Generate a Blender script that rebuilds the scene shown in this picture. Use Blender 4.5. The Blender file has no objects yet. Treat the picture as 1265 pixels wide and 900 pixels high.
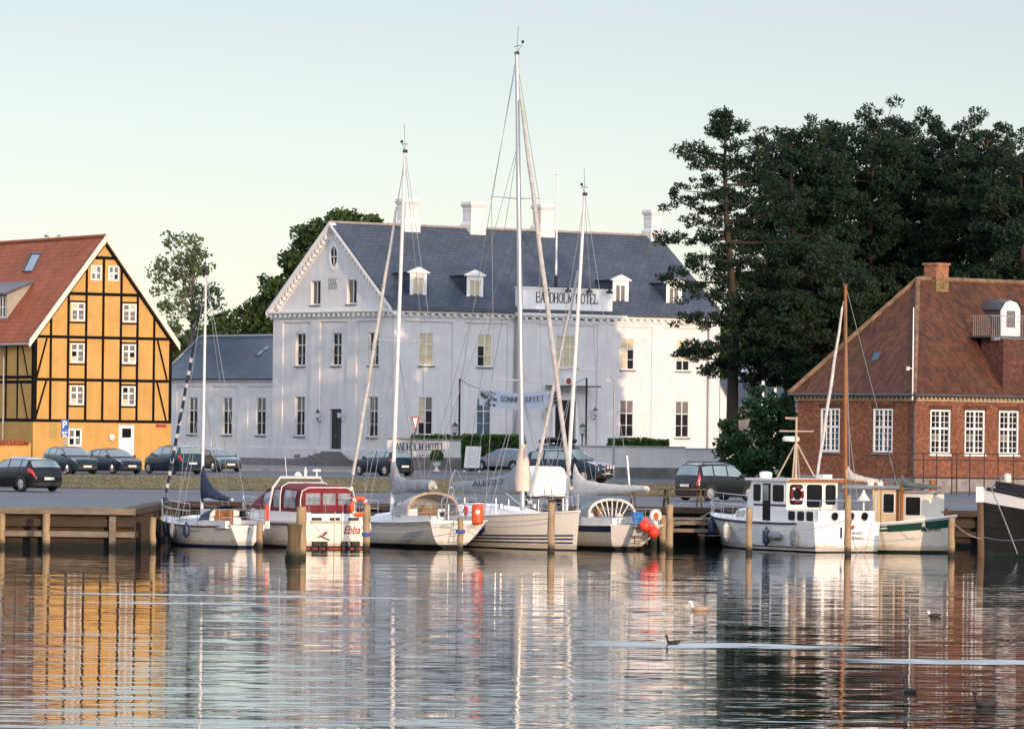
import bpy, bmesh, math, random
import numpy as np
from mathutils import Vector, Matrix

random.seed(7)
rng = np.random.default_rng(11)
SC = bpy.context.scene
COL = SC.collection
PI = math.pi

# ------------------------------------------------------------------ camera, sky, sun, exposure
CAM_H, FPX, HORIZON, ROLL = 4.3, 6000.0, 530.0, 0.012
cr, sr = math.cos(ROLL), math.sin(ROLL)
cam_data = bpy.data.cameras.new("camera")
cam = bpy.data.objects.new("camera", cam_data)
COL.objects.link(cam)
cam_data.sensor_width = 36.0
cam_data.lens = 36.0 * FPX / 1265.0
cam_data.shift_y = (HORIZON - 450.0) / 1265.0
cam_data.clip_start = 1.0
cam_data.clip_end = 20000.0
cam.matrix_world = Matrix(((cr, -sr, 0, 0), (0, 0, -1, 0), (sr, cr, 0, CAM_H), (0, 0, 0, 1)))
SC.camera = cam

SUN_AZ = math.radians(26.0)      # to the right of the direction back towards the camera
SUN_EL = math.radians(8.5)
sun_dir = Vector((math.sin(SUN_AZ) * math.cos(SUN_EL), -math.cos(SUN_AZ) * math.cos(SUN_EL), math.sin(SUN_EL)))

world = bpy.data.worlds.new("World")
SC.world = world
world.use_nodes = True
nt = world.node_tree
nt.nodes.clear()
sky = nt.nodes.new('ShaderNodeTexSky')
sky.sky_type = 'NISHITA'
sky.sun_disc = False
sky.sun_elevation = SUN_EL
sky.sun_rotation = math.atan2(sun_dir.x, sun_dir.y)
sky.altitude = 0.0
sky.air_density = 0.72
sky.dust_density = 0.18
sky.ozone_density = 0.8
bg = nt.nodes.new('ShaderNodeBackground')
bg.inputs['Strength'].default_value = 0.071
wo = nt.nodes.new('ShaderNodeOutputWorld')
# sky colour softened; added gain above the view brightens the shade as fill light
hs = nt.nodes.new('ShaderNodeHueSaturation'); hs.inputs['Saturation'].default_value = 0.62
nt.links.new(sky.outputs[0], hs.inputs['Color'])
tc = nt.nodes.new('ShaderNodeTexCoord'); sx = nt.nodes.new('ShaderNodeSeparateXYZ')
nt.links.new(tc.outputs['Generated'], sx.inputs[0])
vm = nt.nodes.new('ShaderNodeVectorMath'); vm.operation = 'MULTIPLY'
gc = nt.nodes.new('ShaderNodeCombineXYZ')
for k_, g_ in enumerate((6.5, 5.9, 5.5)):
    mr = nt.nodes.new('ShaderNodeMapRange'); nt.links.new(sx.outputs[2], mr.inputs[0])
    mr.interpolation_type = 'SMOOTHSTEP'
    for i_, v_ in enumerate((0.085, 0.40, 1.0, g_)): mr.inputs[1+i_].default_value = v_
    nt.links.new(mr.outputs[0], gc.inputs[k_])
tn = nt.nodes.new('ShaderNodeVectorMath'); tn.operation = 'MULTIPLY'; tn.inputs[1].default_value = (1.025, 0.99, 1.01)
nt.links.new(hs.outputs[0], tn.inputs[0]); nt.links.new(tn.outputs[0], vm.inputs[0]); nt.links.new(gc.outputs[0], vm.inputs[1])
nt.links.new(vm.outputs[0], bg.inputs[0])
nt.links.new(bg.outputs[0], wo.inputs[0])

sun_data = bpy.data.lights.new("sun", 'SUN')
sun_data.energy = 2.0
sun_data.angle = math.radians(0.5)
sun_data.color = (1.0, 0.70, 0.46)
sun = bpy.data.objects.new("sun", sun_data)
COL.objects.link(sun)
sun.rotation_euler = (-sun_dir).to_track_quat('-Z', 'Y').to_euler()
sun.location = (60, -90, 60)

SC.view_settings.view_transform = 'Standard'
SC.view_settings.look = 'None'
SC.view_settings.exposure = 0.88
SC.view_settings.gamma = 1.0
SC.view_settings.use_curve_mapping = False
SC.cycles.max_bounces = 8
SC.cycles.sample_clamp_indirect = 8.0

# ------------------------------------------------------------------ survey helpers (photo measurements -> metres)
def ray(px, py):
    dx, dy = px - 632.5, HORIZON - py
    return Vector(((dx * cr - dy * sr) / FPX, 1.0, (dx * sr + dy * cr) / FPX))
CAMP = Vector((0, 0, CAM_H))
def at(px, py, Y):
    return CAMP + ray(px, py) * Y
def on_level(px, py, z):
    r = ray(px, py)
    return CAMP + r * ((z - CAM_H) / r.z)
ZQ = 1.35
def zg(Y):
    return ZQ if Y < 255 else (1.6 if Y > 335 else ZQ + 0.25 * (Y - 255) / 80.0)
def on_ground(px, py):
    z = ZQ
    for _ in range(6):
        p = on_level(px, py, z); z = zg(p.y)
    return Vector((p.x, p.y, zg(p.y)))

class Frame:
    """upright local frame: origin on the ground, x along direction psi, y to its left, z up"""
    def __init__(s, origin, psi):
        s.o = Vector(origin); s.psi = psi
        s.u = Vector((math.cos(psi), math.sin(psi), 0)); s.v = Vector((-math.sin(psi), math.cos(psi), 0))
    def _hit(s, px, py, p0, n):
        r = ray(px, py)
        t = (p0 - CAMP).dot(n) / r.dot(n)
        return CAMP + r * t - s.o
    def y0(s, px, py, d=0.0):            # wall plane y=d : (x, z)
        q = s._hit(px, py, s.o + s.v * d, s.v)
        return q.dot(s.u), q.z
    def x0(s, px, py, d=0.0):            # wall plane x=d : (y, z)
        q = s._hit(px, py, s.o + s.u * d, s.u)
        return q.dot(s.v), q.z
    def local(s, w):
        q = Vector(w) - s.o
        return Vector((q.dot(s.u), q.dot(s.v), q.z))
    def world(s, p):
        return s.o + s.u * p[0] + s.v * p[1] + Vector((0, 0, p[2]))

# ------------------------------------------------------------------ object helpers
def tag(o, label=None, cat=None, group=None, kind=None):
    if label: o['label'] = label
    if cat: o['category'] = cat
    if group: o['group'] = group
    if kind: o['kind'] = kind
    return o
def thing(name, label, cat, loc=(0, 0, 0), rz=0.0, group=None):
    o = bpy.data.objects.new(name, None)
    COL.objects.link(o)
    o.empty_display_size = 0.3
    o.location = loc
    o.rotation_euler = (0, 0, rz)
    return tag(o, label, cat, group)
def link_mesh(name, me, parent=None):
    o = bpy.data.objects.new(name, me)
    COL.objects.link(o)
    if parent is not None: o.parent = parent
    return o
def copy_tree(o, parent=None):
    c = o.copy(); COL.objects.link(c)
    if parent is not None: c.parent = parent
    for ch in list(o.children): copy_tree(ch, c)
    return c

class MB:
    def __init__(s):
        s.v = []; s.f = []; s.mi = []
    def add(s, vs, fs, m=0):
        b = len(s.v)
        s.v += [tuple(p) for p in vs]
        for f in fs:
            s.f.append([b + i for i in f]); s.mi.append(m)
        return s
    def quad(s, a, b, c, d, m=0): return s.add([a, b, c, d], [[0, 1, 2, 3]], m)
    def poly(s, pts, m=0): return s.add(pts, [list(range(len(pts)))], m)
    def box(s, x0, x1, y0, y1, z0, z1, m=0):
        p = [(x0,y0,z0),(x1,y0,z0),(x1,y1,z0),(x0,y1,z0),(x0,y0,z1),(x1,y0,z1),(x1,y1,z1),(x0,y1,z1)]
        return s.add(p, [[3,2,1,0],[4,5,6,7],[0,1,5,4],[1,2,6,5],[2,3,7,6],[3,0,4,7]], m)
    def mbox(s, mp, s0, s1, z0, z1, d0, d1, m=0):
        """box in wall coordinates, d0 outer, d1 inner"""
        p = [mp(a, z, d) for d in (d0, d1) for (a, z) in ((s0,z0),(s1,z0),(s1,z1),(s0,z1))]
        return s.add(p, [[0,1,2,3],[7,6,5,4],[0,4,5,1],[1,5,6,2],[2,6,7,3],[3,7,4,0]], m)
    def mpoly(s, mp, pts, d0, d1, m=0):
        """prism of a wall-plane outline"""
        n = len(pts)
        p = [mp(a, z, d0) for a, z in pts] + [mp(a, z, d1) for a, z in pts]
        fs = [list(range(n)), list(range(2*n-1, n-1, -1))] + [[i, n+i, n+(i+1) % n, (i+1) % n] for i in range(n)]
        return s.add(p, fs, m)
    def mbar(s, mp, a, b, w, d0, d1, m=0):
        ax, az = a; bx, bz = b
        L = math.hypot(bx-ax, bz-az); nx, nz = -(bz-az)/L*w/2, (bx-ax)/L*w/2
        return s.mpoly(mp, [(ax+nx, az+nz), (ax-nx, az-nz), (bx-nx, bz-nz), (bx+nx, bz+nz)], d0, d1, m)
    def ring_tube(s, pts, rad, n=8, m=0, caps=True, flat=1.0):
        pts = [Vector(p) for p in pts]
        if not hasattr(rad, '__len__'): rad = [rad] * len(pts)
        vs = []; ref = None
        for i, p in enumerate(pts):
            t = (pts[min(i+1, len(pts)-1)] - pts[max(i-1, 0)])
            t = t.normalized() if t.length > 1e-9 else Vector((0, 0, 1))
            if ref is None:
                ref = Vector((0, 0, 1)) if abs(t.z) < 0.9 else Vector((1, 0, 0))
            a = t.cross(ref)
            if a.length < 1e-5: a = t.cross(Vector((0.3, 1, 0.2)))
            a.normalize(); b = a.cross(t).normalized()
            ref = b
            for k in range(n):
                an = 2*PI*k/n
                vs.append(p + (a*math.cos(an)*flat + b*math.sin(an)) * rad[i])
        fs = []
        for i in range(len(pts)-1):
            for k in range(n):
                k2 = (k+1) % n
                fs.append([i*n+k, i*n+k2, (i+1)*n+k2, (i+1)*n+k])
        if caps:
            fs.append(list(range(n))[::-1]); fs.append([(len(pts)-1)*n+k for k in range(n)])
        return s.add(vs, fs, m)
    def tube(s, a, b, r0, r1=None, n=8, m=0):
        return s.ring_tube([a, b], [r0, r0 if r1 is None else r1], n, m)
    def lathe(s, prof, c=(0, 0, 0), n=16, m=0, axis='z'):
        vs = []; fs = []
        for (r, z) in prof:
            for k in range(n):
                a = 2*PI*k/n
                x, y = r*math.cos(a), r*math.sin(a)
                q = (x, y, z) if axis == 'z' else ((x, z, y) if axis == 'y' else (z, x, y))
                vs.append((c[0]+q[0], c[1]+q[1], c[2]+q[2]))
        for i in range(len(prof)-1):
            for k in range(n):
                k2 = (k+1) % n
                fs.append([i*n+k, i*n+k2, (i+1)*n+k2, (i+1)*n+k])
        fs.append(list(range(n))[::-1]); fs.append([(len(prof)-1)*n+k for k in range(n)])
        return s.add(vs, fs, m)
    def ball(s, c, r, n=14, m=0, sz=(1, 1, 1)):
        vs = []; fs = []
        h = n//2
        for i in range(1, h):
            th = PI*i/h
            for k in range(n):
                a = 2*PI*k/n
                vs.append((c[0]+r*sz[0]*math.sin(th)*math.cos(a), c[1]+r*sz[1]*math.sin(th)*math.sin(a), c[2]+r*sz[2]*math.cos(th)))
        for i in range(h-2):
            for k in range(n):
                k2 = (k+1) % n
                fs.append([i*n+k, (i+1)*n+k, (i+1)*n+k2, i*n+k2])
        t = len(vs); vs.append((c[0], c[1], c[2]+r*sz[2])); vs.append((c[0], c[1], c[2]-r*sz[2]))
        for k in range(n):
            k2 = (k+1) % n
            fs.append([t, k, k2]); fs.append([t+1, (h-2)*n+k2, (h-2)*n+k])
        return s.add(vs, fs, m)
    def torus(s, c, R, r, ax=(0, 0, 1), n=20, k=8, m=0, a0=0, a1=2*PI):
        ax = Vector(ax).normalized()
        e = ax.orthogonal().normalized(); g = ax.cross(e)
        if abs(ax.z) < 0.9:
            g = Vector((0, 0, 1)); e = g.cross(ax).normalized(); g = ax.cross(e)
        full = abs(a1-a0-2*PI) < 1e-6
        pts = [Vector(c) + (e*math.cos(a0+(a1-a0)*i/n) + g*math.sin(a0+(a1-a0)*i/n))*R for i in range(n+1)]
        return s.ring_tube(pts, r, k, m, caps=not full)
    def grid(s, rows, m=0, closed=False):
        """rows of points of equal length"""
        w = len(rows[0]); vs = [p for r in rows for p in r]; fs = []
        for i in range(len(rows)-1):
            for j in range(w if closed else w-1):
                j2 = (j+1) % w
                fs.append([i*w+j, i*w+j2, (i+1)*w+j2, (i+1)*w+j])
        return s.add(vs, fs, m)
    def wall(s, mp, zs, xl, xr, ops, depth, m=0, mr=None):
        """flat wall between xl(z) and xr(z) with rectangular openings (s0,s1,z0,z1) and their reveals"""
        cuts = sorted(set(list(zs) + [z for o in ops for z in o[2:4]]))
        for z0, z1 in zip(cuts[:-1], cuts[1:]):
            zm = (z0+z1)/2
            row = sorted([o for o in ops if o[2] < zm < o[3]])
            a0, a1 = xl(z0), xl(z1)
            for o in row:
                s.poly([mp(a0, z0, 0), mp(o[0], z0, 0), mp(o[0], z1, 0), mp(a1, z1, 0)], m)
                a0 = a1 = o[1]
            pts = [mp(a0, z0, 0), mp(xr(z0), z0, 0), mp(xr(z1), z1, 0), mp(a1, z1, 0)]
            if abs(xr(z1)-a1) < 1e-6: pts = pts[:3]
            s.poly(pts, m)
        mr = m if mr is None else mr
        for (s0, s1, z0, z1) in ops:
            s.quad(mp(s0,z0,0), mp(s0,z0,depth), mp(s0,z1,depth), mp(s0,z1,0), mr)
            s.quad(mp(s1,z0,depth), mp(s1,z0,0), mp(s1,z1,0), mp(s1,z1,depth), mr)
            s.quad(mp(s0,z1,0), mp(s0,z1,depth), mp(s1,z1,depth), mp(s1,z1,0), mr)
            s.quad(mp(s0,z0,depth), mp(s0,z0,0), mp(s1,z0,0), mp(s1,z0,depth), mr)
        return s
    def build(s, name, mats, parent=None, smooth=None, recalc=True, loc=None):
        me = bpy.data.meshes.new(name)
        me.from_pydata(s.v, [], s.f)
        if not isinstance(mats, (list, tuple)): mats = [mats]
        for m in mats: me.materials.append(m)
        me.polygons.foreach_set('material_index', s.mi)
        if recalc:
            bm = bmesh.new(); bm.from_mesh(me)
            bmesh.ops.recalc_face_normals(bm, faces=bm.faces)
            bm.to_mesh(me); bm.free()
        # UVs in metres: u horizontal in the face, v up the face
        uv = me.uv_layers.new(name='metres').data
        vv = me.vertices
        for p in me.polygons:
            n = p.normal
            if abs(n.z) > 0.97: ux, vx = Vector((1, 0, 0)), Vector((0, 1, 0))
            else:
                ux = Vector((-n.y, n.x, 0)).normalized(); vx = n.cross(ux)
            for li in p.loop_indices:
                co = vv[me.loops[li].vertex_index].co
                uv[li].uv = (co.dot(ux), co.dot(vx))
        if smooth is not None:
            me.polygons.foreach_set('use_smooth', [True]*len(me.polygons))
            me.set_sharp_from_angle(angle=math.radians(smooth))
        me.update()
        o = link_mesh(name, me, parent)
        if loc is not None: o.location = loc
        return o

def bez(a, sag, b, n=10):
    a, b = Vector(a), Vector(b)
    return [a.lerp(b, i/n) + Vector((0, 0, -sag*4*(i/n)*(1-i/n))) for i in range(n+1)]

# ------------------------------------------------------------------ materials
def srgb(r, g, b):
    f = lambda c: (c/255/12.92) if c/255 <= 0.04045 else ((c/255+0.055)/1.055)**2.4
    return (f(r), f(g), f(b))
class N:
    """tiny node-graph helper"""
    def __init__(s, name):
        s.m = bpy.data.materials.new(name); s.m.use_nodes = True
        s.t = s.m.node_tree; s.t.nodes.clear()
        s.out = s.n('ShaderNodeOutputMaterial')
    def n(s, typ, **kw):
        nd = s.t.nodes.new(typ)
        for k, v in kw.items(): setattr(nd, k, v)
        return nd
    def set(s, nd, **kw):
        for k, v in kw.items():
            k = k.replace('_', ' ')
            s.put(nd.inputs[k], v)
        return nd
    def put(s, sock, v):
        if isinstance(v, bpy.types.NodeSocket): s.t.links.new(v, sock)
        elif hasattr(v, '__len__') and len(v) == 3 and sock.type == 'RGBA': sock.default_value = (*v, 1)
        else: sock.default_value = v
    def noise(s, vec, scale, detail=3, rough=0.55):
        nd = s.n('ShaderNodeTexNoise'); s.put(nd.inputs['Scale'], scale); nd.inputs['Detail'].default_value = detail
        nd.inputs['Roughness'].default_value = rough
        if vec is not None: s.put(nd.inputs['Vector'], vec)
        return nd.outputs['Fac']
    def mapped(s, src, scale=(1, 1, 1), loc=(0, 0, 0)):
        mp = s.n('ShaderNodeMapping'); s.put(mp.inputs['Vector'], src)
        mp.inputs['Scale'].default_value = scale; mp.inputs['Location'].default_value = loc
        return mp.outputs[0]
    def ramp(s, fac, stops, interp='LINEAR'):
        r = s.n('ShaderNodeValToRGB'); s.put(r.inputs[0], fac); r.color_ramp.interpolation = interp
        e = r.color_ramp.elements
        while len(e) < len(stops): e.new(0.5)
        for i, (p, c) in enumerate(stops):
            e[i].position = p
            e[i].color = (*c, 1) if hasattr(c, '__len__') else (c, c, c, 1)
        return r.outputs[0]
    def math(s, op, a, b=0.0, c=None):
        nd = s.n('ShaderNodeMath', operation=op)
        s.put(nd.inputs[0], a); s.put(nd.inputs[1], b)
        if c is not None: s.put(nd.inputs[2], c)
        return nd.outputs[0]
    def mix(s, fac, a, b, mode='MIX'):
        nd = s.n('ShaderNodeMix', data_type='RGBA', blend_type=mode)
        s.put(nd.inputs[0], fac); s.put(nd.inputs[6], a); s.put(nd.inputs[7], b)
        return nd.outputs[2]
    def bump(s, h, dist=0.01, strength=1.0):
        b = s.n('ShaderNodeBump'); s.put(b.inputs['Height'], h); b.inputs['Distance'].default_value = dist
        b.inputs['Strength'].default_value = strength
        return b.outputs[0]
    def obj(s): return s.n('ShaderNodeTexCoord').outputs['Object']
    def uv(s): return s.n('ShaderNodeUVMap').outputs[0]
    def bsdf(s, col, rough=0.5, metal=0.0, normal=None, coat=0.0, spec=0.5):
        b = s.n('ShaderNodeBsdfPrincipled')
        s.put(b.inputs['Base Color'], col); s.put(b.inputs['Roughness'], rough); s.put(b.inputs['Metallic'], metal)
        b.inputs['Coat Weight'].default_value = coat; b.inputs['Coat Roughness'].default_value = 0.05
        b.inputs['Specular IOR Level'].default_value = spec
        if normal is not None: s.put(b.inputs['Normal'], normal)
        return b.outputs[0]
    def done(s, shader):
        s.t.links.new(shader, s.out.inputs[0]); return s.m

def mk(name, col, rough=0.5, var=0.12, scale=2.0, metal=0.0, coat=0.0, bumpd=0.0, spec=0.5, stretch=(1, 1, 1)):
    """plain painted / woven / bare surface with mottling and wear"""
    g = N(name)
    v = g.mapped(g.obj(), stretch)
    f = g.noise(v, scale, 4)
    dark = tuple(c*(1-var) for c in col); lite = tuple(min(1, c*(1+var*0.8)) for c in col)
    c = g.ramp(f, [(0.3, dark), (0.7, lite)])
    f2 = g.noise(v, scale*9, 2)
    r = g.math('MULTIPLY_ADD', f2, 0.2, rough-0.1)
    nrm = g.bump(f2, bumpd) if bumpd else None
    return g.done(g.bsdf(c, r, metal, nrm, coat, spec))

def brick_mat(name, c1, c2, mortar, bw=0.24, bh=0.075, grime=0.25):
    g = N(name); u = g.uv()
    b = g.n('ShaderNodeTexBrick')
    g.put(b.inputs['Vector'], u); g.put(b.inputs['Color1'], c1); g.put(b.inputs['Color2'], c2); g.put(b.inputs['Mortar'], mortar)
    b.inputs['Scale'].default_value = 1.0; b.inputs['Mortar Size'].default_value = 0.008
    b.inputs['Brick Width'].default_value = bw; b.inputs['Row Height'].default_value = bh
    big = g.ramp(g.noise(u, 0.5, 4), [(0.35, 1-grime), (0.65, 1.05)])
    cell = g.ramp(g.noise(u, 4.5, 2), [(0.3, 0.62), (0.7, 1.25)])
    c = g.mix(1.0, g.mix(1.0, b.outputs[0], big, 'MULTIPLY'), cell, 'MULTIPLY')
    return g.done(g.bsdf(c, 0.85, 0, g.bump(b.outputs['Fac'], -0.01), spec=0.2))

def tile_mat(name, base, alt, moss=None, rowh=0.33, colw=0.22, depth=0.03, rough=0.75):
    """pantile roof: rounded columns, lapped rows"""
    g = N(name); u = g.uv()
    sx = g.n('ShaderNodeSeparateXYZ'); g.put(sx.inputs[0], u)
    fx = g.math('FRACT', g.math('DIVIDE', sx.outputs[0], colw)); fy = g.math('FRACT', g.math('DIVIDE', sx.outputs[1], rowh))
    hx = g.math('SINE', g.math('MULTIPLY', fx, 2*PI))
    h = g.math('ADD', g.math('MULTIPLY', hx, 0.5), g.math('MULTIPLY', fy, -0.7))
    fl = g.n('ShaderNodeCombineXYZ')
    g.put(fl.inputs[0], g.math('FLOOR', g.math('DIVIDE', sx.outputs[0], colw))); g.put(fl.inputs[1], g.math('FLOOR', g.math('DIVIDE', sx.outputs[1], rowh)))
    wn = g.n('ShaderNodeTexWhiteNoise'); g.put(wn.inputs['Vector'], fl.outputs[0])
    c = g.mix(wn.outputs['Value'], base, alt)
    c = g.mix(1.0, c, g.ramp(g.noise(u, 0.35, 4), [(0.3, 0.72), (0.7, 1.12)]), 'MULTIPLY')
    c = g.mix(1.0, c, g.ramp(fx, [(0.0, 0.30), (0.25, 1.05), (0.8, 1.0), (1.0, 0.30)]), 'MULTIPLY')
    c = g.mix(1.0, c, g.ramp(fy, [(0.0, 0.78), (0.14, 1.0), (1.0, 1.0)]), 'MULTIPLY')
    if moss:
        c = g.mix(g.ramp(g.noise(u, 1.1, 6, 0.7), [(0.55, 0.0), (0.72, 0.75)]), c, moss)
    return g.done(g.bsdf(c, rough, 0, g.bump(h, depth), spec=0.3))

def slate_mat(name, c1, c2, gap):
    g = N(name); u = g.uv()
    b = g.n('ShaderNodeTexBrick')
    g.put(b.inputs['Vector'], u); g.put(b.inputs['Color1'], c1); g.put(b.inputs['Color2'], c2); g.put(b.inputs['Mortar'], gap)
    b.inputs['Scale'].default_value = 1.0; b.inputs['Mortar Size'].default_value = 0.022
    b.inputs['Brick Width'].default_value = 0.6; b.inputs['Row Height'].default_value = 0.36
    c = g.mix(1.0, b.outputs[0], g.ramp(g.noise(u, 0.6, 5), [(0.3, 0.7), (0.7, 1.2)]), 'MULTIPLY')
    return g.done(g.bsdf(c, 0.5, 0, g.bump(b.outputs['Fac'], -0.012), spec=0.5))

def wood_mat(name, c1, c2, scale=(6, 6, 0.7), rough=0.8, algae=None):
    g = N(name); o = g.obj(); v = g.mapped(o, scale)
    f = g.noise(v, 2.0, 6, 0.65)
    c = g.ramp(f, [(0.25, c1), (0.75, c2)])
    c = g.mix(1.0, c, g.ramp(g.noise(o, 1.3, 3), [(0.3, 0.75), (0.7, 1.15)]), 'MULTIPLY')
    if algae:
        s = g.n('ShaderNodeSeparateXYZ'); g.put(s.inputs[0], g.n('ShaderNodeNewGeometry').outputs['Position'])
        w = g.math('ADD', s.outputs[2], g.math('MULTIPLY', g.noise(o, 3.0, 3), 0.25))
        c = g.mix(g.ramp(w, [(0.25, 1.0), (0.45, 0.0)]), c, algae)
    return g.done(g.bsdf(c, rough, 0, g.bump(f, 0.01), spec=0.25))

def leaf_mat(name, cols, trans=0.35, scale=0.5):
    g = N(name)
    rnd = g.n('ShaderNodeNewGeometry').outputs['Random Per Island']
    f = g.math('ADD', g.math('MULTIPLY', rnd, 0.32), g.math('MULTIPLY', g.noise(g.obj(), scale, 4), 0.85))
    c = g.ramp(f, [(0.25, cols[0]), (0.55, cols[1]), (0.85, cols[2])])
    d = g.bsdf(c, 0.6, 0, spec=0.12)
    t = g.n('ShaderNodeBsdfTranslucent'); g.put(t.inputs[0], c)
    m = g.n('ShaderNodeMixShader'); m.inputs[0].default_value = trans
    g.t.links.new(d, m.inputs[1]); g.t.links.new(t.outputs[0], m.inputs[2])
    return g.done(m.outputs[0])

def render_mat(name, col, var=0.06, rough=0.85):
    """lime-washed masonry: faint courses, blotches, weathering streaks"""
    g = N(name); u = g.uv()
    b = g.n('ShaderNodeTexBrick'); g.put(b.inputs['Vector'], u)
    b.inputs['Scale'].default_value = 1.0; b.inputs['Brick Width'].default_value = 0.24; b.inputs['Row Height'].default_value = 0.08
    b.inputs['Mortar Size'].default_value = 0.006
    f = g.noise(u, 0.7, 5); st = g.noise(g.mapped(u, (3.0, 0.25, 1)), 1.0, 4)
    c = g.ramp(f, [(0.3, tuple(x*(1-var*1.6) for x in col)), (0.7, col)])
    c = g.mix(1.0, c, g.ramp(st, [(0.3, 1-var), (0.6, 1.0)]), 'MULTIPLY')
    c = g.mix(1.0, c, g.ramp(b.outputs['Fac'], [(0.0, 1.0), (1.0, 0.9)]), 'MULTIPLY')
    return g.done(g.bsdf(c, rough, 0, g.bump(g.math('ADD', b.outputs['Fac'], g.math('MULTIPLY', g.noise(u, 6, 3), -0.7)), -0.008), spec=0.2))

def hull_mat(name, col, rough=0.28):
    """gelcoat: slight unevenness, runs below the deck edge, yellow-brown scum just above the waterline"""
    g = N(name); o = g.obj()
    s = g.n('ShaderNodeSeparateXYZ'); g.put(s.inputs[0], g.n('ShaderNodeNewGeometry').outputs['Position'])
    run = g.noise(g.mapped(o, (5, 5, 0.6)), 1.0, 4)
    c = g.mix(g.ramp(run, [(0.5, 0.0), (0.75, 0.22)]), col, tuple(x*0.62 for x in col))
    h = g.math('ADD', s.outputs[2], g.math('MULTIPLY', g.noise(g.mapped(o, (1.2, 1.2, 3)), 2.0, 4), -0.35))
    c = g.mix(g.ramp(h, [(-0.05, 0.55), (0.12, 0.0)]), c, (0.30, 0.22, 0.11))
    return g.done(g.bsdf(c, g.math('MULTIPLY_ADD', run, 0.25, rough-0.1), 0, coat=0.25))
M = {}
M['white_wall'] = render_mat('white_wall', (0.81, 0.80, 0.78), 0.09)
M['white_trim'] = mk('white_trim', (0.80, 0.79, 0.76), 0.55, 0.05)
M['grey_wall'] = render_mat('grey_wall', (0.62, 0.63, 0.64))
M['stone'] = mk('stone', (0.17, 0.165, 0.16), 0.85, 0.35, 1.5, bumpd=0.02)
M['granite'] = mk('granite', (0.22, 0.20, 0.185), 0.8, 0.3, 2.5, bumpd=0.01)
M['slate'] = slate_mat('slate', (0.040, 0.058, 0.084), (0.055, 0.075, 0.104), (0.016, 0.021, 0.03))
M['slate_blue'] = slate_mat('slate_blue', (0.032, 0.060, 0.094), (0.044, 0.076, 0.115), (0.012, 0.02, 0.03))
M['yellow_wall'] = render_mat('yellow_wall', (0.65, 0.38, 0.12), 0.12)
M['timber'] = mk('timber', (0.008, 0.007, 0.007), 0.85, 0.4, 3, spec=0.08)
M['red_tile'] = tile_mat('red_tile', (0.45, 0.125, 0.05), (0.34, 0.092, 0.038))
M['old_tile'] = tile_mat('old_tile', (0.15, 0.056, 0.028), (0.07, 0.030, 0.019), (0.11, 0.075, 0.025))
M['ridge_tile'] = mk('ridge_tile', (0.18, 0.112, 0.065), 0.85, 0.5, 2.5)
M['brick'] = brick_mat('brick', (0.30, 0.105, 0.048), (0.19, 0.062, 0.032), (0.24, 0.17, 0.13))
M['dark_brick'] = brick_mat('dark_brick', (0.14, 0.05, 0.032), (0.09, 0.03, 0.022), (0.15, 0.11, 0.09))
M['frame_white'] = mk('frame_white', (0.78, 0.77, 0.74), 0.4, 0.04)
M['glass'] = mk('glass', (0.012, 0.013, 0.016), 0.14, 0.5, 0.8, spec=0.2)
M['ridge_grey'] = mk('ridge_grey', (0.30, 0.26, 0.22), 0.85, 0.3, 2.5)
M['glass_blue'] = mk('glass_blue', (0.03, 0.08, 0.13), 0.08, 0.3, 1.0)
M['blind'] = mk('blind', (0.55, 0.47, 0.30), 0.6, 0.12, 1.5, coat=0.25)
M['curtain'] = mk('curtain', (0.14, 0.13, 0.12), 0.6, 0.35, 5, coat=0.25, stretch=(4, 4, 0.4))
M['black'] = mk('black', (0.012, 0.012, 0.013), 0.5, 0.3)
M['iron'] = mk('iron', (0.02, 0.018, 0.018), 0.55, 0.3)
M['rust_iron'] = mk('rust_iron', (0.05, 0.025, 0.02), 0.7, 0.4, 4)
M['lead'] = mk('lead', (0.06, 0.065, 0.07), 0.5, 0.2)
M['zinc'] = mk('zinc', (0.30, 0.31, 0.32), 0.45, 0.15, metal=0.3)
M['steel'] = mk('steel', (0.55, 0.56, 0.57), 0.25, 0.08, metal=0.9)
M['alu'] = mk('alu', (0.50, 0.51, 0.52), 0.38, 0.1, 1.0, metal=0.55)
M['alu_white'] = mk('alu_white', (0.72, 0.71, 0.69), 0.4, 0.08)
M['wire'] = mk('wire', (0.32, 0.32, 0.32), 0.4, 0.1, metal=0.5)
M['gel_white'] = hull_mat('gel_white', (0.80, 0.79, 0.765))
M['gel_cream'] = hull_mat('gel_cream', (0.76, 0.70, 0.59))
M['gel_grey'] = hull_mat('gel_grey', (0.68, 0.665, 0.63))
M['deck'] = mk('deck', (0.50, 0.55, 0.58), 0.6, 0.1, 3)
M['teak'] = wood_mat('teak', (0.16, 0.085, 0.04), (0.27, 0.15, 0.075))
M['varnish'] = wood_mat('varnish', (0.22, 0.075, 0.02), (0.36, 0.14, 0.04), rough=0.3)
M['navy'] = mk('navy', (0.012, 0.022, 0.06), 0.7, 0.3, 4)
M['navy_paint'] = mk('navy_paint', (0.012, 0.03, 0.085), 0.35, 0.2)
M['antifoul'] = mk('antifoul', (0.012, 0.014, 0.018), 0.8, 0.4, 4)
M['antifoul_red'] = mk('antifoul_red', (0.42, 0.03, 0.02), 0.6, 0.4, 5)
M['antifoul_green'] = mk('antifoul_green', (0.015, 0.03, 0.022), 0.7, 0.4, 4)
M['green_paint'] = mk('green_paint', (0.012, 0.06, 0.04), 0.35, 0.2)
M['cover_grey'] = mk('cover_grey', (0.33, 0.35, 0.37), 0.85, 0.2, 2.5, bumpd=0.08, stretch=(0.5, 1, 1.4))
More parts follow.
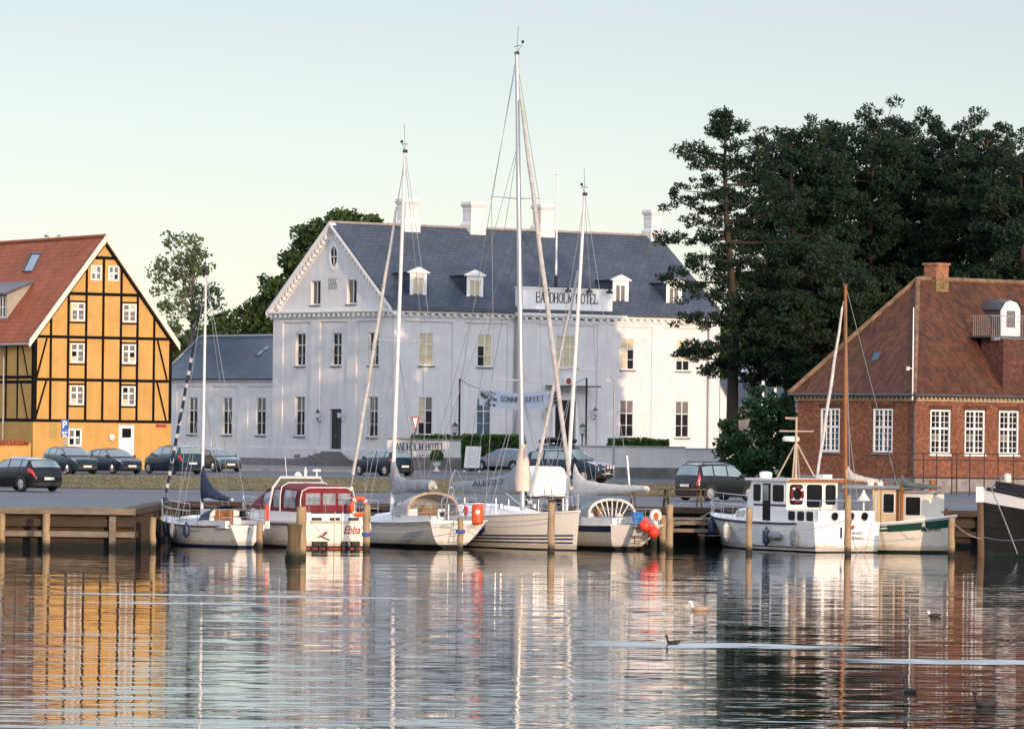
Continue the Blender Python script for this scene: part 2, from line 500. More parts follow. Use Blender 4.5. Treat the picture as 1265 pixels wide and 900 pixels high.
M['cover_pale'] = mk('cover_pale', (0.55, 0.53, 0.50), 0.85, 0.18, 2.5, bumpd=0.08, stretch=(0.5, 1, 1.4))
M['sail_white'] = mk('sail_white', (0.70, 0.68, 0.64), 0.8, 0.18, 2.5, bumpd=0.08, stretch=(0.5, 1, 1.4))
M['canvas_red'] = mk('canvas_red', (0.16, 0.009, 0.018), 0.8, 0.2, 3)
M['clear_vinyl'] = mk('clear_vinyl', (0.24, 0.26, 0.28), 0.15, 0.5, 2.5)
M['orange'] = mk('orange', (0.75, 0.09, 0.02), 0.5, 0.12)
M['fender_red'] = mk('fender_red', (0.78, 0.05, 0.025), 0.4, 0.1)
M['fender_blue'] = mk('fender_blue', (0.02, 0.035, 0.09), 0.4, 0.2)
M['bright_blue'] = mk('bright_blue', (0.02, 0.22, 0.62), 0.45, 0.12)
M['rope'] = mk('rope', (0.24, 0.24, 0.24), 0.9, 0.2, 8)
M['rope_blue'] = mk('rope_blue', (0.05, 0.10, 0.30), 0.9, 0.2, 8)
M['pile'] = wood_mat('pile', (0.27, 0.19, 0.10), (0.44, 0.32, 0.19), algae=(0.03, 0.028, 0.02))
M['pile_dark'] = wood_mat('pile_dark', (0.07, 0.05, 0.03), (0.17, 0.12, 0.07), algae=(0.02, 0.022, 0.014))
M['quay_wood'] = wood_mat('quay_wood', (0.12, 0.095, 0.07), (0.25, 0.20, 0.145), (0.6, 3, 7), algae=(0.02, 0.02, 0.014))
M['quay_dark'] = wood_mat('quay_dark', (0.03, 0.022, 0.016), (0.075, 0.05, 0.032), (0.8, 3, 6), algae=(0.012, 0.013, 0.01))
M['hull_black'] = wood_mat('hull_black', (0.007, 0.007, 0.007), (0.03, 0.027, 0.024), (0.5, 2, 12), rough=0.5)
M['sign_blue'] = mk('sign_blue', (0.01, 0.10, 0.42), 0.4, 0.05)
M['sign_red'] = mk('sign_red', (0.30, 0.03, 0.025), 0.4, 0.1)
M['sign_white'] = mk('sign_white', (0.72, 0.72, 0.70), 0.45, 0.05)
M['banner'] = mk('banner', (0.60, 0.66, 0.76), 0.7, 0.06)
M['tyre'] = mk('tyre', (0.012, 0.012, 0.012), 0.8, 0.2)
M['rim'] = mk('rim', (0.42, 0.42, 0.43), 0.35, 0.15, metal=0.6)
M['car_glass'] = mk('car_glass', (0.19, 0.27, 0.30), 0.08, 0.25, 1.2, spec=0.6)
M['lamp_red'] = mk('lamp_red', (0.50, 0.012, 0.02), 0.2, 0.1, coat=0.5)
M['lamp_clear'] = mk('lamp_clear', (0.62, 0.65, 0.68), 0.12, 0.1, coat=0.6)
M['plate'] = mk('plate', (0.72, 0.70, 0.66), 0.4, 0.08)
M['trim_black'] = mk('trim_black', (0.015, 0.015, 0.016), 0.6, 0.2)
M['chrome'] = mk('chrome', (0.65, 0.66, 0.68), 0.15, 0.05, metal=0.9)
for nm, c in (('paint_black', (0.010, 0.012, 0.014)), ('paint_petrol', (0.012, 0.030, 0.042)), ('paint_navy', (0.010, 0.022, 0.042)),
              ('paint_grey', (0.10, 0.11, 0.115)), ('paint_bluegrey', (0.045, 0.075, 0.10)), ('paint_green', (0.009, 0.012, 0.013)),
              ('paint_silver', (0.30, 0.32, 0.34))):
    M[nm] = mk(nm, c, 0.2, 0.12, 1.2, metal=0.0, coat=0.2, spec=0.2)
M['bark'] = wood_mat('bark', (0.045, 0.032, 0.025), (0.11, 0.075, 0.055), (3, 3, 0.8))
M['bark_pine'] = wood_mat('bark_pine', (0.026, 0.021, 0.018), (0.062, 0.043, 0.033), (3, 3, 0.8))
M['bark_pale'] = wood_mat('bark_pale', (0.10, 0.09, 0.07), (0.22, 0.19, 0.15), (3, 3, 0.8))
M['pine_leaf'] = leaf_mat('pine_leaf', ((0.007, 0.024, 0.014), (0.017, 0.038, 0.021), (0.048, 0.058, 0.024)), 0.2, 0.6)
M['pine_leaf_dark'] = leaf_mat('pine_leaf_dark', ((0.006, 0.022, 0.014), (0.014, 0.035, 0.021), (0.038, 0.052, 0.024)), 0.2, 0.6)
M['oak_leaf'] = leaf_mat('oak_leaf', ((0.022, 0.045, 0.014), (0.046, 0.085, 0.026), (0.095, 0.14, 0.045)), 0.35)
M['birch_leaf'] = leaf_mat('birch_leaf', ((0.055, 0.085, 0.04), (0.105, 0.15, 0.065), (0.18, 0.225, 0.10)), 0.4)
M['shrub_leaf'] = leaf_mat('shrub_leaf', ((0.014, 0.045, 0.02), (0.032, 0.085, 0.034), (0.08, 0.15, 0.05)), 0.25, 0.9)
M['hedge_leaf'] = leaf_mat('hedge_leaf', ((0.028, 0.07, 0.016), (0.065, 0.15, 0.03), (0.12, 0.23, 0.05)), 0.25, 1.5)
# ------------------------------------------------------------------ water
def water_mat():
    g = N('water')
    pos = g.n('ShaderNodeNewGeometry').outputs['Position']
    def slope(scale, loc, detail=2, rough=0.5):
        return g.math('SUBTRACT', g.noise(g.mapped(pos, scale, loc), 1.0, detail, rough), 0.5)
    sep = g.n('ShaderNodeSeparateXYZ'); g.put(sep.inputs[0], pos)
    X, Y = sep.outputs[0], sep.outputs[1]
    # breeze: patches where the surface is rougher; rougher towards the open water
    patch = g.ramp(g.noise(g.mapped(pos, (0.02, 0.05, 1), (3, 1, 0)), 1.0, 3), [(0.35, 0.65), (0.65, 1.15)])
    near = g.n('ShaderNodeMapRange'); g.put(near.inputs[0], Y)
    for i, v in enumerate((70.0, 165.0, 2.0, 0.75)): near.inputs[1+i].default_value = v
    amp = g.math('MULTIPLY', patch, near.outputs[0])
    s1 = g.math('MULTIPLY', slope((0.13, 0.75, 1), (0, 0, 0), 2), 0.040)      # long ripples lying across the view
    s2 = g.math('MULTIPLY', slope((0.42, 2.4, 1), (7, 3, 0), 2), 0.054)      # short ripples
    s3 = g.math('MULTIPLY', slope((1.6, 6.0, 1), (1, 9, 0), 1), 0.034)
    sy = g.math('MULTIPLY', g.math('ADD', g.math('ADD', s1, s2), s3), amp)
    sx = g.math('MULTIPLY', g.math('MULTIPLY', slope((0.5, 1.6, 1), (4, 8, 0), 2), 0.012), amp)
    # wakes left by the birds: thin bands of steeper ripples
    def band(x0, x1, y0, hw, tilt=0.0):
        yc = g.math('ADD', g.math('MULTIPLY', X, tilt), y0)
        wob = g.math('MULTIPLY', slope((0.35, 0.05, 1), (y0, 2, 0), 3), hw*1.6)
        dy = g.math('ABSOLUTE', g.math('SUBTRACT', g.math('ADD', Y, wob), yc))
        a = g.n('ShaderNodeMapRange', interpolation_type='SMOOTHSTEP'); g.put(a.inputs[0], dy)
        for i, v in enumerate((hw*0.5, hw, 1.0, 0.0)): a.inputs[1+i].default_value = v
        b = g.n('ShaderNodeMapRange', interpolation_type='SMOOTHSTEP'); g.put(b.inputs[0], X)
        for i, v in enumerate((x0-1.2, x0+1.2, 0.0, 1.0)): b.inputs[1+i].default_value = v
        c = g.n('ShaderNodeMapRange', interpolation_type='SMOOTHSTEP'); g.put(c.inputs[0], X)
        for i, v in enumerate((x1-1.6, x1+1.6, 1.0, 0.0)): c.inputs[1+i].default_value = v
        return g.math('MULTIPLY', g.math('MULTIPLY', a.outputs[0], b.outputs[0]), c.outputs[0])
    w = band(2.0, 6.6, 98.6, 1.4, -0.15)
    for bb in ((6.6, 12.0, 92.0, 1.2, 0.02), (-11.0, -2.5, 122.5, 0.6, -0.1), (-9.5, -6.5, 117.5, 0.5, 0.0)):
        w = g.math('MAXIMUM', w, band(*bb))
    w = g.math('MULTIPLY', w, g.ramp(g.noise(g.mapped(pos, (0.55, 2.6, 1), (5, 5, 0)), 1.0, 3), [(0.26, 0.15), (0.42, 1.0)]))
    sy = g.math('SUBTRACT', sy, g.math('MULTIPLY', w, g.math('ADD', 0.07, g.math('MULTIPLY', slope((0.9, 6, 1), (2, 2, 0), 3), 0.34))))
    nv = g.n('ShaderNodeCombineXYZ'); g.put(nv.inputs[0], sx); g.put(nv.inputs[1], sy); nv.inputs[2].default_value = 1.0
    nn = g.n('ShaderNodeVectorMath', operation='NORMALIZE'); g.put(nn.inputs[0], nv.outputs[0])
    b = g.n('ShaderNodeBsdfPrincipled')
    b.inputs['Base Color'].default_value = (0.010, 0.016, 0.018, 1)
    b.inputs['Roughness'].default_value = 0.02
    b.inputs['IOR'].default_value = 1.333
    g.put(b.inputs['Normal'], nn.outputs[0])
    return g.done(b.outputs[0])
M['water'] = water_mat()
tag(MB().quad((-700, -300, 0), (700, -300, 0), (700, 186, 0), (-700, 186, 0)).build('water', M['water']), kind='structure')

# ------------------------------------------------------------------ ground
def asphalt_mat(name, c, var=0.25):
    g = N(name); o = g.obj()
    f = g.ramp(g.noise(g.mapped(o, (0.05, 0.12, 1)), 1.0, 5), [(0.3, 1-var), (0.7, 1+var*0.6)])
    f2 = g.ramp(g.noise(o, 14.0, 3), [(0.3, 0.85), (0.7, 1.12)])
    cc = g.mix(1.0, g.mix(1.0, c, f, 'MULTIPLY'), f2, 'MULTIPLY')
    return g.done(g.bsdf(cc, 0.75, 0, g.bump(g.noise(o, 30, 2), 0.006), spec=0.4))
M['asphalt'] = asphalt_mat('asphalt', (0.10, 0.107, 0.12))
M['road'] = asphalt_mat('road', (0.078, 0.088, 0.105))
M['paving'] = asphalt_mat('paving', (0.17, 0.165, 0.16))
def turf_mat():
    g = N('turf'); o = g.obj()
    f = g.noise(g.mapped(o, (0.25, 0.12, 1)), 1.0, 6, 0.7)
    c = g.ramp(f, [(0.3, (0.10, 0.11, 0.06)), (0.5, (0.20, 0.18, 0.11)), (0.72, (0.29, 0.25, 0.16))])
    c = g.mix(1.0, c, g.ramp(g.noise(o, 7, 3), [(0.3, 0.6), (0.7, 1.2)]), 'MULTIPLY')
    return g.done(g.bsdf(c, 0.9, 0, g.bump(g.noise(o, 9, 3), 0.06), spec=0.1))
M['turf'] = turf_mat()
def soil_mat():
    g = N('soil'); o = g.obj()
    c = g.ramp(g.noise(o, 0.08, 5), [(0.3, (0.03, 0.045, 0.018)), (0.7, (0.08, 0.085, 0.04))])
    return g.done(g.bsdf(c, 0.9, 0, spec=0.1))
M['soil'] = soil_mat()

QY = 185.0          # basin edge behind the boats
QX = -13.0          # corner of the nearer quay on the left
QYL = 168.0
YB = [255, 275, 295, 315, 335]
g = MB()
ys = [QY, 255, 335, 420, 2500]
for a, b in zip(ys[:-1], ys[1:]):
    g.quad((-900, a, zg(a)), (900, a, zg(a)), (900, b, zg(b)), (-900, b, zg(b)))
g.quad((-900, QYL, ZQ), (QX, QYL, ZQ), (QX, QY, ZQ), (-900, QY, ZQ))
tag(g.build('ground', M['asphalt']), kind='structure')

def strip(name, mat, x0, x1, yn, yf, lift):
    """sheet between a near line yn(x) and a far line yf(x), following the ground"""
    m = MB(); xs = np.linspace(x0, x1, 25); n = 14
    rows = []
    for x in xs:
        a, b = yn(x), yf(x)
        rows.append([(x, a+(b-a)*k/n, zg(a+(b-a)*k/n)+lift) for k in range(n+1)])
    m.grid(rows)
    return tag(m.build(name, mat), kind='structure')
grass_near = lambda x: 222.0 + 0.9*math.sin(x*0.31) + 0.6*math.sin(x*0.83+1) - (0.25*x if x > 0 else 0)
grass_far = lambda x: 276.0 - 0.55*max(0, x+8)
strip('grass_verge', M['turf'], -60, 13, grass_near, grass_far, 0.02)
strip('road', M['road'], -60, 40, lambda x: grass_far(x)+0.3, lambda x: grass_far(x)+30, 0.012)
strip('pavement', M['paving'], -60, 40, lambda x: grass_far(x)+30.1, lambda x: 334.0, 0.03)
strip('woodland_floor', M['soil'], -160, 160, lambda x: 372.0, lambda x: 520.0, 0.02)
# kerb along the far side of the verge and of the street
kb = MB()
for off in (29.9,):
    xs = np.linspace(-60, 40, 51)
    for a, b in zip(xs[:-1], xs[1:]):
        ya, yb = grass_far(a)+off, grass_far(b)+off
        za, zb = zg(ya), zg(yb)
        p = [(a, ya, za), (b, yb, zb), (b, yb+0.2, zb), (a, ya+0.2, za)]
        kb.add(p+[(q[0], q[1], q[2]+0.08) for q in p], [[4,5,6,7],[0,1,5,4],[2,3,7,6]])
tag(kb.build('kerb', M['granite']), kind='structure')

# blades and tufts on the verge
def np_mesh(name, verts, quads, mats, parent=None, smooth=False):
    me = bpy.data.meshes.new(name)
    nv, nq = len(verts), len(quads)
    me.vertices.add(nv); me.vertices.foreach_set('co', np.asarray(verts, np.float32).ravel())
    k = quads.shape[1]
    me.loops.add(nq*k); me.loops.foreach_set('vertex_index', np.asarray(quads, np.int32).ravel())
    me.polygons.add(nq); me.polygons.foreach_set('loop_start', np.arange(0, nq*k, k, dtype=np.int32))
    me.polygons.foreach_set('loop_total', np.full(nq, k, np.int32))
    for m in (mats if isinstance(mats, (list, tuple)) else [mats]): me.materials.append(m)
    me.update(calc_edges=True)
    return link_mesh(name, me, parent)
M['grass_blade'] = leaf_mat('grass_blade', ((0.09, 0.105, 0.05), (0.17, 0.155, 0.085), (0.28, 0.24, 0.145)), 0.3, 0.15)
n = 26000
gx = rng.uniform(-40, 12.9, n); gt = rng.uniform(0, 1, n)**1.2
gy = np.array([grass_near(x) + t*(grass_far(x)-grass_near(x)) for x, t in zip(gx, gt)]) - 0.15*(gt < 0.02)
gz = np.array([zg(y) for y in gy]) + 0.018
hh = rng.uniform(0.02, 0.075, n); wd = rng.uniform(0.03, 0.10, n); an = rng.uniform(0, PI, n)
lx, ly = rng.uniform(-.08, .08, n), rng.uniform(-.08, .08, n)
c0 = np.stack([gx, gy, gz], 1); dv = np.stack([np.cos(an)*wd, np.sin(an)*wd, np.zeros(n)], 1)
tp = np.stack([gx+lx, gy+ly, gz+hh], 1)
V = np.stack([c0-dv, c0+dv, tp], 1).reshape(-1, 3)
tag(np_mesh('grass', V, np.arange(3*n).reshape(n, 3), M['grass_blade']), kind='stuff')

# ------------------------------------------------------------------ quays
def quay(name, label, pts, z0, z1, wmat):
    """timber-faced quay along a line of points (water side to the left of travel is open)"""
    t = thing(name, label, 'quay')
    fac, cap, wale, post = MB(), MB(), MB(), MB()
    for (a, b) in zip(pts[:-1], pts[1:]):
        a, b = Vector((*a, 0)), Vector((*b, 0)); d = (b-a).normalized(); nrm = Vector((d.y, -d.x, 0))
        L = (b-a).length
        def mp(s, z, q, a=a, d=d, nrm=nrm): v = a + d*s - nrm*q; return (v.x, v.y, z)
        fac.mbox(mp, 0, L, z0, z1-0.1, 0.30, 0.44)
        k = 0.0
        fac.mbox(mp, 0, L, z1-0.60, z1-0.32, 0.05, 0.30)
        cap.mbox(mp, -0.1, L, z1-0.17, z1+0.06, -0.12, 0.45)
        wale.mbox(mp, 0, L, z1-0.95, z1-0.75, -0.06, 0.10)
        s = 0.6
        while s < L:
            MB().mbox(mp, s-0.11, s+0.11, -0.6, z1-0.225, -0.14, 0.30).build('fender_post', wmat[1], t)
            s += random.uniform(1.7, 2.4)
    fac.build('planking', wmat[0], t); cap.build('cap_beam', wmat[1], t); wale.build('wale', wmat[1], t)
    return t
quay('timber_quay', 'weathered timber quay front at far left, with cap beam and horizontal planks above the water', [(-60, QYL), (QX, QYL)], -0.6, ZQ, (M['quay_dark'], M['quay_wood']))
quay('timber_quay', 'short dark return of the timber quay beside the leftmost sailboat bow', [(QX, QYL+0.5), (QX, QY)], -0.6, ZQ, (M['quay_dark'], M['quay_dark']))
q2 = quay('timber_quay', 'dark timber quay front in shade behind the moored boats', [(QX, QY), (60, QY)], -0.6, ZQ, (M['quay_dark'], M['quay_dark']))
# the low landing stage seen in the gap between the boats
t = thing('landing_stage', 'low wooden landing stage in the gap between the red fenders and the blue-white motorboat', 'jetty', (5.2, 182.2, 0))
m = MB()
for k in range(9): m.box(0, 5.6, 0.05+k*0.28, 0.30+k*0.28, 0.98, 1.04)
m.build('decking', M['quay_wood'], t)
m = MB()
for z in (0.80, 0.52): m.box(0, 5.6, -0.02, 0.08, z, z+0.14)
m.build('edge_beam', M['quay_wood'], t)
for x in (0.2, 2.0, 3.8, 5.4):
    for y in (0.18, 2.3): MB().tube((x, y, -0.6), (x, y, 0.98), 0.10).build('leg', M['pile_dark'], t)

# ------------------------------------------------------------------ windows
def window(parent, mp, s0, s1, z0, z1, depth, cols=2, rows=(0.36, 0.68), pane='glass', blinds=None, sill=True, fr=0.07, mull=0.06, thin=0.028, gl=0, sillmat='stone', transom=True):
    """casement: frame and bars (window), glass (pane), ledge (sill)"""
    f = MB(); d0, d1 = depth-0.07, depth+0.03
    f.mbox(mp, s0, s0+fr, z0, z1, d0, d1); f.mbox(mp, s1-fr, s1, z0, z1, d0, d1)
    f.mbox(mp, s0+fr, s1-fr, z0, z0+fr*1.2, d0, d1); f.mbox(mp, s0+fr, s1-fr, z1-fr, z1, d0, d1)
    xs = [s0+fr+(s1-s0-2*fr)*k/cols for k in range(cols+1)]
    hs = [z1-(z1-z0)*r for r in rows]
    for x in xs[1:-1]: f.mbox(mp, x-mull/2, x+mull/2, z0+fr*1.2, z1-fr, d0+0.01, d1)
    for k, h in enumerate(hs):
        w = mull if (k == 0 and transom) else thin
        for a, b in zip(xs[:-1], xs[1:]):
            f.mbox(mp, a+mull/2, b-mull/2, h-w/2, h+w/2, d0+0.015, d1)
    if gl:
        for a, b in zip(xs[:-1], xs[1:]):
            for k in range(1, gl):
                x = a+(b-a)*k/gl
                f.mbox(mp, x-thin/2, x+thin/2, z0+fr*1.2, z1-fr, d0+0.02, d1-0.01)
    o = f.build('window', M['frame_white'], parent)
    p = MB(); zz = [z1] + hs + [z0]
    mats = [M[pane], M['blind'], M['curtain']]
    for i, (a, b) in enumerate(zip(xs[:-1], xs[1:])):
        for k in range(len(zz)-1):
            mi = 0
            if blinds: mi = blinds[(k*cols+i) % len(blinds)]
            p.quad(mp(a, zz[k+1], depth+0.002), mp(b, zz[k+1], depth+0.002), mp(b, zz[k], depth+0.002), mp(a, zz[k], depth+0.002), mi)
    p.build('pane', mats, o)
    if sill:
        MB().mbox(mp, s0-0.07, s1+0.07, z0-0.10, z0-0.003, -0.10, depth-0.01).build('sill', M[sillmat], o)
    return o

MY0 = lambda s, z, d: (s, d, z)
MX0 = lambda s, z, d: (d, s, z)
def shifted(mp, off): return lambda s, z, d: mp(s, z, d+off)

# ------------------------------------------------------------------ lettering
SERIF = {
 'B': ([[(0.1,0),(0.1,1)]], [[(0.1,1),(0.45,1),(0.6,.88),(0.6,.65),(0.45,.53),(0.1,.53)], [(0.45,.53),(0.66,.42),(0.66,.13),(0.48,0),(0.1,0)]], [(0.1,0),(0.1,1)]),
 'A': ([[(0.36,1),(0.62,0)]], [[(0.36,1),(0.08,0)], [(0.17,.33),(0.52,.33)]], [(0.08,0),(0.62,0)]),
 'N': ([[(0.1,1),(0.6,0)]], [[(0.1,0),(0.1,1)], [(0.6,0),(0.6,1)]], [(0.1,0),(0.1,1),(0.6,1)]),
 'D': ([[(0.1,0),(0.1,1)]], [[(0.1,1),(0.4,1),(0.62,.8),(0.66,.5),(0.62,.2),(0.4,0),(0.1,0)]], [(0.1,0),(0.1,1)]),
 'H': ([[(0.1,0),(0.1,1)],[(0.6,0),(0.6,1)]], [[(0.1,.52),(0.6,.52)]], [(0.1,0),(0.1,1),(0.6,0),(0.6,1)]),
 'O': ([], [[(0.36,1),(0.14,.86),(0.06,.5),(0.14,.14),(0.36,0),(0.58,.14),(0.66,.5),(0.58,.86),(0.36,1)]], []),
 'L': ([[(0.1,0),(0.1,1)]], [[(0.1,0.02),(0.56,0.02),(0.56,.24)]], [(0.1,0),(0.1,1)]),
 'M': ([[(0.72,0),(0.72,1)],[(0.1,1),(0.4,.15)]], [[(0.1,0),(0.1,1)],[(0.4,.15),(0.72,1)]], [(0.1,0),(0.72,0),(0.1,1),(0.72,1)]),
 'T': ([[(0.35,0),(0.35,1)]], [[(0.05,.78),(0.05,.98),(0.65,.98),(0.65,.78)]], [(0.35,0)]),
 'E': ([[(0.1,0),(0.1,1)]], [[(0.1,.98),(0.56,.98),(0.56,.78)],[(0.1,.52),(0.45,.52)],[(0.1,.02),(0.58,.02),(0.58,.24)]], [(0.1,0),(0.1,1)]),
 'F': ([[(0.1,0),(0.1,1)]], [[(0.1,.98),(0.56,.98),(0.56,.78)],[(0.1,.52),(0.45,.52)]], [(0.1,0),(0.1,1)]),
 'S': ([], [[(0.58,.76),(0.5,.95),(0.34,1),(0.14,.9),(0.12,.7),(0.3,.55),(0.52,.42),(0.6,.25),(0.54,.08),(0.34,0),(0.16,.06),(0.1,.24)]], []),
 'R': ([[(0.1,0),(0.1,1)],[(0.36,.5),(0.64,0)]], [[(0.1,1),(0.45,1),(0.6,.88),(0.6,.64),(0.45,.5),(0.1,.5)]], [(0.1,0),(0.1,1),(0.64,0)]),
 'U': ([[(0.1,1),(0.1,.25)]], [[(0.1,.25),(0.2,.04),(0.36,0),(0.52,.04),(0.6,.25),(0.6,1)]], [(0.1,1),(0.6,1)]),
 'I': ([[(0.2,0),(0.2,1)]], [], [(0.2,0),(0.2,1)]),
 '1': ([[(0.2,0),(0.2,1)]], [[(0.05,.8),(0.2,1)]], [(0.2,0)]),
 '8': ([], [[(0.33,.54),(0.14,.66),(0.14,.9),(0.33,1),(0.52,.9),(0.52,.66),(0.33,.54),(0.08,.4),(0.08,.12),(0.33,0),(0.58,.12),(0.58,.4),(0.33,.54)]], []),
 '6': ([], [[(0.52,.92),(0.33,1),(0.14,.85),(0.08,.5),(0.08,.14),(0.33,0),(0.58,.14),(0.58,.4),(0.33,.56),(0.08,.4)]], []),
}
ADV = {'M': .86, 'I': .42, '1': .42, ' ': .42, 'H': .74, 'O': .76}
def serif_text(name, txt, mat, parent, mp, s0, z0, width, h, d, bold=0.15, fine=0.075, serif=0.09):
    tot = sum(ADV.get(c, .70) for c in txt); k = width/tot
    m = MB(); x = s0; e = d
    for c in txt:
        if c in SERIF:
            thick, thin, ser = SERIF[c]
            P = lambda q: (x+q[0]*k, z0+q[1]*h)
            j = 0
            for lst, w in ((thick, bold*k/.7*.7), (thin, fine*k)):
                for pl in lst:
                    ww = w if lst is thick else (bold*.8*k if c in 'OS86' else w)
                    for a, b in zip(pl[:-1], pl[1:]):
                        m.mbar(mp, P(a), P(b), ww, e-0.004-0.0007*j, e); j += 1
            for q in ser:
                px_, pz_ = P(q); up = 0.05*h if q[1] < .5 else -0.05*h
                m.mbox(mp, px_-serif*1.9*k, px_+serif*1.9*k, min(pz_, pz_+up), max(pz_, pz_+up), e-0.004-0.0007*j, e); j += 1
        x += ADV.get(c, .70)*k
    return m.build(name, mat, parent)
def font_text(name, txt, mat, parent, mp, s0, z0, width, h, d, shear=0.0, bold=0.0):
    cu = bpy.data.curves.new(name+'_curve', 'FONT'); cu.body = txt; cu.extrude = 0.004; cu.shear = shear; cu.offset = bold
    cu.resolution_u = 3
    ob = bpy.data.objects.new(name+'_tmp', cu); COL.objects.link(ob)
    bpy.context.view_layer.update()
    me = bpy.data.meshes.new_from_object(ob.evaluated_get(bpy.context.evaluated_depsgraph_get()))
    bpy.data.objects.remove(ob)
    co = np.array([v.co[:] for v in me.vertices])
    lo, hi = co.min(0), co.max(0)
    for v in me.vertices:
        s = s0 + (v.co.x-lo[0])/(hi[0]-lo[0])*width; z = z0 + (v.co.y-lo[1])/(hi[1]-lo[1])*h
        v.co = mp(s, z, d-0.002-(v.co.z-lo[2]))
    me.materials.clear(); me.materials.append(mat)
    return link_mesh(name, me, parent)

# ------------------------------------------------------------------ the hotel
p = at(485, 575, 338.0)
H = Frame((p.x, 338.0, 1.6), math.radians(36))
hl = H.y0(889, 480)[0]; hw = H.x0(337, 480)[0]
zE = H.y0(500, 382)[1]; zA = H.x0(410, 279)[1] + 0.0
hotel = thing('hotel', 'large white two-storey hotel with slate roof, gable dated 1886 and four white chimneys', 'hotel', H.o, H.psi)
RD = 0.10          # panels are recessed behind the piers
rise = zA - zE; half = hw/2
mpY, mpX = shifted(MY0, RD), shifted(MX0, RD)
def yz(py, px=527): return H.y0(px, py)[1]
w1b, w1t = yz(451.5), yz(410.5); w0b, w0t = yz(537), yz(489.5)
zPan = yz(397); zPl = 1.15
colsY = [H.y0(x, 450)[0] for x in (527.5, 599.5, 776, 844.5)]
WW = 1.28
cx0, cx1 = H.y0(637.5, 450)[0], H.y0(757, 450)[0]
cc = H.y0(699, 450)[0]
opsY = [(c-WW/2, c+WW/2, b, t) for c in colsY for b, t in ((w1b, w1t), (w0b, w0t))]
zTop = zE + 0.02
wall = MB()
wall.wall(mpY, [0, zTop], lambda z: RD, lambda z: hl, opsY, 0.17)
# gable
zx = lambda py, px=412: H.x0(px, py)[1]
g1b, g1t = zx(451.5), zx(411); g0b, g0t = zx(539), zx(489.5)
colsX = [H.x0(x, 450)[0] for x in (459.5, 414, 369.5)]
gtop = [H.x0(x, 360)[0] for x in (434.5, 390)]
gtb, gtt = zx(376), zx(346)
opsX = [(c-WW/2, c+WW/2, b, t) for c in (colsX[0], colsX[2]) for b, t in ((g1b, g1t), (g0b, g0t))] + [(colsX[1]-WW/2, colsX[1]+WW/2, g1b, g1t)]
db, dt = zx(557), zx(505)
opsX.append((colsX[1]-0.72, colsX[1]+0.72, db, dt))
opsT = [(c-0.62, c+0.62, gtb, gtt) for c in gtop]
yl = lambda z: RD if z <= zE else half*(z-zE)/rise
yr = lambda z: hw if z <= zE else hw-half*(z-zE)/rise
wall.wall(mpX, [0, zTop], lambda z: RD, lambda z: hw, opsX, 0.22)
wall.wall(MX0, [zE, zA], yl, yr, opsT, 0.22)
wall.box(hl-0.001, hl, 0, hw, 0, zE)                                   # far gable
wall.poly([(hl, 0, zE), (hl, hw, zE), (hl, half, zA)])
wall.quad((0, hw, 0), (hl, hw, 0), (hl, hw, zE), (0, hw, zE))
wall.build('wall', M['white_wall'], hotel)
# piers, frieze, plinth
pier = MB()
for a, b in ((485, 499.5), (559, 574), (627, 638), (757, 754), (805.5, 821), (875.5, 889)):
    if a == 757: continue
    s0, s1 = H.y0(a, 450)[0], H.y0(b, 450)[0]
    pier.mbox(MY0, max(s0, 0.0), s1, zPl, zPan, 0, RD+0.01)
pier.mbox(MY0, 0, hl, zPan, zE-0.02, 0, RD+0.01)
gz = zx(397)
for a, b in ((485, 471.5), (439.6, 428.6), (394.4, 383.4), (348.7, 337)):
    s0, s1 = H.x0(a, 450)[0], H.x0(b, 450)[0]
    pier.mbox(MX0, max(s0, RD+0.01), s1, zPl, gz, 0, RD+0.01)
pier.mbox(MX0, RD+0.01, hw, gz, zE-0.02, 0, RD+0.01)
pier.build('pilaster', M['white_wall'], hotel)
pl = MB()
pl.mbox(MY0, -0.06, hl+0.05, -0.3, zPl, -0.06, RD+0.01); pl.mbox(MX0, RD+0.02, hw, 0.42, zPl, -0.06, RD+0.01)
pl.build('plinth', M['white_wall'], hotel)
st = MB(); st.mbox(MX0, -0.09, hw, -0.3, 0.42, -0.09, RD)
for c in colsX[:1]+colsX[2:]: st.mbox(MX0, c-0.4, c+0.4, 0.45, 0.72, -0.075, 0)
st.build('stone_base', M['granite'], hotel)
# cornice with modillions
cor = MB()
def cornice(mp, s0, s1, z):
    cor.mbox(mp, s0, s1, z-0.50, z-0.38, -0.10, 0.02)
    cor.mbox(mp, s0, s1, z-0.13, z, -0.44, 0.02)
    cor.mbox(mp, s0, s1, z-0.22, z-0.13, -0.34, 0.02)
    n_ = max(1, int((s1-s0)/0.62))
    for k in range(n_):
        s = s0+(k+0.5)*(s1-s0)/n_
        cor.mbox(mp, s-0.13, s+0.13, z-0.38, z-0.22, -0.30, 0.02)
cornice(MY0, cx1+0.1, hl+0.3, zE); cor.build('cornice', M['white_trim'], hotel); cor = MB(); cornice(MY0, -0.44, cx0-0.1, zE); cornice(MX0, 0.03, hw+0.3, zE)
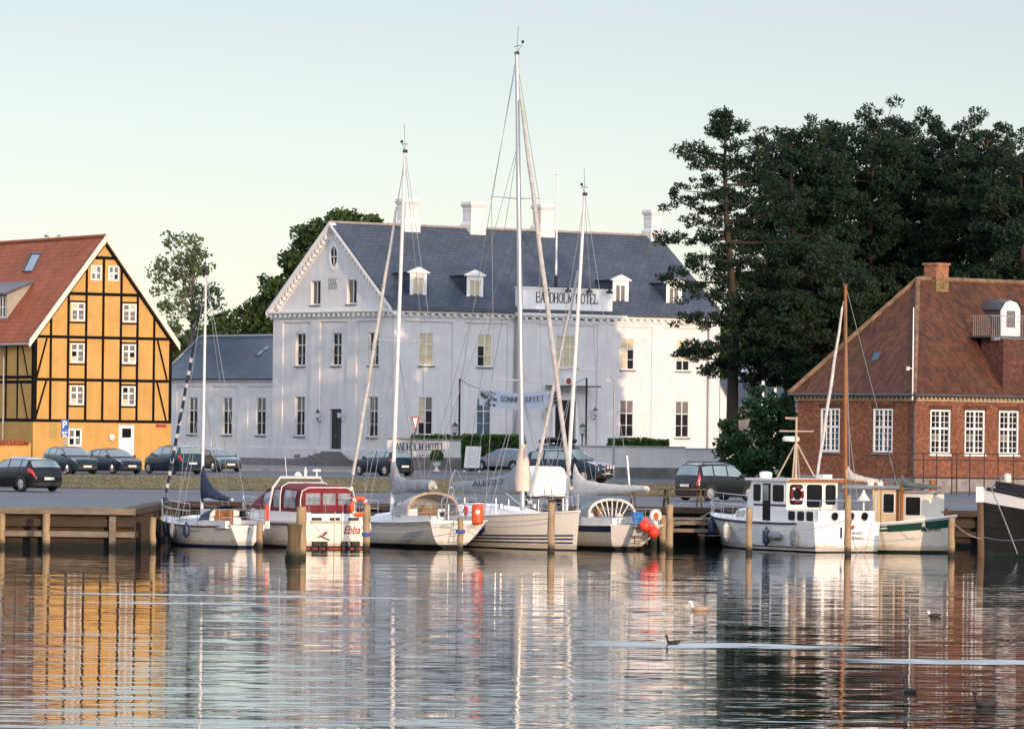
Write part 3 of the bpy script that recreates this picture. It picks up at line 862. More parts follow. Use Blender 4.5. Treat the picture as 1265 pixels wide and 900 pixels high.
# raking cornice of the gable
sl = math.hypot(half, rise)
for sgn in (0, 1):
    def rp(t, dz): 
        y = t*half; z = zE+t*rise+dz
        return (y if not sgn else hw-y, z)
    for (d0, a, b) in ((-0.46, 0.02, 0.26), (-0.36, -0.10, 0.02)):
        t0 = -0.05
        cor.mpoly(MX0, [rp(t0, a), rp(1, a), rp(1, b), rp(t0, b)], d0, 0.02)
    cor.mpoly(MX0, [rp(0.10, -0.58), rp(0.93, -0.58), rp(0.93, -0.46), rp(0.10, -0.46)], -0.10, 0.005)
    for k in range(17):
        t = 0.10+0.05*k
        cor.mpoly(MX0, [rp(t, -0.44), rp(t+0.022, -0.44), rp(t+0.022, -0.11), rp(t, -0.11)], -0.30, 0.004)
cor.build('cornice', M['white_trim'], hotel)
# roof
rf = MB(); ov = 0.44; k = rise/half
def slope_slab(mb, x0, x1, y_e, y_r, z_e, z_r, th=0.16):
    mb.add([(x0,y_e,z_e),(x1,y_e,z_e),(x1,y_r,z_r),(x0,y_r,z_r),(x0,y_e,z_e+th),(x1,y_e,z_e+th),(x1,y_r,z_r+th),(x0,y_r,z_r+th)],
           [[3,2,1,0],[4,5,6,7],[0,1,5,4],[1,2,6,5],[3,0,4,7]])
slope_slab(rf, -0.40, hl+0.15, -ov, half, zE-ov*k+0.36, zA+0.06+0.03)
slope_slab(rf, -0.40, hl+0.15, hw+ov, half, zE-ov*k+0.36, zA+0.06+0.03)
roof = rf.build('roof', M['slate'], hotel)
MB().ring_tube([(-0.42, half, zA+0.25), (hl+0.2, half, zA+0.25)], 0.10, 8).build('ridge', M['ridge_grey'], roof)
gt = MB(); gt.ring_tube([(-0.5, -ov-0.06, zE-0.0), (hl+0.3, -ov-0.06, zE-0.0)], 0.085, 8)
gt.build('gutter', M['lead'], roof)
# chimneys
for cxp, top, bot, w in ((503, 243, 289, 1.35), (584, 247, 290, 1.35), (670, 250, 293, 1.3), (806, 257, 297, 1.2)):
    s, z0 = H.y0(cxp, bot, half); z1 = H.y0(cxp, top, half)[1]
    c = MB(); hh = w/2; h = z1-z0+0.35; z0 -= 0.5
    def sq(r0, za, r1, zb): c.add([(s+a*r0, half+b*r0, za) for a, b in ((-1,-1),(1,-1),(1,1),(-1,1))]+[(s+a*r1, half+b*r1, zb) for a, b in ((-1,-1),(1,-1),(1,1),(-1,1))], [[0,1,5,4],[1,2,6,5],[2,3,7,6],[3,0,4,7],[7,6,5,4],[0,1,2,3]])
    sq(hh, z0, hh, z0+h*0.42); sq(hh, z0+h*0.42+0.002, hh*0.78, z0+h*0.5); sq(hh*0.78, z0+h*0.5, hh*0.78, z0+h*0.84)
    sq(hh*0.80, z0+h*0.76, hh*0.84, z0+h*0.80); sq(hh*0.80, z0+h*0.84, hh*1.0, z0+h*0.93); sq(hh*0.98, z0+h*0.93, hh*0.92, z0+h)
    ch = c.build('chimney', M['white_wall'], roof)
# windows
bl = [[1,1,1,1,1,1], [1,1,0,1,0,1], [1,1,1,0,1,0], [1,1,1,1,0,0]]
gb = [[1,2,1,0,0,0], [0,0,0,0,0,0], [2,2,0,0,0,0], [2,2,0,0,0,0]]
for i, c in enumerate(colsY):
    window(hotel, mpY, c-WW/2, c+WW/2, w1b, w1t, 0.10, blinds=bl[i])
    window(hotel, mpY, c-WW/2, c+WW/2, w0b, w0t, 0.10, pane='glass_blue' if i == 1 else 'glass', blinds=gb[i])
for c in colsX:
    window(hotel, mpX, c-WW/2, c+WW/2, g1b, g1t, 0.20)
    if c != colsX[1]: window(hotel, mpX, c-WW/2, c+WW/2, g0b, g0t, 0.20, blinds=[2,2,0,0,0,0])
for c in gtop: window(hotel, MX0, c-0.62, c+0.62, gtb, gtt, 0.20, rows=(), blinds=[0,2])
# door in the gable
d = MB(); d.mbox(MX0, colsX[1]-0.70, colsX[1]+0.70, db+0.02, dt-0.03, 0.26, 0.31)
for sx in (-1, 1):
    for a, b in ((0.08, 0.42), (0.48, 0.92)):
        d.mbox(MX0, colsX[1]+sx*0.36-0.24, colsX[1]+sx*0.36+0.24, db+(dt-db)*a, db+(dt-db)*b, 0.245, 0.262)
dd = d.build('door', M['black'], hotel); MB().ball((0.22, colsX[1]+0.08, db+1.05), 0.05).build('handle', M['steel'], dd)
# stone steps, each flight one part
stp = MB(); c = colsX[1]; top = db
for k_ in range(7):
    w_ = 1.0+k_*0.30; zt = top-0.02-k_*top/7.0
    stp.mbox(MX0, c-w_, c+w_, -0.25, zt, -0.5-k_*0.34, -0.095)
stp.build('steps', M['stone'], hotel)
def lantern(parent, p, out=(0, -1)):
    a = MB(); ox, oy = out
    x, y, z = p
    a.ring_tube([(x, y, z-0.35), (x+ox*0.18, y+oy*0.18, z-0.42), (x+ox*0.30, y+oy*0.30, z-0.30), (x+ox*0.30, y+oy*0.30, z-0.16)], 0.035, 6)
    q = (x+ox*0.30, y+oy*0.30)
    a.lathe([(0.06, -0.16), (0.14, -0.14), (0.15, -0.10)], (q[0], q[1], z), 6)
    a.lathe([(0.20, 0.24), (0.09, 0.40), (0.035, 0.44), (0.03, 0.54)], (q[0], q[1], z), 6)
    l = a.build('wall_lantern', M['iron'], parent)
    MB().lathe([(0.13, -0.10), (0.18, 0.24)], (q[0], q[1], z), 6).build('lantern_glass', M['lamp_clear'], l)
for px_ in (397, 423.5):
    s, z = H.x0(px_, 514); lantern(hotel, (-0.02, s, z), (-1, 0))
serif_text('year_lettering', '1886', M['black'], hotel, lambda s, z, d: (d, -s, z), -H.x0(405.5, 354)[0], zx(357.5), 1.15, 0.80, -0.002, 0.11, 0.075, 0.05)
# oval window
s, z = H.x0(413, 317)
def oval(rs, rz, n=24): return [(s+rs*math.cos(2*PI*i/n), z+rz*math.sin(2*PI*i/n)) for i in range(n)]
f = MB(); a, b = oval(0.62, 0.98), oval(0.42, 0.72); n_ = 24
for i in range(n_):
    j = (i+1) % n_
    f.quad(MX0(*a[i], -0.06), MX0(*a[j], -0.06), MX0(*b[j], -0.06), MX0(*b[i], -0.06))
    f.quad(MX0(*a[i], -0.06), MX0(*a[i], 0.01), MX0(*a[j], 0.01), MX0(*a[j], -0.06)); f.quad(MX0(*b[i], -0.06), MX0(*b[j], -0.06), MX0(*b[j], 0.0), MX0(*b[i], 0.0))
f.mbox(MX0, s-0.03, s+0.03, z-0.70, z+0.70, -0.035, -0.002); f.mbox(MX0, s-0.40, s-0.031, z-0.03, z+0.03, -0.035, -0.002); f.mbox(MX0, s+0.031, s+0.40, z-0.03, z+0.03, -0.035, -0.002)
ow = f.build('window', M['frame_white'], hotel); MB().poly([MX0(*q, -0.004) for q in b]).build('pane', M['glass'], ow)
# centre bay with attic sign
CB = 0.40
mpC = shifted(MY0, -CB)
zCor = H.y0(700, 388, -CB)[1]; zS0 = H.y0(700, 383, -CB)[1]; zS1 = H.y0(700, 357.5, -CB)[1]
cw0, cw1 = H.y0(689.5, 450, -CB)[0], H.y0(710.5, 450, -CB)[0]
d0c, d1c = H.y0(684.5, 520, -CB)[0], H.y0(710, 520, -CB)[0]
dtc = H.y0(697, 494, -CB)[1]; w1bc, w1tc = H.y0(700, 454.5, -CB)[1], H.y0(700, 414, -CB)[1]
cwm, cww = (cw0+cw1)/2, 1.95
bay = MB()
bay.wall(mpC, [0, zCor-0.45], lambda z: cx0, lambda z: cx1, [(cwm-cww/2, cwm+cww/2, w1bc, w1tc), (d0c, d1c, 0.9, dtc)], 0.16)
bay.quad((cx0, -CB, 0), (cx0, 0.3, 0), (cx0, 0.3, zCor), (cx0, -CB, zCor)); bay.quad((cx1, -CB, 0), (cx1, 0.3, 0), (cx1, 0.3, zCor), (cx1, -CB, zCor))
pa, pb = H.y0(662, 450, -CB)[0], H.y0(737.5, 450, -CB)[0]
bay.mbox(mpC, cx0-0.02, pa, 0.5, zCor-0.46, -0.08, 0.01); bay.mbox(mpC, pb, cx1+0.02, 0.5, zCor-0.46, -0.08, 0.01); bay.mbox(mpC, pa, pb, H.y0(700, 401.5, -CB)[1], zCor-0.46, -0.08, 0.01)
bay.build('entrance_bay', M['white_wall'], hotel)
bc = MB()
bc.mbox(mpC, cx0-0.55, cx1+0.55, zCor-0.16, zCor, -0.55, 0.9); bc.mbox(mpC, cx0-0.42, cx1+0.42, zCor-0.28, zCor-0.16, -0.42, 0.9); bc.mbox(mpC, cx0-0.15, cx1+0.15, zCor-0.62, zCor-0.45, -0.15, 0.9)
for k_ in range(13):
    s = cx0+(k_+0.5)*(cx1-cx0)/13; bc.mbox(mpC, s-0.14, s+0.14, zCor-0.45, zCor-0.28, -0.34, 0.5)
bc.build('entrance_cornice', M['white_trim'], hotel)
sg = MB(); sx0, sx1 = H.y0(641, 370, -CB)[0], H.y0(756, 370, -CB)[0]
sg.mbox(mpC, sx0, sx1, zS0, zS1, -0.05, 0.45); sg.mbox(mpC, sx0-0.06, sx1+0.06, zS1, zS1+0.10, -0.12, 0.5)
sign = sg.build('roof_sign', M['white_trim'], hotel)
MB().mbox(mpC, sx0-0.02, sx1+0.02, zCor+0.003, zS0-0.003, -0.06, 0.4).build('sign_base', M['lead'], sign)
t0, t1 = H.y0(661.5, 370, -CB)[0], H.y0(739, 370, -CB)[0]
serif_text('sign_lettering', 'BANDHOLM HOTEL', M['black'], sign, mpC, t0, H.y0(700, 374.5, -CB)[1], t1-t0, 0.72, -0.053, 0.17, 0.115)
for px_ in (670, 697, 723, 748):
    s, z = H.y0(px_, 360, -CB)
    l = MB(); l.ring_tube([(s-0.25, -CB+0.1, zS1+0.05), (s-0.15, -CB-0.35, zS1+0.22), (s, -CB-0.55, zS1-0.02)], 0.03, 6); l.lathe([(0.05, 0.12), (0.20, -0.02), (0.25, -0.16), (0.2, -0.2)], (s, -CB-0.5, zS1-0.02), 12)
    l.build('spotlight', M['black'], sign)
window(hotel, mpC, cwm-cww/2, cwm+cww/2, w1bc, w1tc, 0.10, cols=3, blinds=[1])
f = MB()
f.mbox(mpC, d0c-0.22, d0c, 0.6, dtc+0.5, -0.12, 0.02); f.mbox(mpC, d1c, d1c+0.22, 0.6, dtc+0.5, -0.12, 0.02); f.mbox(mpC, d0c, d1c, dtc, dtc+0.5, -0.12, 0.02)
f.build('door_surround', M['white_trim'], hotel)
d = MB(); d.mbox(mpC, d0c, d1c, 0.9, dtc-0.72, 0.12, 0.16); d.mbox(mpC, d0c, d1c, dtc-0.78, dtc-0.72, 0.06, 0.118); d.mbox(mpC, d0c, d1c, dtc-0.72, dtc, 0.125, 0.15)
dd = d.build('door', M['glass'], hotel)
MB().mbox(mpC, (d0c+d1c)/2-0.03, (d0c+d1c)/2+0.03, 0.9, dtc-0.79, 0.09, 0.117).build('door_stile', M['frame_white'], dd)
s0, z = H.y0(673, 476.5, -CB); s1 = H.y0(727, 476.5, -CB)[0]
MB().box(s0, s1, -CB-1.5, -CB-0.09, z-0.05, z+0.05).build('canopy', M['lead'], hotel)
s, z = H.y0(700.5, 468.5, -CB)
MB().mpoly(mpC, [(s+0.36*math.cos(i*PI/10), z+0.44*math.sin(i*PI/10)) for i in range(20)], -0.05, -0.002).build('wall_emblem', M['sign_white'], hotel)
MB().mpoly(mpC, [(s+0.10+0.22*math.cos(i*PI/8), z-0.12+0.24*math.sin(i*PI/8)) for i in range(16)], -0.06, -0.051).build('wall_emblem', M['sign_red'], hotel)
for px_ in (672.5, 731.5):
    s, z = H.y0(px_, 511, -CB); lantern(hotel, (s, -CB-0.10, z), (0, -1))
# downpipes
dp = MB()
for px_ in (635, 874.5):
    s = H.y0(px_, 450)[0]; dp.ring_tube([(s, -0.38, zE-0.25), (s, -0.14, zE-0.75), (s, -0.14, 0.1)], 0.055, 8)
dp.build('downpipe', M['zinc'], hotel)
# dormers
for px_, pt, pb_ in ((517, 330, 373), (587, 333.5, 374), (767, 339.5, 377.5), (833, 343, 380)):
    dY = 0.75
    s, zt = H.y0(px_, pt, dY); zb = zE+dY*k+0.18
    wd, zw = 0.72, zt-0.42
    do = MB(); mpd = shifted(MY0, dY)
    do.wall(mpd, [zb, zw], lambda z: s-wd, lambda z: s+wd, [(s-0.47, s+0.47, zb+0.12, zw-0.28)], 0.1)
    dm = do.build('dormer', M['white_trim'], roof)
    def pen(d0, d1, a, h0, h1): return [(s-a, zw+h0), (s+a, zw+h0), (s+a, zw+h0+0.08), (s, zw+h1), (s-a, zw+h0+0.08)], d0, d1
    MB().mpoly(mpd, *pen(-0.14, 0.12, wd+0.16, 0.003, 0.44)).build('pediment', M['white_trim'], dm)
    zr = lambda y: zE+y*k+0.16
    yb_ = (zw-zE-0.16)/k
    ck = MB()
    for sg_ in (-1, 1):
        x = s+sg_*(wd-0.003)
        ck.poly([(x, dY+0.02, zb), (x, dY+0.02, zw), (x, yb_, zw)])
    ck.build('cheek', M['slate'], dm)
    rr = MB(); yb2 = (zw+0.4-zE-0.16)/k
    for sg_ in (-1, 1):
        rr.quad((s, dY+0.13, zw+0.42), (s+sg_*(wd+0.16), dY+0.13, zw+0.06), (s+sg_*(wd+0.16), yb_, zw+0.02), (s, yb2, zw+0.42))
    rr.build('dormer_roof', M['slate'], dm)
    f = MB(); z0_, z1_ = zb+0.12, zw-0.28
    for a, b in ((-0.47, -0.40), (-0.04, 0.04), (0.40, 0.47)): f.mbox(mpd, s+a, s+b, z0_, z1_, 0.02, 0.10)
    for a, b in ((-0.40, -0.04), (0.04, 0.40)):
        f.mbox(mpd, s+a, s+b, z1_-0.07, z1_, 0.02, 0.10); f.mbox(mpd, s+a, s+b, z0_, z0_+0.08, 0.02, 0.10)
    for a, b in ((-0.40, -0.04), (0.04, 0.40)): f.mbox(mpd, s+a, s+b, z0_+0.08, z1_-0.07, 0.092, 0.097, 1)
    f.build('dormer_window', [M['frame_white'], M['curtain'] if px_ > 700 else M['blind']], dm)
    rl = MB()
    for i in range(9): rl.tube((s+wd+0.08, dY-0.1+i*0.16, zr(dY-0.1+i*0.16)), (s+wd+0.08, dY-0.1+i*0.16, zr(dY)+0.95), 0.015, n=4)
    rl.tube((s+wd+0.08, dY-0.1, zr(dY)+0.95), (s+wd+0.08, dY+1.2, zr(dY)+0.95), 0.02, n=4)
    rl.build('railing', M['iron'], dm)
# the lower wing
wing = thing('hotel_wing', 'low single-storey wing with blue-grey slate roof at the left of the hotel', 'building', H.o, H.psi)
WD = 0.35; mpW = shifted(MX0, WD)
ws0, ws1 = hw, H.x0(203, 480, WD)[0]
zWE = H.x0(300, 467, WD)[1]; zWR = H.x0(300, 415.5, 4.4)[1]
wb, wt = H.x0(300, 537, WD)[1], H.x0(300, 490.5, WD)[1]
wc = [H.x0(x, 515, WD)[0] for x in (321, 279.5, 237)]
wl = MB(); ops = [(c-WW/2, c+WW/2, wb, wt) for c in wc]
wl.wall(shifted(mpW, 0.08), [0, zWE], lambda z: ws0, lambda z: ws1, ops, 0.16)
wl.quad((WD, ws1, 0), (WD+8, ws1, 0), (WD+8, ws1, zWE), (WD, ws1, zWE))
wl.build('wall', M['white_wall'], wing)
pr = MB(); zp = H.x0(300, 477, WD)[1]
for a, b in ((338, 336), (305.5, 294), (261, 249.5), (218, 203)):
    pr.mbox(mpW, H.x0(a, 500, WD)[0], H.x0(b, 500, WD)[0], zPl, zp, 0, 0.09)
pr.mbox(mpW, ws0, ws1, zp, zWE, 0, 0.09); pr.mbox(mpW, ws0, ws1, 0.42, zPl, -0.05, 0.09); pr.mbox(mpW, ws0, ws1, zWE-0.25, zWE-0.08, -0.12, -0.001)
pr.build('pilaster', M['white_wall'], wing)
MB().mbox(mpW, ws0, ws1, -0.3, 0.42, -0.08, 0.09).build('stone_base', M['granite'], wing)
for c in wc: window(wing, shifted(mpW, 0.08), c-WW/2, c+WW/2, wb, wt, 0.14, blinds=[2,2,0,0,0,0])
r = MB(); xr = 4.4
hy = H.x0(247, 416, xr)[0]
e0, e1 = WD-0.35, WD+8.4
r.add([(e0, ws0, zWE), (e0, ws1+0.3, zWE), (xr, hy, zWR), (xr, ws0, zWR), (e1, ws0, zWE), (e1, ws1+0.3, zWE)], [[0,1,2,3],[1,5,2],[5,4,3,2]])
r.mbox(MX0, ws0, ws1+0.3, zWE-0.08, zWE-0.003, e0, e0+0.4)
wr = r.build('roof', M['slate_blue'], wing)
rd = MB(); rd.ring_tube([(xr, ws0, zWR+0.03), (xr, hy, zWR+0.03)], 0.11, 8); rd.ring_tube([(xr, hy, zWR+0.03), (e0, ws1+0.3, zWE+0.03)], 0.09, 8)
rd.build('ridge', M['zinc'], wr)
s, z = H.x0(322, 436, 2.6); kk = (zWR-zWE)/(xr-e0)
def onr(y, x): return (x, y, zWE+(x-e0)*kk+0.05)
MB().quad(onr(s+0.35, 2.2), onr(s-0.25, 2.2), onr(s-0.35, 3.2), onr(s+0.25, 3.2)).build('skylight', M['glass_blue'], wr)

# ------------------------------------------------------------------ the yellow half-timbered house
p = at(40, 588, 300.0)
Yh = Frame((p.x, 300.0, zg(300)), math.radians(30))
yw = Yh.y0(212, 470)[0]
house = thing('half_timbered_house', 'yellow half-timbered gabled house with red tiled roof at the far left', 'house', Yh.o, Yh.psi)
yz_ = lambda py, px=127: Yh.y0(px, py)[1]
yE, yA = yz_(417.5), yz_(296)
yhalf = yw/2; yk = (yA-yE)/yhalf; DL = 19.0
lx = lambda z: 0 if z <= yE else (z-yE)/yk
rx = lambda z: yw if z <= yE else yw-(z-yE)/yk
xs_ = lambda px, py=470: Yh.y0(px, py)[0]
wins = []
for row in ((374.5, 397), (424.5, 448.5), (476.5, 500.5)):
    for c in (95.3, 159): wins.append((xs_(c)-0.47, xs_(c)+0.47, yz_(row[1]), yz_(row[0])))
for c in (117.2, 138.8): wins.append((xs_(c)-0.37, xs_(c)+0.37, yz_(346.5), yz_(328)))
gw = (xs_(84.8), xs_(101.5), yz_(551.5), yz_(529.5))
dr = (xs_(147.5), xs_(166.5), 0.15, yz_(524.5))
b = MB()
b.wall(MY0, [0, yE, yA], lx, rx, wins+[gw, dr], 0.06)
b.wall(MX0, [0, yE], lambda z: 0, lambda z: DL, [], 0.05)
b.quad((yw, 0, 0), (yw, DL, 0), (yw, DL, yE), (yw, 0, yE)); b.poly([(0, DL, 0), (yw, DL, 0), (yw, DL, yE), (yw/2, DL, yA), (0, DL, yE)])
b.build('wall', M['yellow_wall'], house)
tm = MB(); T0, T1 = -0.022, 0.03
zB = [yz_(417), yz_(469.5), yz_(520)]
zU = [yz_(363.5), yz_(318.5)]
cnt = [0]
def beam(s0, s1, z0, z1):
    cnt[0] += 1; e = 0.0004*(cnt[0] % 9); tm.mbox(MY0, s0, s1, z0, z1, T0-e, T1)
def brace(a, b_, w=0.12):
    cnt[0] += 1; tm.mbar(MY0, a, b_, w, T0-0.0004*(cnt[0] % 9)-0.004, T1)
for z in zB: beam(0, yw, z-0.09, z+0.09)
for z in zU: beam(lx(z)+0.05, rx(z)-0.05, z-0.1, z+0.1)
posts = [62.2, 83.6, 105.6, 126.6, 148.6, 169, 189.7]
for px_ in posts:
    s = xs_(px_); ztop = yE+min(s, yw-s)*yk-0.12
    if px_ in (126.6,): ztop = zU[1]
    beam(s-0.08, s+0.08, zB[2], ztop)
beam(0, 0.22, zB[2], yE); beam(yw-0.2, yw, zB[2], yE)
for (a, b_) in ((57.3, 45), (57.0, 44)):
    pass
brace((xs_(57.3), zB[0]-0.1), (xs_(45), zB[1]+0.1)); brace((xs_(57), zB[1]-0.1), (xs_(44), zB[2]+0.1))
brace((xs_(194), zB[0]-0.1), (xs_(206), zB[1]+0.1)); brace((xs_(194), zB[1]-0.1), (xs_(205.5), zB[2]+0.1))
for row in ((373, 399), (423, 450.5), (474.8, 502)):
    for a, c in ((83.6, 105.6), (148.6, 169)):
        for q in row: z = yz_(q); beam(xs_(a), xs_(c), z-0.05, z+0.05)
# beams under the verges
for sgn in (0, 1):
    f_ = (lambda t: (t*yhalf, yE+t*(yA-yE))) if not sgn else (lambda t: (yw-t*yhalf, yE+t*(yA-yE)))
    a, c = f_(0.02), f_(0.985)
    brace((a[0], a[1]-0.24), (c[0], c[1]-0.24), 0.16)
# left side
def beamx(y0, y1, z0, z1): cnt[0] += 1; tm.mbox(MX0, y0, y1, z0, z1, T0-0.0004*(cnt[0] % 9), T1)
zl = [Yh.x0(20, 415)[1]-0.1, Yh.x0(20, 465.5)[1], Yh.x0(20, 471.5)[1], Yh.x0(20, 518.5)[1]]
for z in zl: beamx(0.0, DL, z-0.09, z+0.09)
beamx(0.0, 0.26, zl[3], yE)
yy = 0.26
for px_ in (22, 8, -8, -24): 
    s = Yh.x0(px_, 450)[0]; beamx(s-0.1, s+0.1, zl[3], yE)
s0 = Yh.x0(26, 450)[0]; s1 = Yh.x0(35, 450)[0]
for za, zb_ in ((zl[0]-0.1, zl[1]), (zl[2], zl[3])): tm.mbar(MX0, (s0, za), (s1, zb_), 0.14, T0-0.006, T1)
tm.build('timber_frame', M['timber'], house)
for w in wins: window(house, MY0, w[0], w[1], w[2], w[3], 0.05, rows=(0.37, 0.68) if w[1]-w[0] > 0.8 else (0.5,), blinds=random.sample([2,2,2,2,0,1,2], 6), sill=False, fr=0.085, mull=0.11)
window(house, MY0, gw[0], gw[1], gw[2], gw[3], 0.05, rows=(0.5,), blinds=[2,0,0,2], sill=False, fr=0.1, mull=0.12)
d = MB(); d.mbox(MY0, dr[0], dr[1], dr[2], dr[3], 0.01, 0.055); d.mbox(MY0, dr[0]+0.08, dr[1]-0.08, dr[2]+0.1, dr[3]-0.1, -0.012, 0.009)
dd = d.build('door', M['frame_white'], house); MB().mbox(MY0, dr[0]+0.22, dr[1]-0.22, dr[3]-0.78, dr[3]-0.2, -0.02, -0.013).build('door_light', M['glass'], dd)
MB().ball((dr[1]-0.16, -0.06, dr[2]+1.0), 0.04).build('handle', M['black'], dd)
MB().mbox(MY0, xs_(61), xs_(71), yz_(542), yz_(523), -0.004, 0.0).build('wall_patch', mk('faded_render', (0.36, 0.25, 0.075), 0.85, 0.15), house)
l = MB(); l.ball((xs_(138.5), -0.08, yz_(540)), 0.2, sz=(1, .5, 1.1)); l.build('wall_lamp', M['gel_cream'], house)
MB().mbox(MY0, xs_(193), xs_(206), yz_(526.5), yz_(523), -0.03, 0).build('name_board', M['sign_red'], house)
# roof
yr_ = MB(); ov = 0.38
zlo = yE-ov*yk
slope_slab(yr_, 0, 0, 0, 0, 0, 0) if False else None
for sgn in (0, 1):
    e = -ov if not sgn else yw+ov
    yr_.add([(e, -0.22, zlo), (yhalf, -0.22, yA), (yhalf, DL+0.2, yA), (e, DL+0.2, zlo), (e, -0.22, zlo+0.18), (yhalf, -0.22, yA+0.22), (yhalf, DL+0.2, yA+0.22), (e, DL+0.2, zlo+0.18)],
            [[0,1,2,3],[4,5,6,7],[0,3,7,4],[2,3,7,6]])
roofY = yr_.build('roof', M['red_tile'], house)
MB().ring_tube([(yhalf, -0.22, yA+0.22), (yhalf, DL+0.2, yA+0.22)], 0.14, 8).build('ridge', M['red_tile'], roofY)
bb_ = MB()
for sgn in (0, 1):
    e = -ov-0.05 if not sgn else yw+ov+0.05
    zz = yE-(ov+0.05)*yk
    bb_.mpoly(MY0, [(e, zz-0.12), (yhalf, yA-0.12), (yhalf, yA+0.34), (e, zz+0.34)], -0.30 - 0.002*sgn, -0.215)
bb_.build('bargeboard', mk('bargeboard_paint', (0.66, 0.62, 0.52), 0.5, 0.1), roofY)
gg = MB(); gg.ring_tube([(-ov-0.06, -0.2, zlo+0.02), (-ov-0.06, DL, zlo+0.02)], 0.08, 8); s = Yh.x0(6, 480)[0]
gg.ring_tube([(-ov-0.06, s, zlo), (-0.1, s, zlo-0.5), (-0.1, s, 0.2)], 0.06, 8)
gg.build('gutter', M['zinc'], roofY)
def onY(x, y, up=0.2): return (x, y, yE+x*yk+up)
# rooflight and shed dormer on the left slope
def roof_hit(px, py, up):
    n = Yh.u*(-yk)+Vector((0, 0, 1)); p0 = Yh.world((0, 0, yE+up)); rr = ray(px, py)
    return Yh.local(CAMP+rr*((p0-CAMP).dot(n)/rr.dot(n)))
q = [roof_hit(x, y, 0.27) for x, y in ((28, 335), (40, 335), (51, 313), (39, 313))]
rl = MB(); rl.poly(q); rl.build('rooflight', M['glass_blue'], roofY)
fr_ = MB()
for a, c in zip(q, q[1:]+q[:1]): fr_.ring_tube([a, c], 0.07, 4)
fr_.build('rooflight_frame', M['lead'], roofY)
dm_b = roof_hit(8, 394, 0.2); y1 = dm_b.y
xf = dm_b.x; ztp = Yh.x0(8, 364, xf)[1]; xb = (ztp+0.75-yE-0.2)/yk
dmr = MB(); dmr.poly([(xf, y1, dm_b.z), (xf, y1, ztp), (xb, y1, ztp+0.75)])
dmr.wall(lambda s_, z_, d_: (xf+d_, s_, z_), [dm_b.z, ztp], lambda z: y1, lambda z: y1+5.5, [(y1+0.15, y1+1.15, dm_b.z+0.1, ztp-0.12), (y1+1.3, y1+2.3, dm_b.z+0.1, ztp-0.12)], 0.08)
dob = dmr.build('dormer', mk('dormer_cheek', (0.30, 0.29, 0.25), 0.7, 0.15), roofY)
for a in (y1+0.15, y1+1.3):
    f = MB(); mpd = lambda s_, z_, d_: (xf+d_, s_, z_)
    z0_, z1_ = dm_b.z+0.1, ztp-0.12
    for u0, u1 in ((0, .08), (.46, .54), (.92, 1.0)): f.mbox(mpd, a+u0, a+u1, z0_, z1_, 0.0, 0.07)
    for u0, u1 in ((.08, .46), (.54, .92)):
        for zz in (z0_, (z0_+z1_)/2-0.03, z1_-0.07): f.mbox(mpd, a+u0, a+u1, zz, zz+0.07, 0.01, 0.07)
        f.mbox(mpd, a+u0, a+u1, z0_+0.07, z1_-0.07, 0.062, 0.068, 1)
    f.build('dormer_window', [M['frame_white'], M['glass']], dob)
slb = MB(); slb.add([(xf-0.3, y1-0.2, ztp-0.02), (xb+0.3, y1-0.2, ztp+0.85), (xb+0.3, y1+5.7, ztp+0.85), (xf-0.3, y1+5.7, ztp-0.02), (xf-0.3, y1-0.2, ztp+0.12), (xb+0.3, y1-0.2, ztp+0.99), (xb+0.3, y1+5.7, ztp+0.99), (xf-0.3, y1+5.7, ztp+0.12)], [[3,2,1,0],[4,5,6,7],[0,1,5,4],[1,2,6,5],[2,3,7,6],[3,0,4,7]])
slb.build('dormer_roof', M['lead'], dob)
# garden wall beside it
gwl = thing('garden_wall', 'low yellow garden wall with red coping tiles beside the half-timbered house', 'wall', Yh.o, Yh.psi)
a = Yh.local(at(-60, 560, 297)); zt = Yh.y0(20, 547, -0.3)[1]
MB().mbox(MY0, Yh.y0(-70, 560, -0.3)[0], Yh.y0(36, 560, -0.3)[0], -0.2, zt, -0.55, -0.3).build('wall', M['yellow_wall'], gwl)
cp = MB(); s0, s1 = Yh.y0(-70, 560, -0.3)[0], Yh.y0(36, 560, -0.3)[0]
n_ = int((s1-s0)/0.24)
for i in range(n_):
    x = s0+i*0.24; cp.ring_tube([(x+0.12, -0.70, zt-0.05), (x+0.12, -0.42, zt+0.10), (x+0.12, -0.15, zt-0.05)], 0.115, 6)
cp.build('coping', M['red_tile'], gwl)
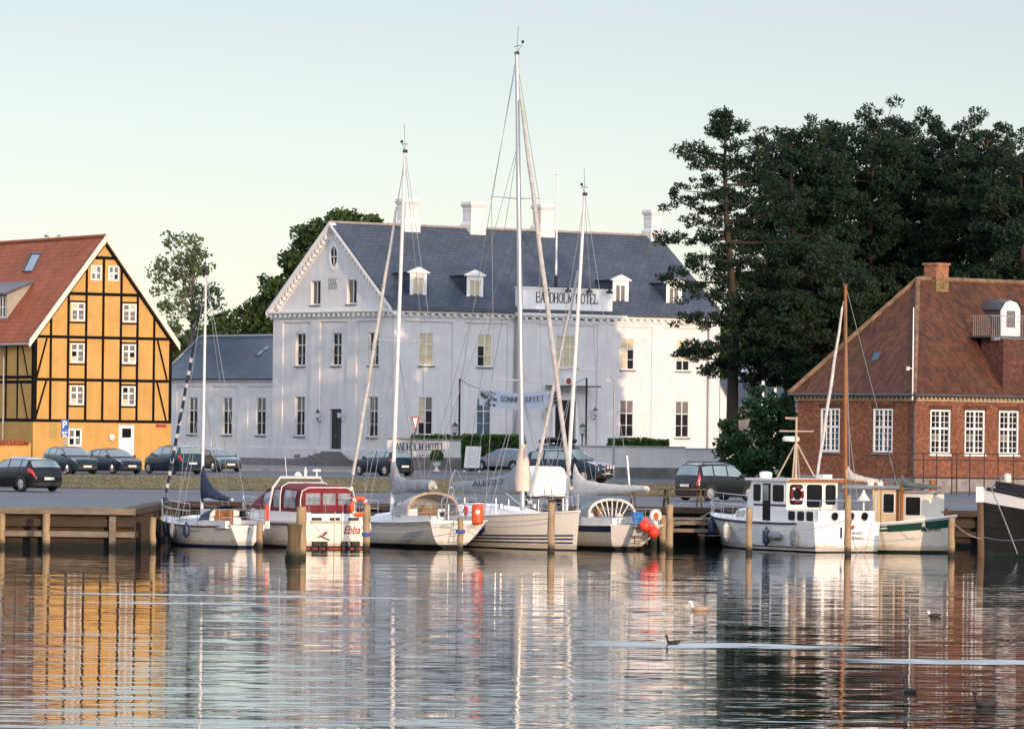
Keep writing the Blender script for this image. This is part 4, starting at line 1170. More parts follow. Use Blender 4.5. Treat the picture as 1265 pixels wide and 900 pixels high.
# two birds on its ridge
def bird(name, label, cat, loc, rz, L, cols, group=None, swim=False, neck=0.5):
    """loc at the waterline / perch; body, neck, head, bill, tail as one mesh"""
    t = thing(name, label, cat, loc, rz, group)
    m = MB()
    if swim:
        prof = [(-0.52, 0.05, 0.16), (-0.40, 0.11, 0.12), (-0.2, 0.19, 0.08), (0.05, 0.21, 0.07), (0.28, 0.15, 0.09), (0.40, 0.05, 0.13)]
    else:
        prof = [(-0.5, 0.03, 0.10), (-0.3, 0.10, 0.16), (-0.05, 0.16, 0.24), (0.18, 0.15, 0.32), (0.30, 0.06, 0.38)]
    rows = []
    for x, r_, zc in prof:
        rows.append([(x*L, r_*L*0.9*math.cos(a), zc*L+r_*L*0.75*math.sin(a)) for a in np.linspace(0, 2*PI, 11)[:-1]])
    m.grid(rows, 0, closed=True)
    m.poly(rows[0][::-1], 0); m.poly(rows[-1], 0)
    hz = 0.12+neck
    m.ring_tube([(0.28*L, 0, 0.12*L), (0.36*L, 0, (0.12+neck*0.45)*L), (0.38*L, 0, hz*L)], [0.10*L, 0.065*L, 0.07*L], 8, 1)
    m.ball((0.42*L, 0, (hz+0.04)*L), 0.095*L, 10, 1, (1.25, 0.9, 0.95))
    m.ring_tube([(0.50*L, 0, (hz+0.03)*L), (0.66*L, 0, hz*L)], [0.035*L, 0.012*L], 6, 2)
    m.build('body', [M[c] for c in cols], t, smooth=50)
    return t
M['feather_dark'] = mk('feather_dark', (0.022, 0.018, 0.017), 0.7, 0.4, 20)
M['feather_white'] = mk('feather_white', (0.72, 0.70, 0.66), 0.7, 0.1, 20)
M['feather_buff'] = mk('feather_buff', (0.38, 0.27, 0.18), 0.7, 0.3, 20)
M['bill'] = mk('bill', (0.25, 0.12, 0.04), 0.5, 0.1)
for px_, lab, rz, L in ((58, 'dark bird perched on the left of the red roof ridge, tail towards the sky', 2.6, 0.40), (72, 'small dark bird perched nearest the gable end of the red roof', 0.4, 0.30)):
    h = Yh.y0(px_, 296)  # along the ridge
    n = Yh.u; rr = ray(px_, 294); p0 = Yh.world((yhalf, 0, 0)); w = CAMP+rr*((p0-CAMP).dot(n)/rr.dot(n))
    bird('bird', lab, 'bird', (w.x, w.y, Yh.o.z+yA+0.36), rz, L, ('feather_dark', 'feather_dark', 'bill'), 'birds on the roof ridge', neck=0.32)
# ------------------------------------------------------------------ the brick house
p = at(1128, 607, 250.0)
Bh = Frame((p.x, 250.0, ZQ), math.radians(40))
bL = 20.0; bW = Bh.x0(985, 560)[0]
bhouse = thing('brick_house', 'red brick harbour house with steep old tiled hip roof at the right', 'house', Bh.o, Bh.psi)
bE = Bh.y0(1140, 487)[1]; bP = Bh.y0(1140, 589)[1]
bt, bb = Bh.y0(1161, 506)[1], Bh.y0(1161, 560.5)[1]
wc = [Bh.y0(x, 530)[0] for x in (1161.5, 1204, 1246)]; step = wc[1]-wc[0]
wc += [wc[2]+step*i for i in range(1, 4)]
bw = Bh.y0(1174, 530)[0]-Bh.y0(1149.5, 530)[0]
wx = [Bh.x0(x, 530)[0] for x in (1090.7, 1025.5)]
b = MB()
b.wall(MY0, [bP, bE], lambda z: 0, lambda z: bL, [(c-bw/2, c+bw/2, bb, bt) for c in wc], 0.1)
b.wall(MX0, [bP, bE], lambda z: 0, lambda z: bW, [(c-bw/2, c+bw/2, bb+0.03, bt+0.03) for c in wx], 0.1)
b.quad((bL, 0, 0), (bL, bW, 0), (bL, bW, bE), (bL, 0, bE)); b.quad((0, bW, 0), (bL, bW, 0), (bL, bW, bE), (0, bW, bE))
b.build('wall', M['brick'], bhouse)
b = MB(); b.mbox(MY0, -0.06, bL, -0.4, bP, -0.06, 0.1); b.mbox(MX0, 0.11, bW, -0.4, bP, -0.06, 0.1)
b.build('plinth', M['granite'], bhouse)
for c in wc: window(bhouse, MY0, c-bw/2, c+bw/2, bb, bt, 0.07, rows=(0.42, 0.14, 0.28, 0.56, 0.70, 0.85), gl=2, fr=0.09, mull=0.11, sillmat='frame_white', blinds=[0,0,0,2,0,0,0,0,2,0,0])
for c in wx: window(bhouse, MX0, c-bw/2, c+bw/2, bb+0.03, bt+0.03, 0.07, pane='glass_blue', rows=(0.42, 0.14, 0.28, 0.56, 0.70, 0.85), gl=2, fr=0.09, mull=0.11, sillmat='stone')
# flat arches over the openings and brick corner shading courses
ar = MB()
for c in wc: ar.mbox(MY0, c-bw/2-0.12, c+bw/2+0.12, bt+0.002, bt+0.24, -0.012, 0.02)
for c in wx: ar.mbox(MX0, c-bw/2-0.12, c+bw/2+0.12, bt+0.032, bt+0.27, -0.012, 0.02)
ar.build('lintel', M['dark_brick'], bhouse)
co = MB(); co2 = MB()
for mp, s0, s1 in ((MY0, -0.28, bL), (MX0, 0.04, bW+0.2)):
    co.mbox(mp, s0, s1, bE-0.10, bE+0.02, -0.26, 0.03); co.mbox(mp, s0, s1, bE-0.34, bE-0.26, -0.09, 0.03)
    n_ = int((s1-s0)/0.30)
    for i in range(n_):
        s = s0+(i+0.5)*(s1-s0)/n_; co.mbox(mp, s-0.075, s+0.075, bE-0.26, bE-0.10, -0.18, 0.03)
co.build('cornice', mk('brick_cornice', (0.42, 0.33, 0.22), 0.8, 0.2), bhouse)
e = 0.34; zr = Bh.y0(1190, 347.5, bW/2)[1]; hx = 3.4
hx = max(2.0, Bh.y0(1134, 345, bW/2)[0])
r = MB(); z0 = bE-0.02
r.add([(-e, -e, z0), (bL, -e, z0), (bL, bW+e, z0), (-e, bW+e, z0), (hx, bW/2, zr), (bL, bW/2, zr)], [[0,1,5,4],[3,0,4],[2,3,4,5]])
r.box(-e, bL, -e, -e+0.3, z0-0.06, z0-0.003); r.box(-e, -e+0.3, -e+0.3, bW+e, z0-0.06, z0-0.003)
broof = r.build('roof', M['old_tile'], bhouse)
rd = MB()
for a, c in (((hx, bW/2, zr), (bL, bW/2, zr)), ((-e, -e, z0), (hx, bW/2, zr)), ((-e, bW+e, z0), (hx, bW/2, zr))):
    a, c = Vector(a), Vector(c); n_ = int((c-a).length/0.4)
    rd.ring_tube([a.lerp(c, i/n_)+Vector((0, 0, 0.05 + (0.012 if i % 2 else 0))) for i in range(n_+1)], 0.13, 8)
rd.build('ridge', M['ridge_tile'], broof)
gt = MB(); gt.ring_tube([(-e-0.05, -e-0.06, z0-0.02), (bL, -e-0.06, z0-0.02)], 0.07, 8); gt.ring_tube([(-e-0.06, -e, z0-0.02), (-e-0.06, bW+e, z0-0.02)], 0.07, 8)
gt.ring_tube([(-e+0.1, -e-0.05, z0-0.05), (-0.10, -0.13, z0-0.55), (-0.10, -0.13, 0.3)], 0.055, 8)
gt.build('gutter', M['lead'], broof)
# chimney on the ridge
s, zt = Bh.y0(1157, 325, bW/2)
c = MB(); w_ = 0.46
c.box(s-w_, s+w_, bW/2-w_, bW/2+w_, zr-0.9, zt-0.12); c.box(s-w_-0.07, s+w_+0.07, bW/2-w_-0.07, bW/2+w_+0.07, zt-0.118, zt)
chb = c.build('chimney', brick_mat('chimney_brick', (0.40, 0.13, 0.06), (0.30, 0.09, 0.045), (0.45, 0.36, 0.25), grime=0.15), broof)
MB().box(s-w_-0.01, s+w_+0.01, bW/2-w_-0.01, bW/2+w_+0.01, zr-0.9, zr+0.12).build('chimney_base', brick_mat('base_brick', (0.30, 0.20, 0.09), (0.22, 0.13, 0.06), (0.28, 0.22, 0.13)), chb)
# dormer with balcony
kB = (zr-z0)/(bW/2+e)
dy = 1.9; s, z1 = Bh.y0(1249, 371, dy); s0_ = Bh.y0(1237, 400, dy)[0]; s1_ = 2*s-s0_
zb = z0+(dy+e)*kB; mpd = shifted(MY0, dy)
do = MB(); do.mpoly(mpd, [(s0_, zb), (s1_, zb), (s1_, z1-0.45), (s1_-0.25, z1-0.12), (s, z1), (s0_+0.25, z1-0.12), (s0_, z1-0.45)], 0, 0.1)
dmb = do.build('dormer', M['white_trim'], broof)
MB().mbox(mpd, s-0.33, s+0.33, zb+0.75, z1-0.55, -0.01, 0).build('dormer_window', M['curtain'], dmb)
ck = MB(); y2 = (z1-0.45-z0)/kB-e
for x in (s0_, s1_): ck.poly([(x, dy+0.1, zb), (x, dy+0.1, z1-0.45), (x, y2, z1-0.45)])
ck.build('cheek', M['lead'], dmb)
rr = MB(); prof = [(s0_-0.12, z1-0.5), (s0_+0.2, z1-0.08), (s, z1+0.06), (s1_-0.2, z1-0.08), (s1_+0.12, z1-0.5)]
for a, c in zip(prof[:-1], prof[1:]): rr.quad((a[0], dy-0.12, a[1]), (c[0], dy-0.12, c[1]), (c[0], (c[1]-z0)/kB-e, c[1]), (a[0], (a[1]-z0)/kB-e, a[1]))
rr.build('dormer_roof', M['lead'], dmb)
by0, bz = 0.35, Bh.y0(1245, 415, 0.35)[1]; bx0 = Bh.y0(1224, 414, 0.35)[0]
bl_ = MB(); bl_.box(bx0, bx0+5, by0, dy+0.3, bz-0.1, bz)
balc = bl_.build('balcony', M['lead'], dmb)
rl = MB(); h_ = 1.05
for i in range(34): rl.tube((bx0+0.02+i*0.14, by0+0.03, bz), (bx0+0.02+i*0.14, by0+0.03, bz+h_), 0.012, n=4)
for i in range(10): rl.tube((bx0+0.02, by0+0.03+i*0.14, bz), (bx0+0.02, by0+0.03+i*0.14, bz+h_), 0.012, n=4)
rl.tube((bx0, by0+0.03, bz+h_), (bx0+5, by0+0.03, bz+h_), 0.025, n=5); rl.tube((bx0+0.02, by0, bz+h_), (bx0+0.02, dy, bz+h_), 0.025, n=5)
rl.build('railing', M['zinc'], balc)
# frontispiece below the balcony
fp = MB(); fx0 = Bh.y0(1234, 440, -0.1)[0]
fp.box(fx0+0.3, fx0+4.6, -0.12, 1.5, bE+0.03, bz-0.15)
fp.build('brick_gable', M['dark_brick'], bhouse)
cn = MB(); cn.box(fx0, fx0+5, 0.2, 0.5, bz-0.25, bz-0.102)
for i in range(16): cn.box(fx0+0.1+i*0.3, fx0+0.25+i*0.3, 0.08, 0.2, bz-0.22, bz-0.11)
cn.build('balcony_cornice', M['zinc'], balc)
def brh(px, py, up):
    n = Bh.u*(-1)*((zr-z0)/(hx+e))+Vector((0, 0, 1)); p0 = Bh.world((-e, 0, z0+up)); q = ray(px, py)
    return Bh.local(CAMP+q*((p0-CAMP).dot(n)/q.dot(n)))
MB().poly([brh(*q, 0.08) for q in ((1076, 446), (1084, 444), (1088.5, 434.5), (1080, 435.5))]).build('rooflight', M['glass_blue'], broof)
an = MB(); a = brh(1122, 440, 0.05); an.tube((a.x, a.y, a.z-2.2), (a.x, a.y, a.z+0.0), 0.03, n=5)
an = MB(); q0 = Bh.local(at(1123.5, 478, 249.2)); q1 = Bh.local(at(1121.5, 380, 249.2))
q0 = Vector((-0.42, -0.3, bE-0.3)); q1 = Vector((-0.42, -0.3, Bh.local(at(1121.5, 380, 250)).z))
an.tube(q0, q1, 0.035, 0.03, 6); an.ring_tube([q0.lerp(q1, .34), q0.lerp(q1, .34)+Vector((-0.3, 0, 0.02))], 0.025, 5); an.box(-0.85, -0.72, -0.36, -0.24, q0.lerp(q1, .32).z, q0.lerp(q1, .36).z)
an.build('aerial_pole', M['alu_white'], bhouse)

# ------------------------------------------------------------------ white cottage glimpsed behind the pines
p = at(950, 575, 372.0)
Ct = Frame((p.x, 372.0, 1.6), math.radians(4))
cot = thing('white_cottage', 'white weatherboarded cottage glimpsed between the hotel and the brick house', 'house', Ct.o, Ct.psi)
zc = lambda py: Ct.y0(950, py)[1]
cxl, cxr, cxm = [Ct.y0(x, 468)[0] for x in (917, 986, 951)]
m = MB(); zg0, zg1 = zc(468.5), zc(430)
m.mpoly(MY0, [(cxl, zg0), (cxr, zg0), (cxm, zg1)], 0.0, 6)
cot_g = m.build('gable', M['white_trim'], cot)
bd = MB()
z = zg0+0.2
while z < zg1-0.2:
    f_ = (z-zg0)/(zg1-zg0); bd.mbox(MY0, cxl+(cxm-cxl)*f_, cxr+(cxm-cxr)*f_, z, z+0.02, -0.02, -0.001); z += 0.2
bd.build('weatherboard', M['grey_wall'], cot)
m = MB()
m.add([(cxl-2.2, -3.2, zc(500)), (cxr+2, -3.2, zc(500)), (cxr+2, -0.03, zg0), (cxl-2.2, -0.03, zg0)], [[0,1,2,3]]); m.box(cxl-2.2, cxr+2, -3.2, -3.0, zc(500)-0.2, zc(500)-0.003)
m.build('roof', M['slate'], cot)
m = MB(); m.box(cxl-1.8, cxr+2, -2.6, 5, 0, zc(500)-0.21); m.build('wall', M['stone'], cot)
m = MB()
for px_ in (936, 951): x = Ct.y0(px_, 480)[0]; m.box(x-0.09, x+0.09, -3.4, -3.22, 0, zc(436))
m.build('column', M['white_trim'], cot)
# shed against the hotel's right end
p = at(890, 575, 356.0)
Sd = Frame((p.x, 356.0, 1.6), 0.0)
sh = thing('shed', 'small white weatherboarded shed with dark roof against the hotel right-hand end', 'shed', Sd.o, Sd.psi)
sx1 = Sd.y0(907, 500)[0]; sxm = Sd.y0(889.5, 500)[0]
zt, zb_ = Sd.y0(890, 471)[1], Sd.y0(890, 500)[1]
m = MB(); m.mpoly(MY0, [(sxm, 0), (sx1, 0), (sx1, zb_-0.5), (sxm+0.15, zt), (sxm, zt)], 0, 5); m.build('wall', M['white_trim'], sh)
m = MB()
for i in range(18):
    z = zb_-0.6-4+i*0.3
    if z > 0.2: m.mbox(MY0, sxm, min(sx1, sxm+(sx1-sxm)*max(0.0, (zt-z)/(zt-zb_+0.5))), z, z+0.025, -0.02, -0.001)
m.build('weatherboard', M['grey_wall'], sh)
m = MB(); m.add([(sxm, -0.35, zt+0.02), (sx1+0.35, -0.35, zb_-0.8), (sx1+0.35, 5, zb_-0.8), (sxm, 5, zt+0.02), (sxm, -0.35, zt+0.22), (sx1+0.35, -0.35, zb_-0.6), (sx1+0.35, 5, zb_-0.6), (sxm, 5, zt+0.22)], [[3,2,1,0],[4,5,6,7],[0,1,5,4],[1,2,6,5]])
m.build('roof', M['slate'], sh)

# ------------------------------------------------------------------ foliage
def unit(n):
    v = rng.normal(size=(n, 3)); return v/np.linalg.norm(v, axis=1, keepdims=True)
def leaves_mesh(name, c, size, asp, mat, parent, updir=None):
    """rhombic leaf faces at centres c"""
    n = len(c); a = unit(n)
    if updir is not None: a = a*0.75+updir; a /= np.linalg.norm(a, axis=1, keepdims=True)
    b = np.cross(a, unit(n)); b /= np.linalg.norm(b, axis=1, keepdims=True)
    s = (size*rng.uniform(0.6, 1.35, n))[:, None]
    V = np.stack([c-a*s*0.5, c+b*s*asp*0.5+a*s*0.05, c+a*s*0.5, c-b*s*asp*0.5+a*s*0.05], 1).reshape(-1, 3)
    return np_mesh(name, V, np.arange(4*n).reshape(n, 4), mat, parent)
def shell(c, r, n, inner=0.55):
    d = unit(n); rad = rng.uniform(inner, 1.0, n)**0.6
    return np.asarray(c)+d*rad[:, None]*np.asarray(r)
def broadleaf(name, label, cat, base, height, lobes, mat, bark, leaf=0.34, clusters=60, per=46, cr_=0.75, trunk=0.3, group=None, inner=0.5):
    """lobes: (dx, dy, z, rx, ry, rz) relative to the base"""
    t = thing(name, label, cat, base, 0, group)
    tr = MB(); top = max(l[2] for l in lobes)
    tr.ring_tube([(0, 0, -0.3), (0.05, 0, top*0.3), (-0.08, 0.05, top*0.6), (0, 0, top*0.92)], [trunk*1.25, trunk, trunk*0.7, trunk*0.25], 9)
    cs = []
    for (dx, dy, z, rx_, ry_, rz_) in lobes:
        k = max(6, int(clusters*(rx_*rz_)/9.0))
        pts = shell((dx, dy, z), (rx_, ry_, rz_), k, inner)
        st_ = Vector((0, 0, min(top*0.8, max(1.5, z-rz_*1.2))))
        for q in pts[::3]:
            mid = st_.lerp(Vector(q), 0.5)+Vector((0, 0, 0.35))
            tr.ring_tube([st_, mid, q], [trunk*0.32, trunk*0.18, 0.03], 5, caps=False)
        cs.append(pts)
    tr.build('trunk', bark, t, smooth=60)
    cs = np.concatenate(cs)
    pts = []
    for q in cs:
        r_ = cr_*rng.uniform(0.6, 1.3); k = int(per*rng.uniform(0.6, 1.3))
        pts.append(q+unit(k)*(rng.uniform(0.2, 1, k)**0.5)[:, None]*np.array([r_, r_, r_*0.7]))
    leaves_mesh('crown', np.concatenate(pts), leaf, 0.6, mat, t)
    return t
def pine(name, label, base, H_, R, n_limb, h0, mat, seed, group=None, side=None, extra=(), tuft=1.0, lean=0.0, rounded=False, trunk=0.34, dense=1.0, fill=0):
    """Scots-pine-like: bare trunk low down, tiers of limbs bearing flat pads of needle tufts"""
    global rng
    keep = rng; rng = np.random.default_rng(seed)
    t = thing(name, label, 'tree', base, 0, group)
    tr = MB()
    P = [Vector((lean*(z/H_)**1.5*H_+0.12*math.sin(z*0.5+seed), 0.1*math.cos(z*0.4+seed), z)) for z in np.linspace(-0.3, H_*0.97, 12)]
    tr.ring_tube(P, [trunk*(1.2-1.08*i/11) for i in range(12)], 9)
    def trunk_at(z):
        f = (z+0.3)/(H_*0.97+0.3)*11; i = max(0, min(10, int(f))); return P[i].lerp(P[i+1], f-i)
    cen = []; ups = []
    limbs = [(h0+(H_*0.96-h0)*((i+rng.uniform(-.4, .4))/max(1, n_limb-1)), i*2.4+rng.uniform(-.5, .5), None) for i in range(n_limb)]
    limbs += [(z, a, l*(0.76 if math.cos(a) < 0 else 1.0)) for z, a, l in extra]
    for z, a, ln in limbs:
        f = min(1, max(0, (z-h0)/(H_-h0)))
        if ln is None:
            prof = math.sqrt(max(0.02, 1-((f-0.42)/0.62)**2)) if rounded else (1.0-0.72*f**1.4)*(0.75+0.25*math.sin(f*9+seed))
            ln = R*prof*rng.uniform(0.62, 1.12)*(1.0 if rounded or f > 0.5 else 0.72)
        st_ = trunk_at(max(0.3, min(z, H_*0.94)))
        d = Vector((math.cos(a), math.sin(a), 0)); rise_ = ln*(rng.uniform(-0.12, 0.28)+0.75*max(0.0, f-0.35)*(1.0 if rounded else 0.6)); ln *= min(1.0, max(0.3, (1.04-f)/0.28))
        if side and d.dot(Vector((side[0], side[1], 0))) < -0.3: ln *= 0.75
        pts = [st_, st_+d*ln*0.4+Vector((0, 0, rise_*0.2-0.02*ln)), st_+d*ln*0.75+Vector((0, 0, rise_*0.5)), st_+d*ln+Vector((0, 0, rise_))]
        tr.ring_tube(pts, [0.04+0.013*ln, 0.03+0.008*ln, 0.02+0.004*ln, 0.015], 5, caps=False)
        npad = max(4, int(ln*3.6*dense))
        for j in range(npad):
            u = 0.34+0.7*(j+rng.uniform(0, 1))/npad
            i = min(2, int(u*3)) if u < 1 else 2
            c = Vector(pts[min(i, 2)]).lerp(Vector(pts[min(i+1, 3)]), min(1.1, u*3-i if u < 1 else 1.0))
            off = rng.normal(size=3)*np.array([0.42, 0.42, 0.22])*min(1.5, 0.35+ln*0.25)
            c = np.array(c)+off+np.array([0, 0, 0.12])
            rp = rng.uniform(0.30, 0.62)*tuft; k = int(75*rp*rp/0.4*dense**0.5)+26
            q = unit(k)*(rng.uniform(0.1, 1, k)**0.5)[:, None]*np.array([rp, rp, rp*0.62])
            cen.append(c+q); ups.append(q/rp*0.7+np.array([0, 0, 0.45]))
    for _ in range(fill):
        f = 0.9*rng.uniform(0.0, 1.0)**1.35; z = h0+(H_-h0)*f
        prof = math.sqrt(max(0.03, 1-((f-0.42)/0.62)**2)) if rounded else (1.0-0.72*f**1.4)*0.8
        a = rng.uniform(0, 2*PI); rr = R*prof*math.sqrt(rng.uniform(0.04, 1.0))
        q0 = trunk_at(min(z, H_*0.95)); c = np.array([q0.x+rr*math.cos(a), q0.y+rr*math.sin(a), z])
        rp = rng.uniform(0.34, 0.75)*tuft; k = int(80*rp*rp/0.4)+24
        q = unit(k)*(rng.uniform(0.15, 1, k)**0.5)[:, None]*np.array([rp, rp, rp*0.6])
        cen.append(c+q); ups.append(q/rp*0.7+np.array([0, 0, 0.45]))
    tr.build('trunk', M['bark_pine'], t, smooth=60)
    leaves_mesh('crown', np.concatenate(cen), 0.25*tuft**0.5, 0.36, mat, t, np.concatenate(ups))
    rng = keep
    return t

def gbase(px, Y): q = at(px, 560, Y); return (q.x, Y, zg(Y) if Y < 420 else 1.6)
def ztop(px, py, Y): return at(px, py, Y).z-1.6
# left: loose-leaved tree
b0 = gbase(236, 366)
Hh = ztop(236, 287, 366)
mpp = 366/6000.0
def lobe(px, py, rx_, rz_, Y, base, dy=0, ry=None):
    q = at(px, py, Y); return (q.x-base[0], dy, q.z-base[2], rx_*Y/6000, (ry or rx_)*Y/6000, rz_*Y/6000)
broadleaf('loose_leaved_tree', 'pale loose-leaved tree with sky showing through, between the yellow house and the hotel', 'tree', b0, Hh,
   [lobe(*a, 366, b0) for a in ((222, 325, 34, 24), (240, 318, 22, 26), (212, 350, 30, 26), (250, 350, 26, 28), (232, 372, 38, 24), (205, 395, 26, 26), (258, 385, 24, 26), (236, 300, 12, 14), (214, 302, 14, 12), (200, 332, 18, 16), (262, 362, 18, 18))],
   M['birch_leaf'], M['bark_pale'], leaf=0.32, clusters=52, per=24, cr_=0.62, trunk=0.16, inner=0.2)
b0 = gbase(300, 398)
broadleaf('dark_tree', 'dark round-topped tree above the low wing roof, left of the hotel gable', 'tree', b0, 12,
   [lobe(*a, 398, b0) for a in ((290, 402, 26, 20), (312, 392, 24, 24), (335, 385, 22, 30), (272, 408, 18, 14), (330, 360, 12, 18), (318, 415, 40, 22))], M['oak_leaf'], M['bark'], leaf=0.42, clusters=70, per=46, cr_=0.8, trunk=0.3)
b0 = gbase(410, 396)
broadleaf('broad_tree', 'tall dark broadleaf tree rising behind the hotel gable and ridge', 'tree', b0, 20,
   [lobe(*a, 396, b0) for a in ((424, 290, 46, 28), (388, 300, 26, 26), (372, 330, 24, 26), (452, 282, 28, 16), (410, 275, 22, 12), (350, 365, 22, 24), (470, 292, 18, 18), (400, 320, 50, 30))], M['oak_leaf'], M['bark'], leaf=0.45, clusters=75, per=50, cr_=0.85, trunk=0.45)
# belt of distant trees closing the view behind the houses
for i, (px_, py_, Y, lab) in enumerate(((250, 425, 440, 'dark distant tree low behind the wing roof, nearest the loose-leaved tree'), (195, 430, 430, 'dark distant tree low behind the right edge of the yellow house'), (870, 420, 400, 'dark green tree just behind the hotel right-hand end'), (905, 400, 425, 'dark green tree behind the tall layered pine trunk'))):
    b0 = gbase(px_, Y)
    broadleaf('distant_tree', lab, 'tree', b0, 9, [lobe(px_+dx, py_+dy, 24, 26, Y, b0) for dx, dy in ((0, 0), (-22, 14), (20, 10), (4, 34), (-16, 40), (26, 40))], M['oak_leaf'], M['bark'], leaf=0.46, clusters=60, per=40, cr_=0.9, trunk=0.3, group='dark trees behind the buildings')
# far wood closing the horizon inland
n_ = 26000; wx_ = rng.uniform(-420, 420, n_)
top_ = 8.5+1.6*np.sin(wx_*0.11)+1.2*np.sin(wx_*0.31+1)+0.8*np.sin(wx_*0.83)
wz_ = 1.6+top_*rng.uniform(0, 1, n_)**0.7; wy_ = 520+rng.uniform(-7, 7, n_)*np.sqrt(np.clip(1-((wz_-1.6)/top_)**2, 0.05, 1))
wood_ = leaves_mesh('far_wood', np.stack([wx_, wy_, wz_], 1), 1.5, 0.7, M['oak_leaf'], None)
tag(wood_, 'low dark belt of far woodland behind the buildings', 'woodland', kind='stuff')
# pines on the right
pb = gbase(908, 284)
ph = ztop(893, 112, 284)
AZL = PI      # azimuth of limbs reaching left in the picture
ex = [(ztop(912, y, 284), a, l) for y, a, l in ((188, PI-0.2, 3.2), (205, PI+0.5, 3.6), (235, PI+0.1, 3.2), (262, PI+0.2, 4.4), (292, PI-0.1, 4.6), (330, PI+0.4, 3.9), (345, PI+0.1, 5.1), (360, PI+0.6, 4.2), (395, PI-0.1, 4.0), (425, PI+0.25, 4.1), (440, PI+0.45, 4.4), (150, PI, 1.8), (165, 0.2, 1.9), (250, 0.1, 3.4), (350, 0.2, 3.6), (410, -0.3, 3.4), (440, -0.6, 3.6), (180, 0.0, 2.6), (205, -0.3, 3.0), (225, 0.3, 3.2), (270, -0.2, 3.6), (295, 0.2, 3.6), (320, 0.0, 3.8), (375, -0.2, 3.6), (395, 0.3, 3.4))]
pine('layered_pine', 'tall layered pine standing just right of the hotel, its low branches crossing the hotel corner', pb, ph, 2.9, 32, 6.0, M['pine_leaf_dark'], 3, extra=ex, tuft=0.95, lean=-0.045, trunk=0.36, fill=110)
PINES = [(975, 152, 292, 3.9, 'dark pine directly right of the tall layered pine'), (1026, 146, 300, 4.2, 'pine with uneven top left of the highest crown in the pine stand'),
         (1074, 131, 296, 4.4, 'highest rounded pine crown in the middle of the pine stand'), (1118, 140, 306, 4.2, 'dark pine above the brick house chimney'),
         (1168, 150, 298, 4.4, 'pine with bare reddish trunk behind the brick house ridge'), (1216, 146, 292, 4.4, 'open-topped pine near the right edge, sky between its branches'),
         (1258, 190, 286, 3.8, 'pine cut by the right edge of the view'),
         (1000, 300, 284, 4.2, 'low spreading pine just behind the left roof hip of the brick house'), (1050, 285, 312, 4.4, 'shaded pine deep in the stand, below the highest crown')]
for i, (px_, py_, Y, R, lab) in enumerate(PINES):
    pine('pine_tree', lab, gbase(px_, Y), ztop(px_, py_, Y), R, 44 if py_ < 250 else 36, 6.0 if py_ > 240 else (9.0 if px_ < 1000 else 5.5), M['pine_leaf'] if i % 2 else M['pine_leaf_dark'], 20+i, group='stand of pines behind the brick house', tuft=1.12, rounded=True, trunk=0.36, dense=1.15, fill=210)
# round bushy tree beside the brick house
b0 = gbase(940, 266)
broadleaf('bushy_tree', 'bushy green tree between the white terrace wall and the brick house', 'tree', b0, 6,
   [lobe(*a, 266, b0) for a in ((945, 505, 30, 28), (920, 535, 32, 32), (960, 530, 30, 34), (940, 560, 44, 30), (905, 560, 22, 22), (975, 560, 20, 30), (925, 575, 30, 18), (958, 580, 34, 16), (980, 580, 16, 18), (900, 580, 18, 12), (975, 535, 16, 24), (965, 495, 18, 16))], M['shrub_leaf'], M['bark'], leaf=0.26, clusters=120, per=60, cr_=0.48, trunk=0.14)

# ------------------------------------------------------------------ terrace: sign wall, hedges, retaining wall
def hedge(name, label, c0, psi, L, D, Ht, leaf=0.12, dens=300):
    t = thing(name, label, 'hedge', c0, psi)
    MB().box(0.12, L-0.12, 0.12, D-0.12, 0.0, Ht-0.12).build('twigs', mk('twigs', (0.02, 0.03, 0.012), 0.9, 0.4, 3), t)
    areas = [(L, Ht, 'f'), (L, D, 't'), (D, Ht, 'l'), (D, Ht, 'r')]
    pts = []
    for a, b_, s in areas:
        k = int(a*b_*dens); u, v = rng.uniform(0, a, k), rng.uniform(0, b_, k); j = rng.uniform(-.08, .10, k)
        j += 0.07*np.sin(u*2.3)*np.sin(v*3.1)
        if s == 'f': pts.append(np.stack([u, j+0.05, v], 1))
        if s == 't': pts.append(np.stack([u, v, Ht-0.05-j], 1))
        if s == 'l': pts.append(np.stack([j+0.05, u, v], 1))
        if s == 'r': pts.append(np.stack([L-0.05-j, u, v], 1))
    leaves_mesh('foliage', np.concatenate(pts), leaf, 0.6, M['hedge_leaf'], t)
    return t
swY = 318.0
q0 = at(478, 580, swY); q1 = at(568.5, 580, swY); zt = at(540, 541.5, swY).z
sw = thing('sign_wall', 'low white wall lettered with the hotel name in front of the hotel', 'wall', (q0.x, swY, zg(swY)))
sL = q1.x-q0.x; sh_ = zt-zg(swY)
m = MB(); m.box(0, sL, 0, 3.0, 0.85, sh_-0.1); m.build('wall', M['white_wall'], sw)
m = MB(); m.box(-0.03, sL+0.03, -0.03, 3.03, -0.2, 0.845); m.build('stone_base', M['stone'], sw)
m = MB(); m.box(-0.06, sL+0.08, -0.08, 3.06, sh_-0.098, sh_); m.build('coping', M['stone'], sw)
tx = lambda px: at(px, 560, swY).x-q0.x
tz = lambda py: at(520, py, swY).z-zg(swY)
serif_text('wall_lettering', 'BANDHOLM HOTEL', M['black'], sw, MY0, tx(484), tz(556.5), tx(549.5)-tx(484), tz(547)-tz(556.5), -0.003, 0.17, 0.11)
serif_text('wall_lettering', 'DIT SIDEN 18', M['black'], sw, MY0, tx(515), tz(565), tx(548)-tx(515), tz(561)-tz(565), -0.003, 0.16, 0.08)
hz = zt-zg(swY)
hb = at(570.5, 580, 326)
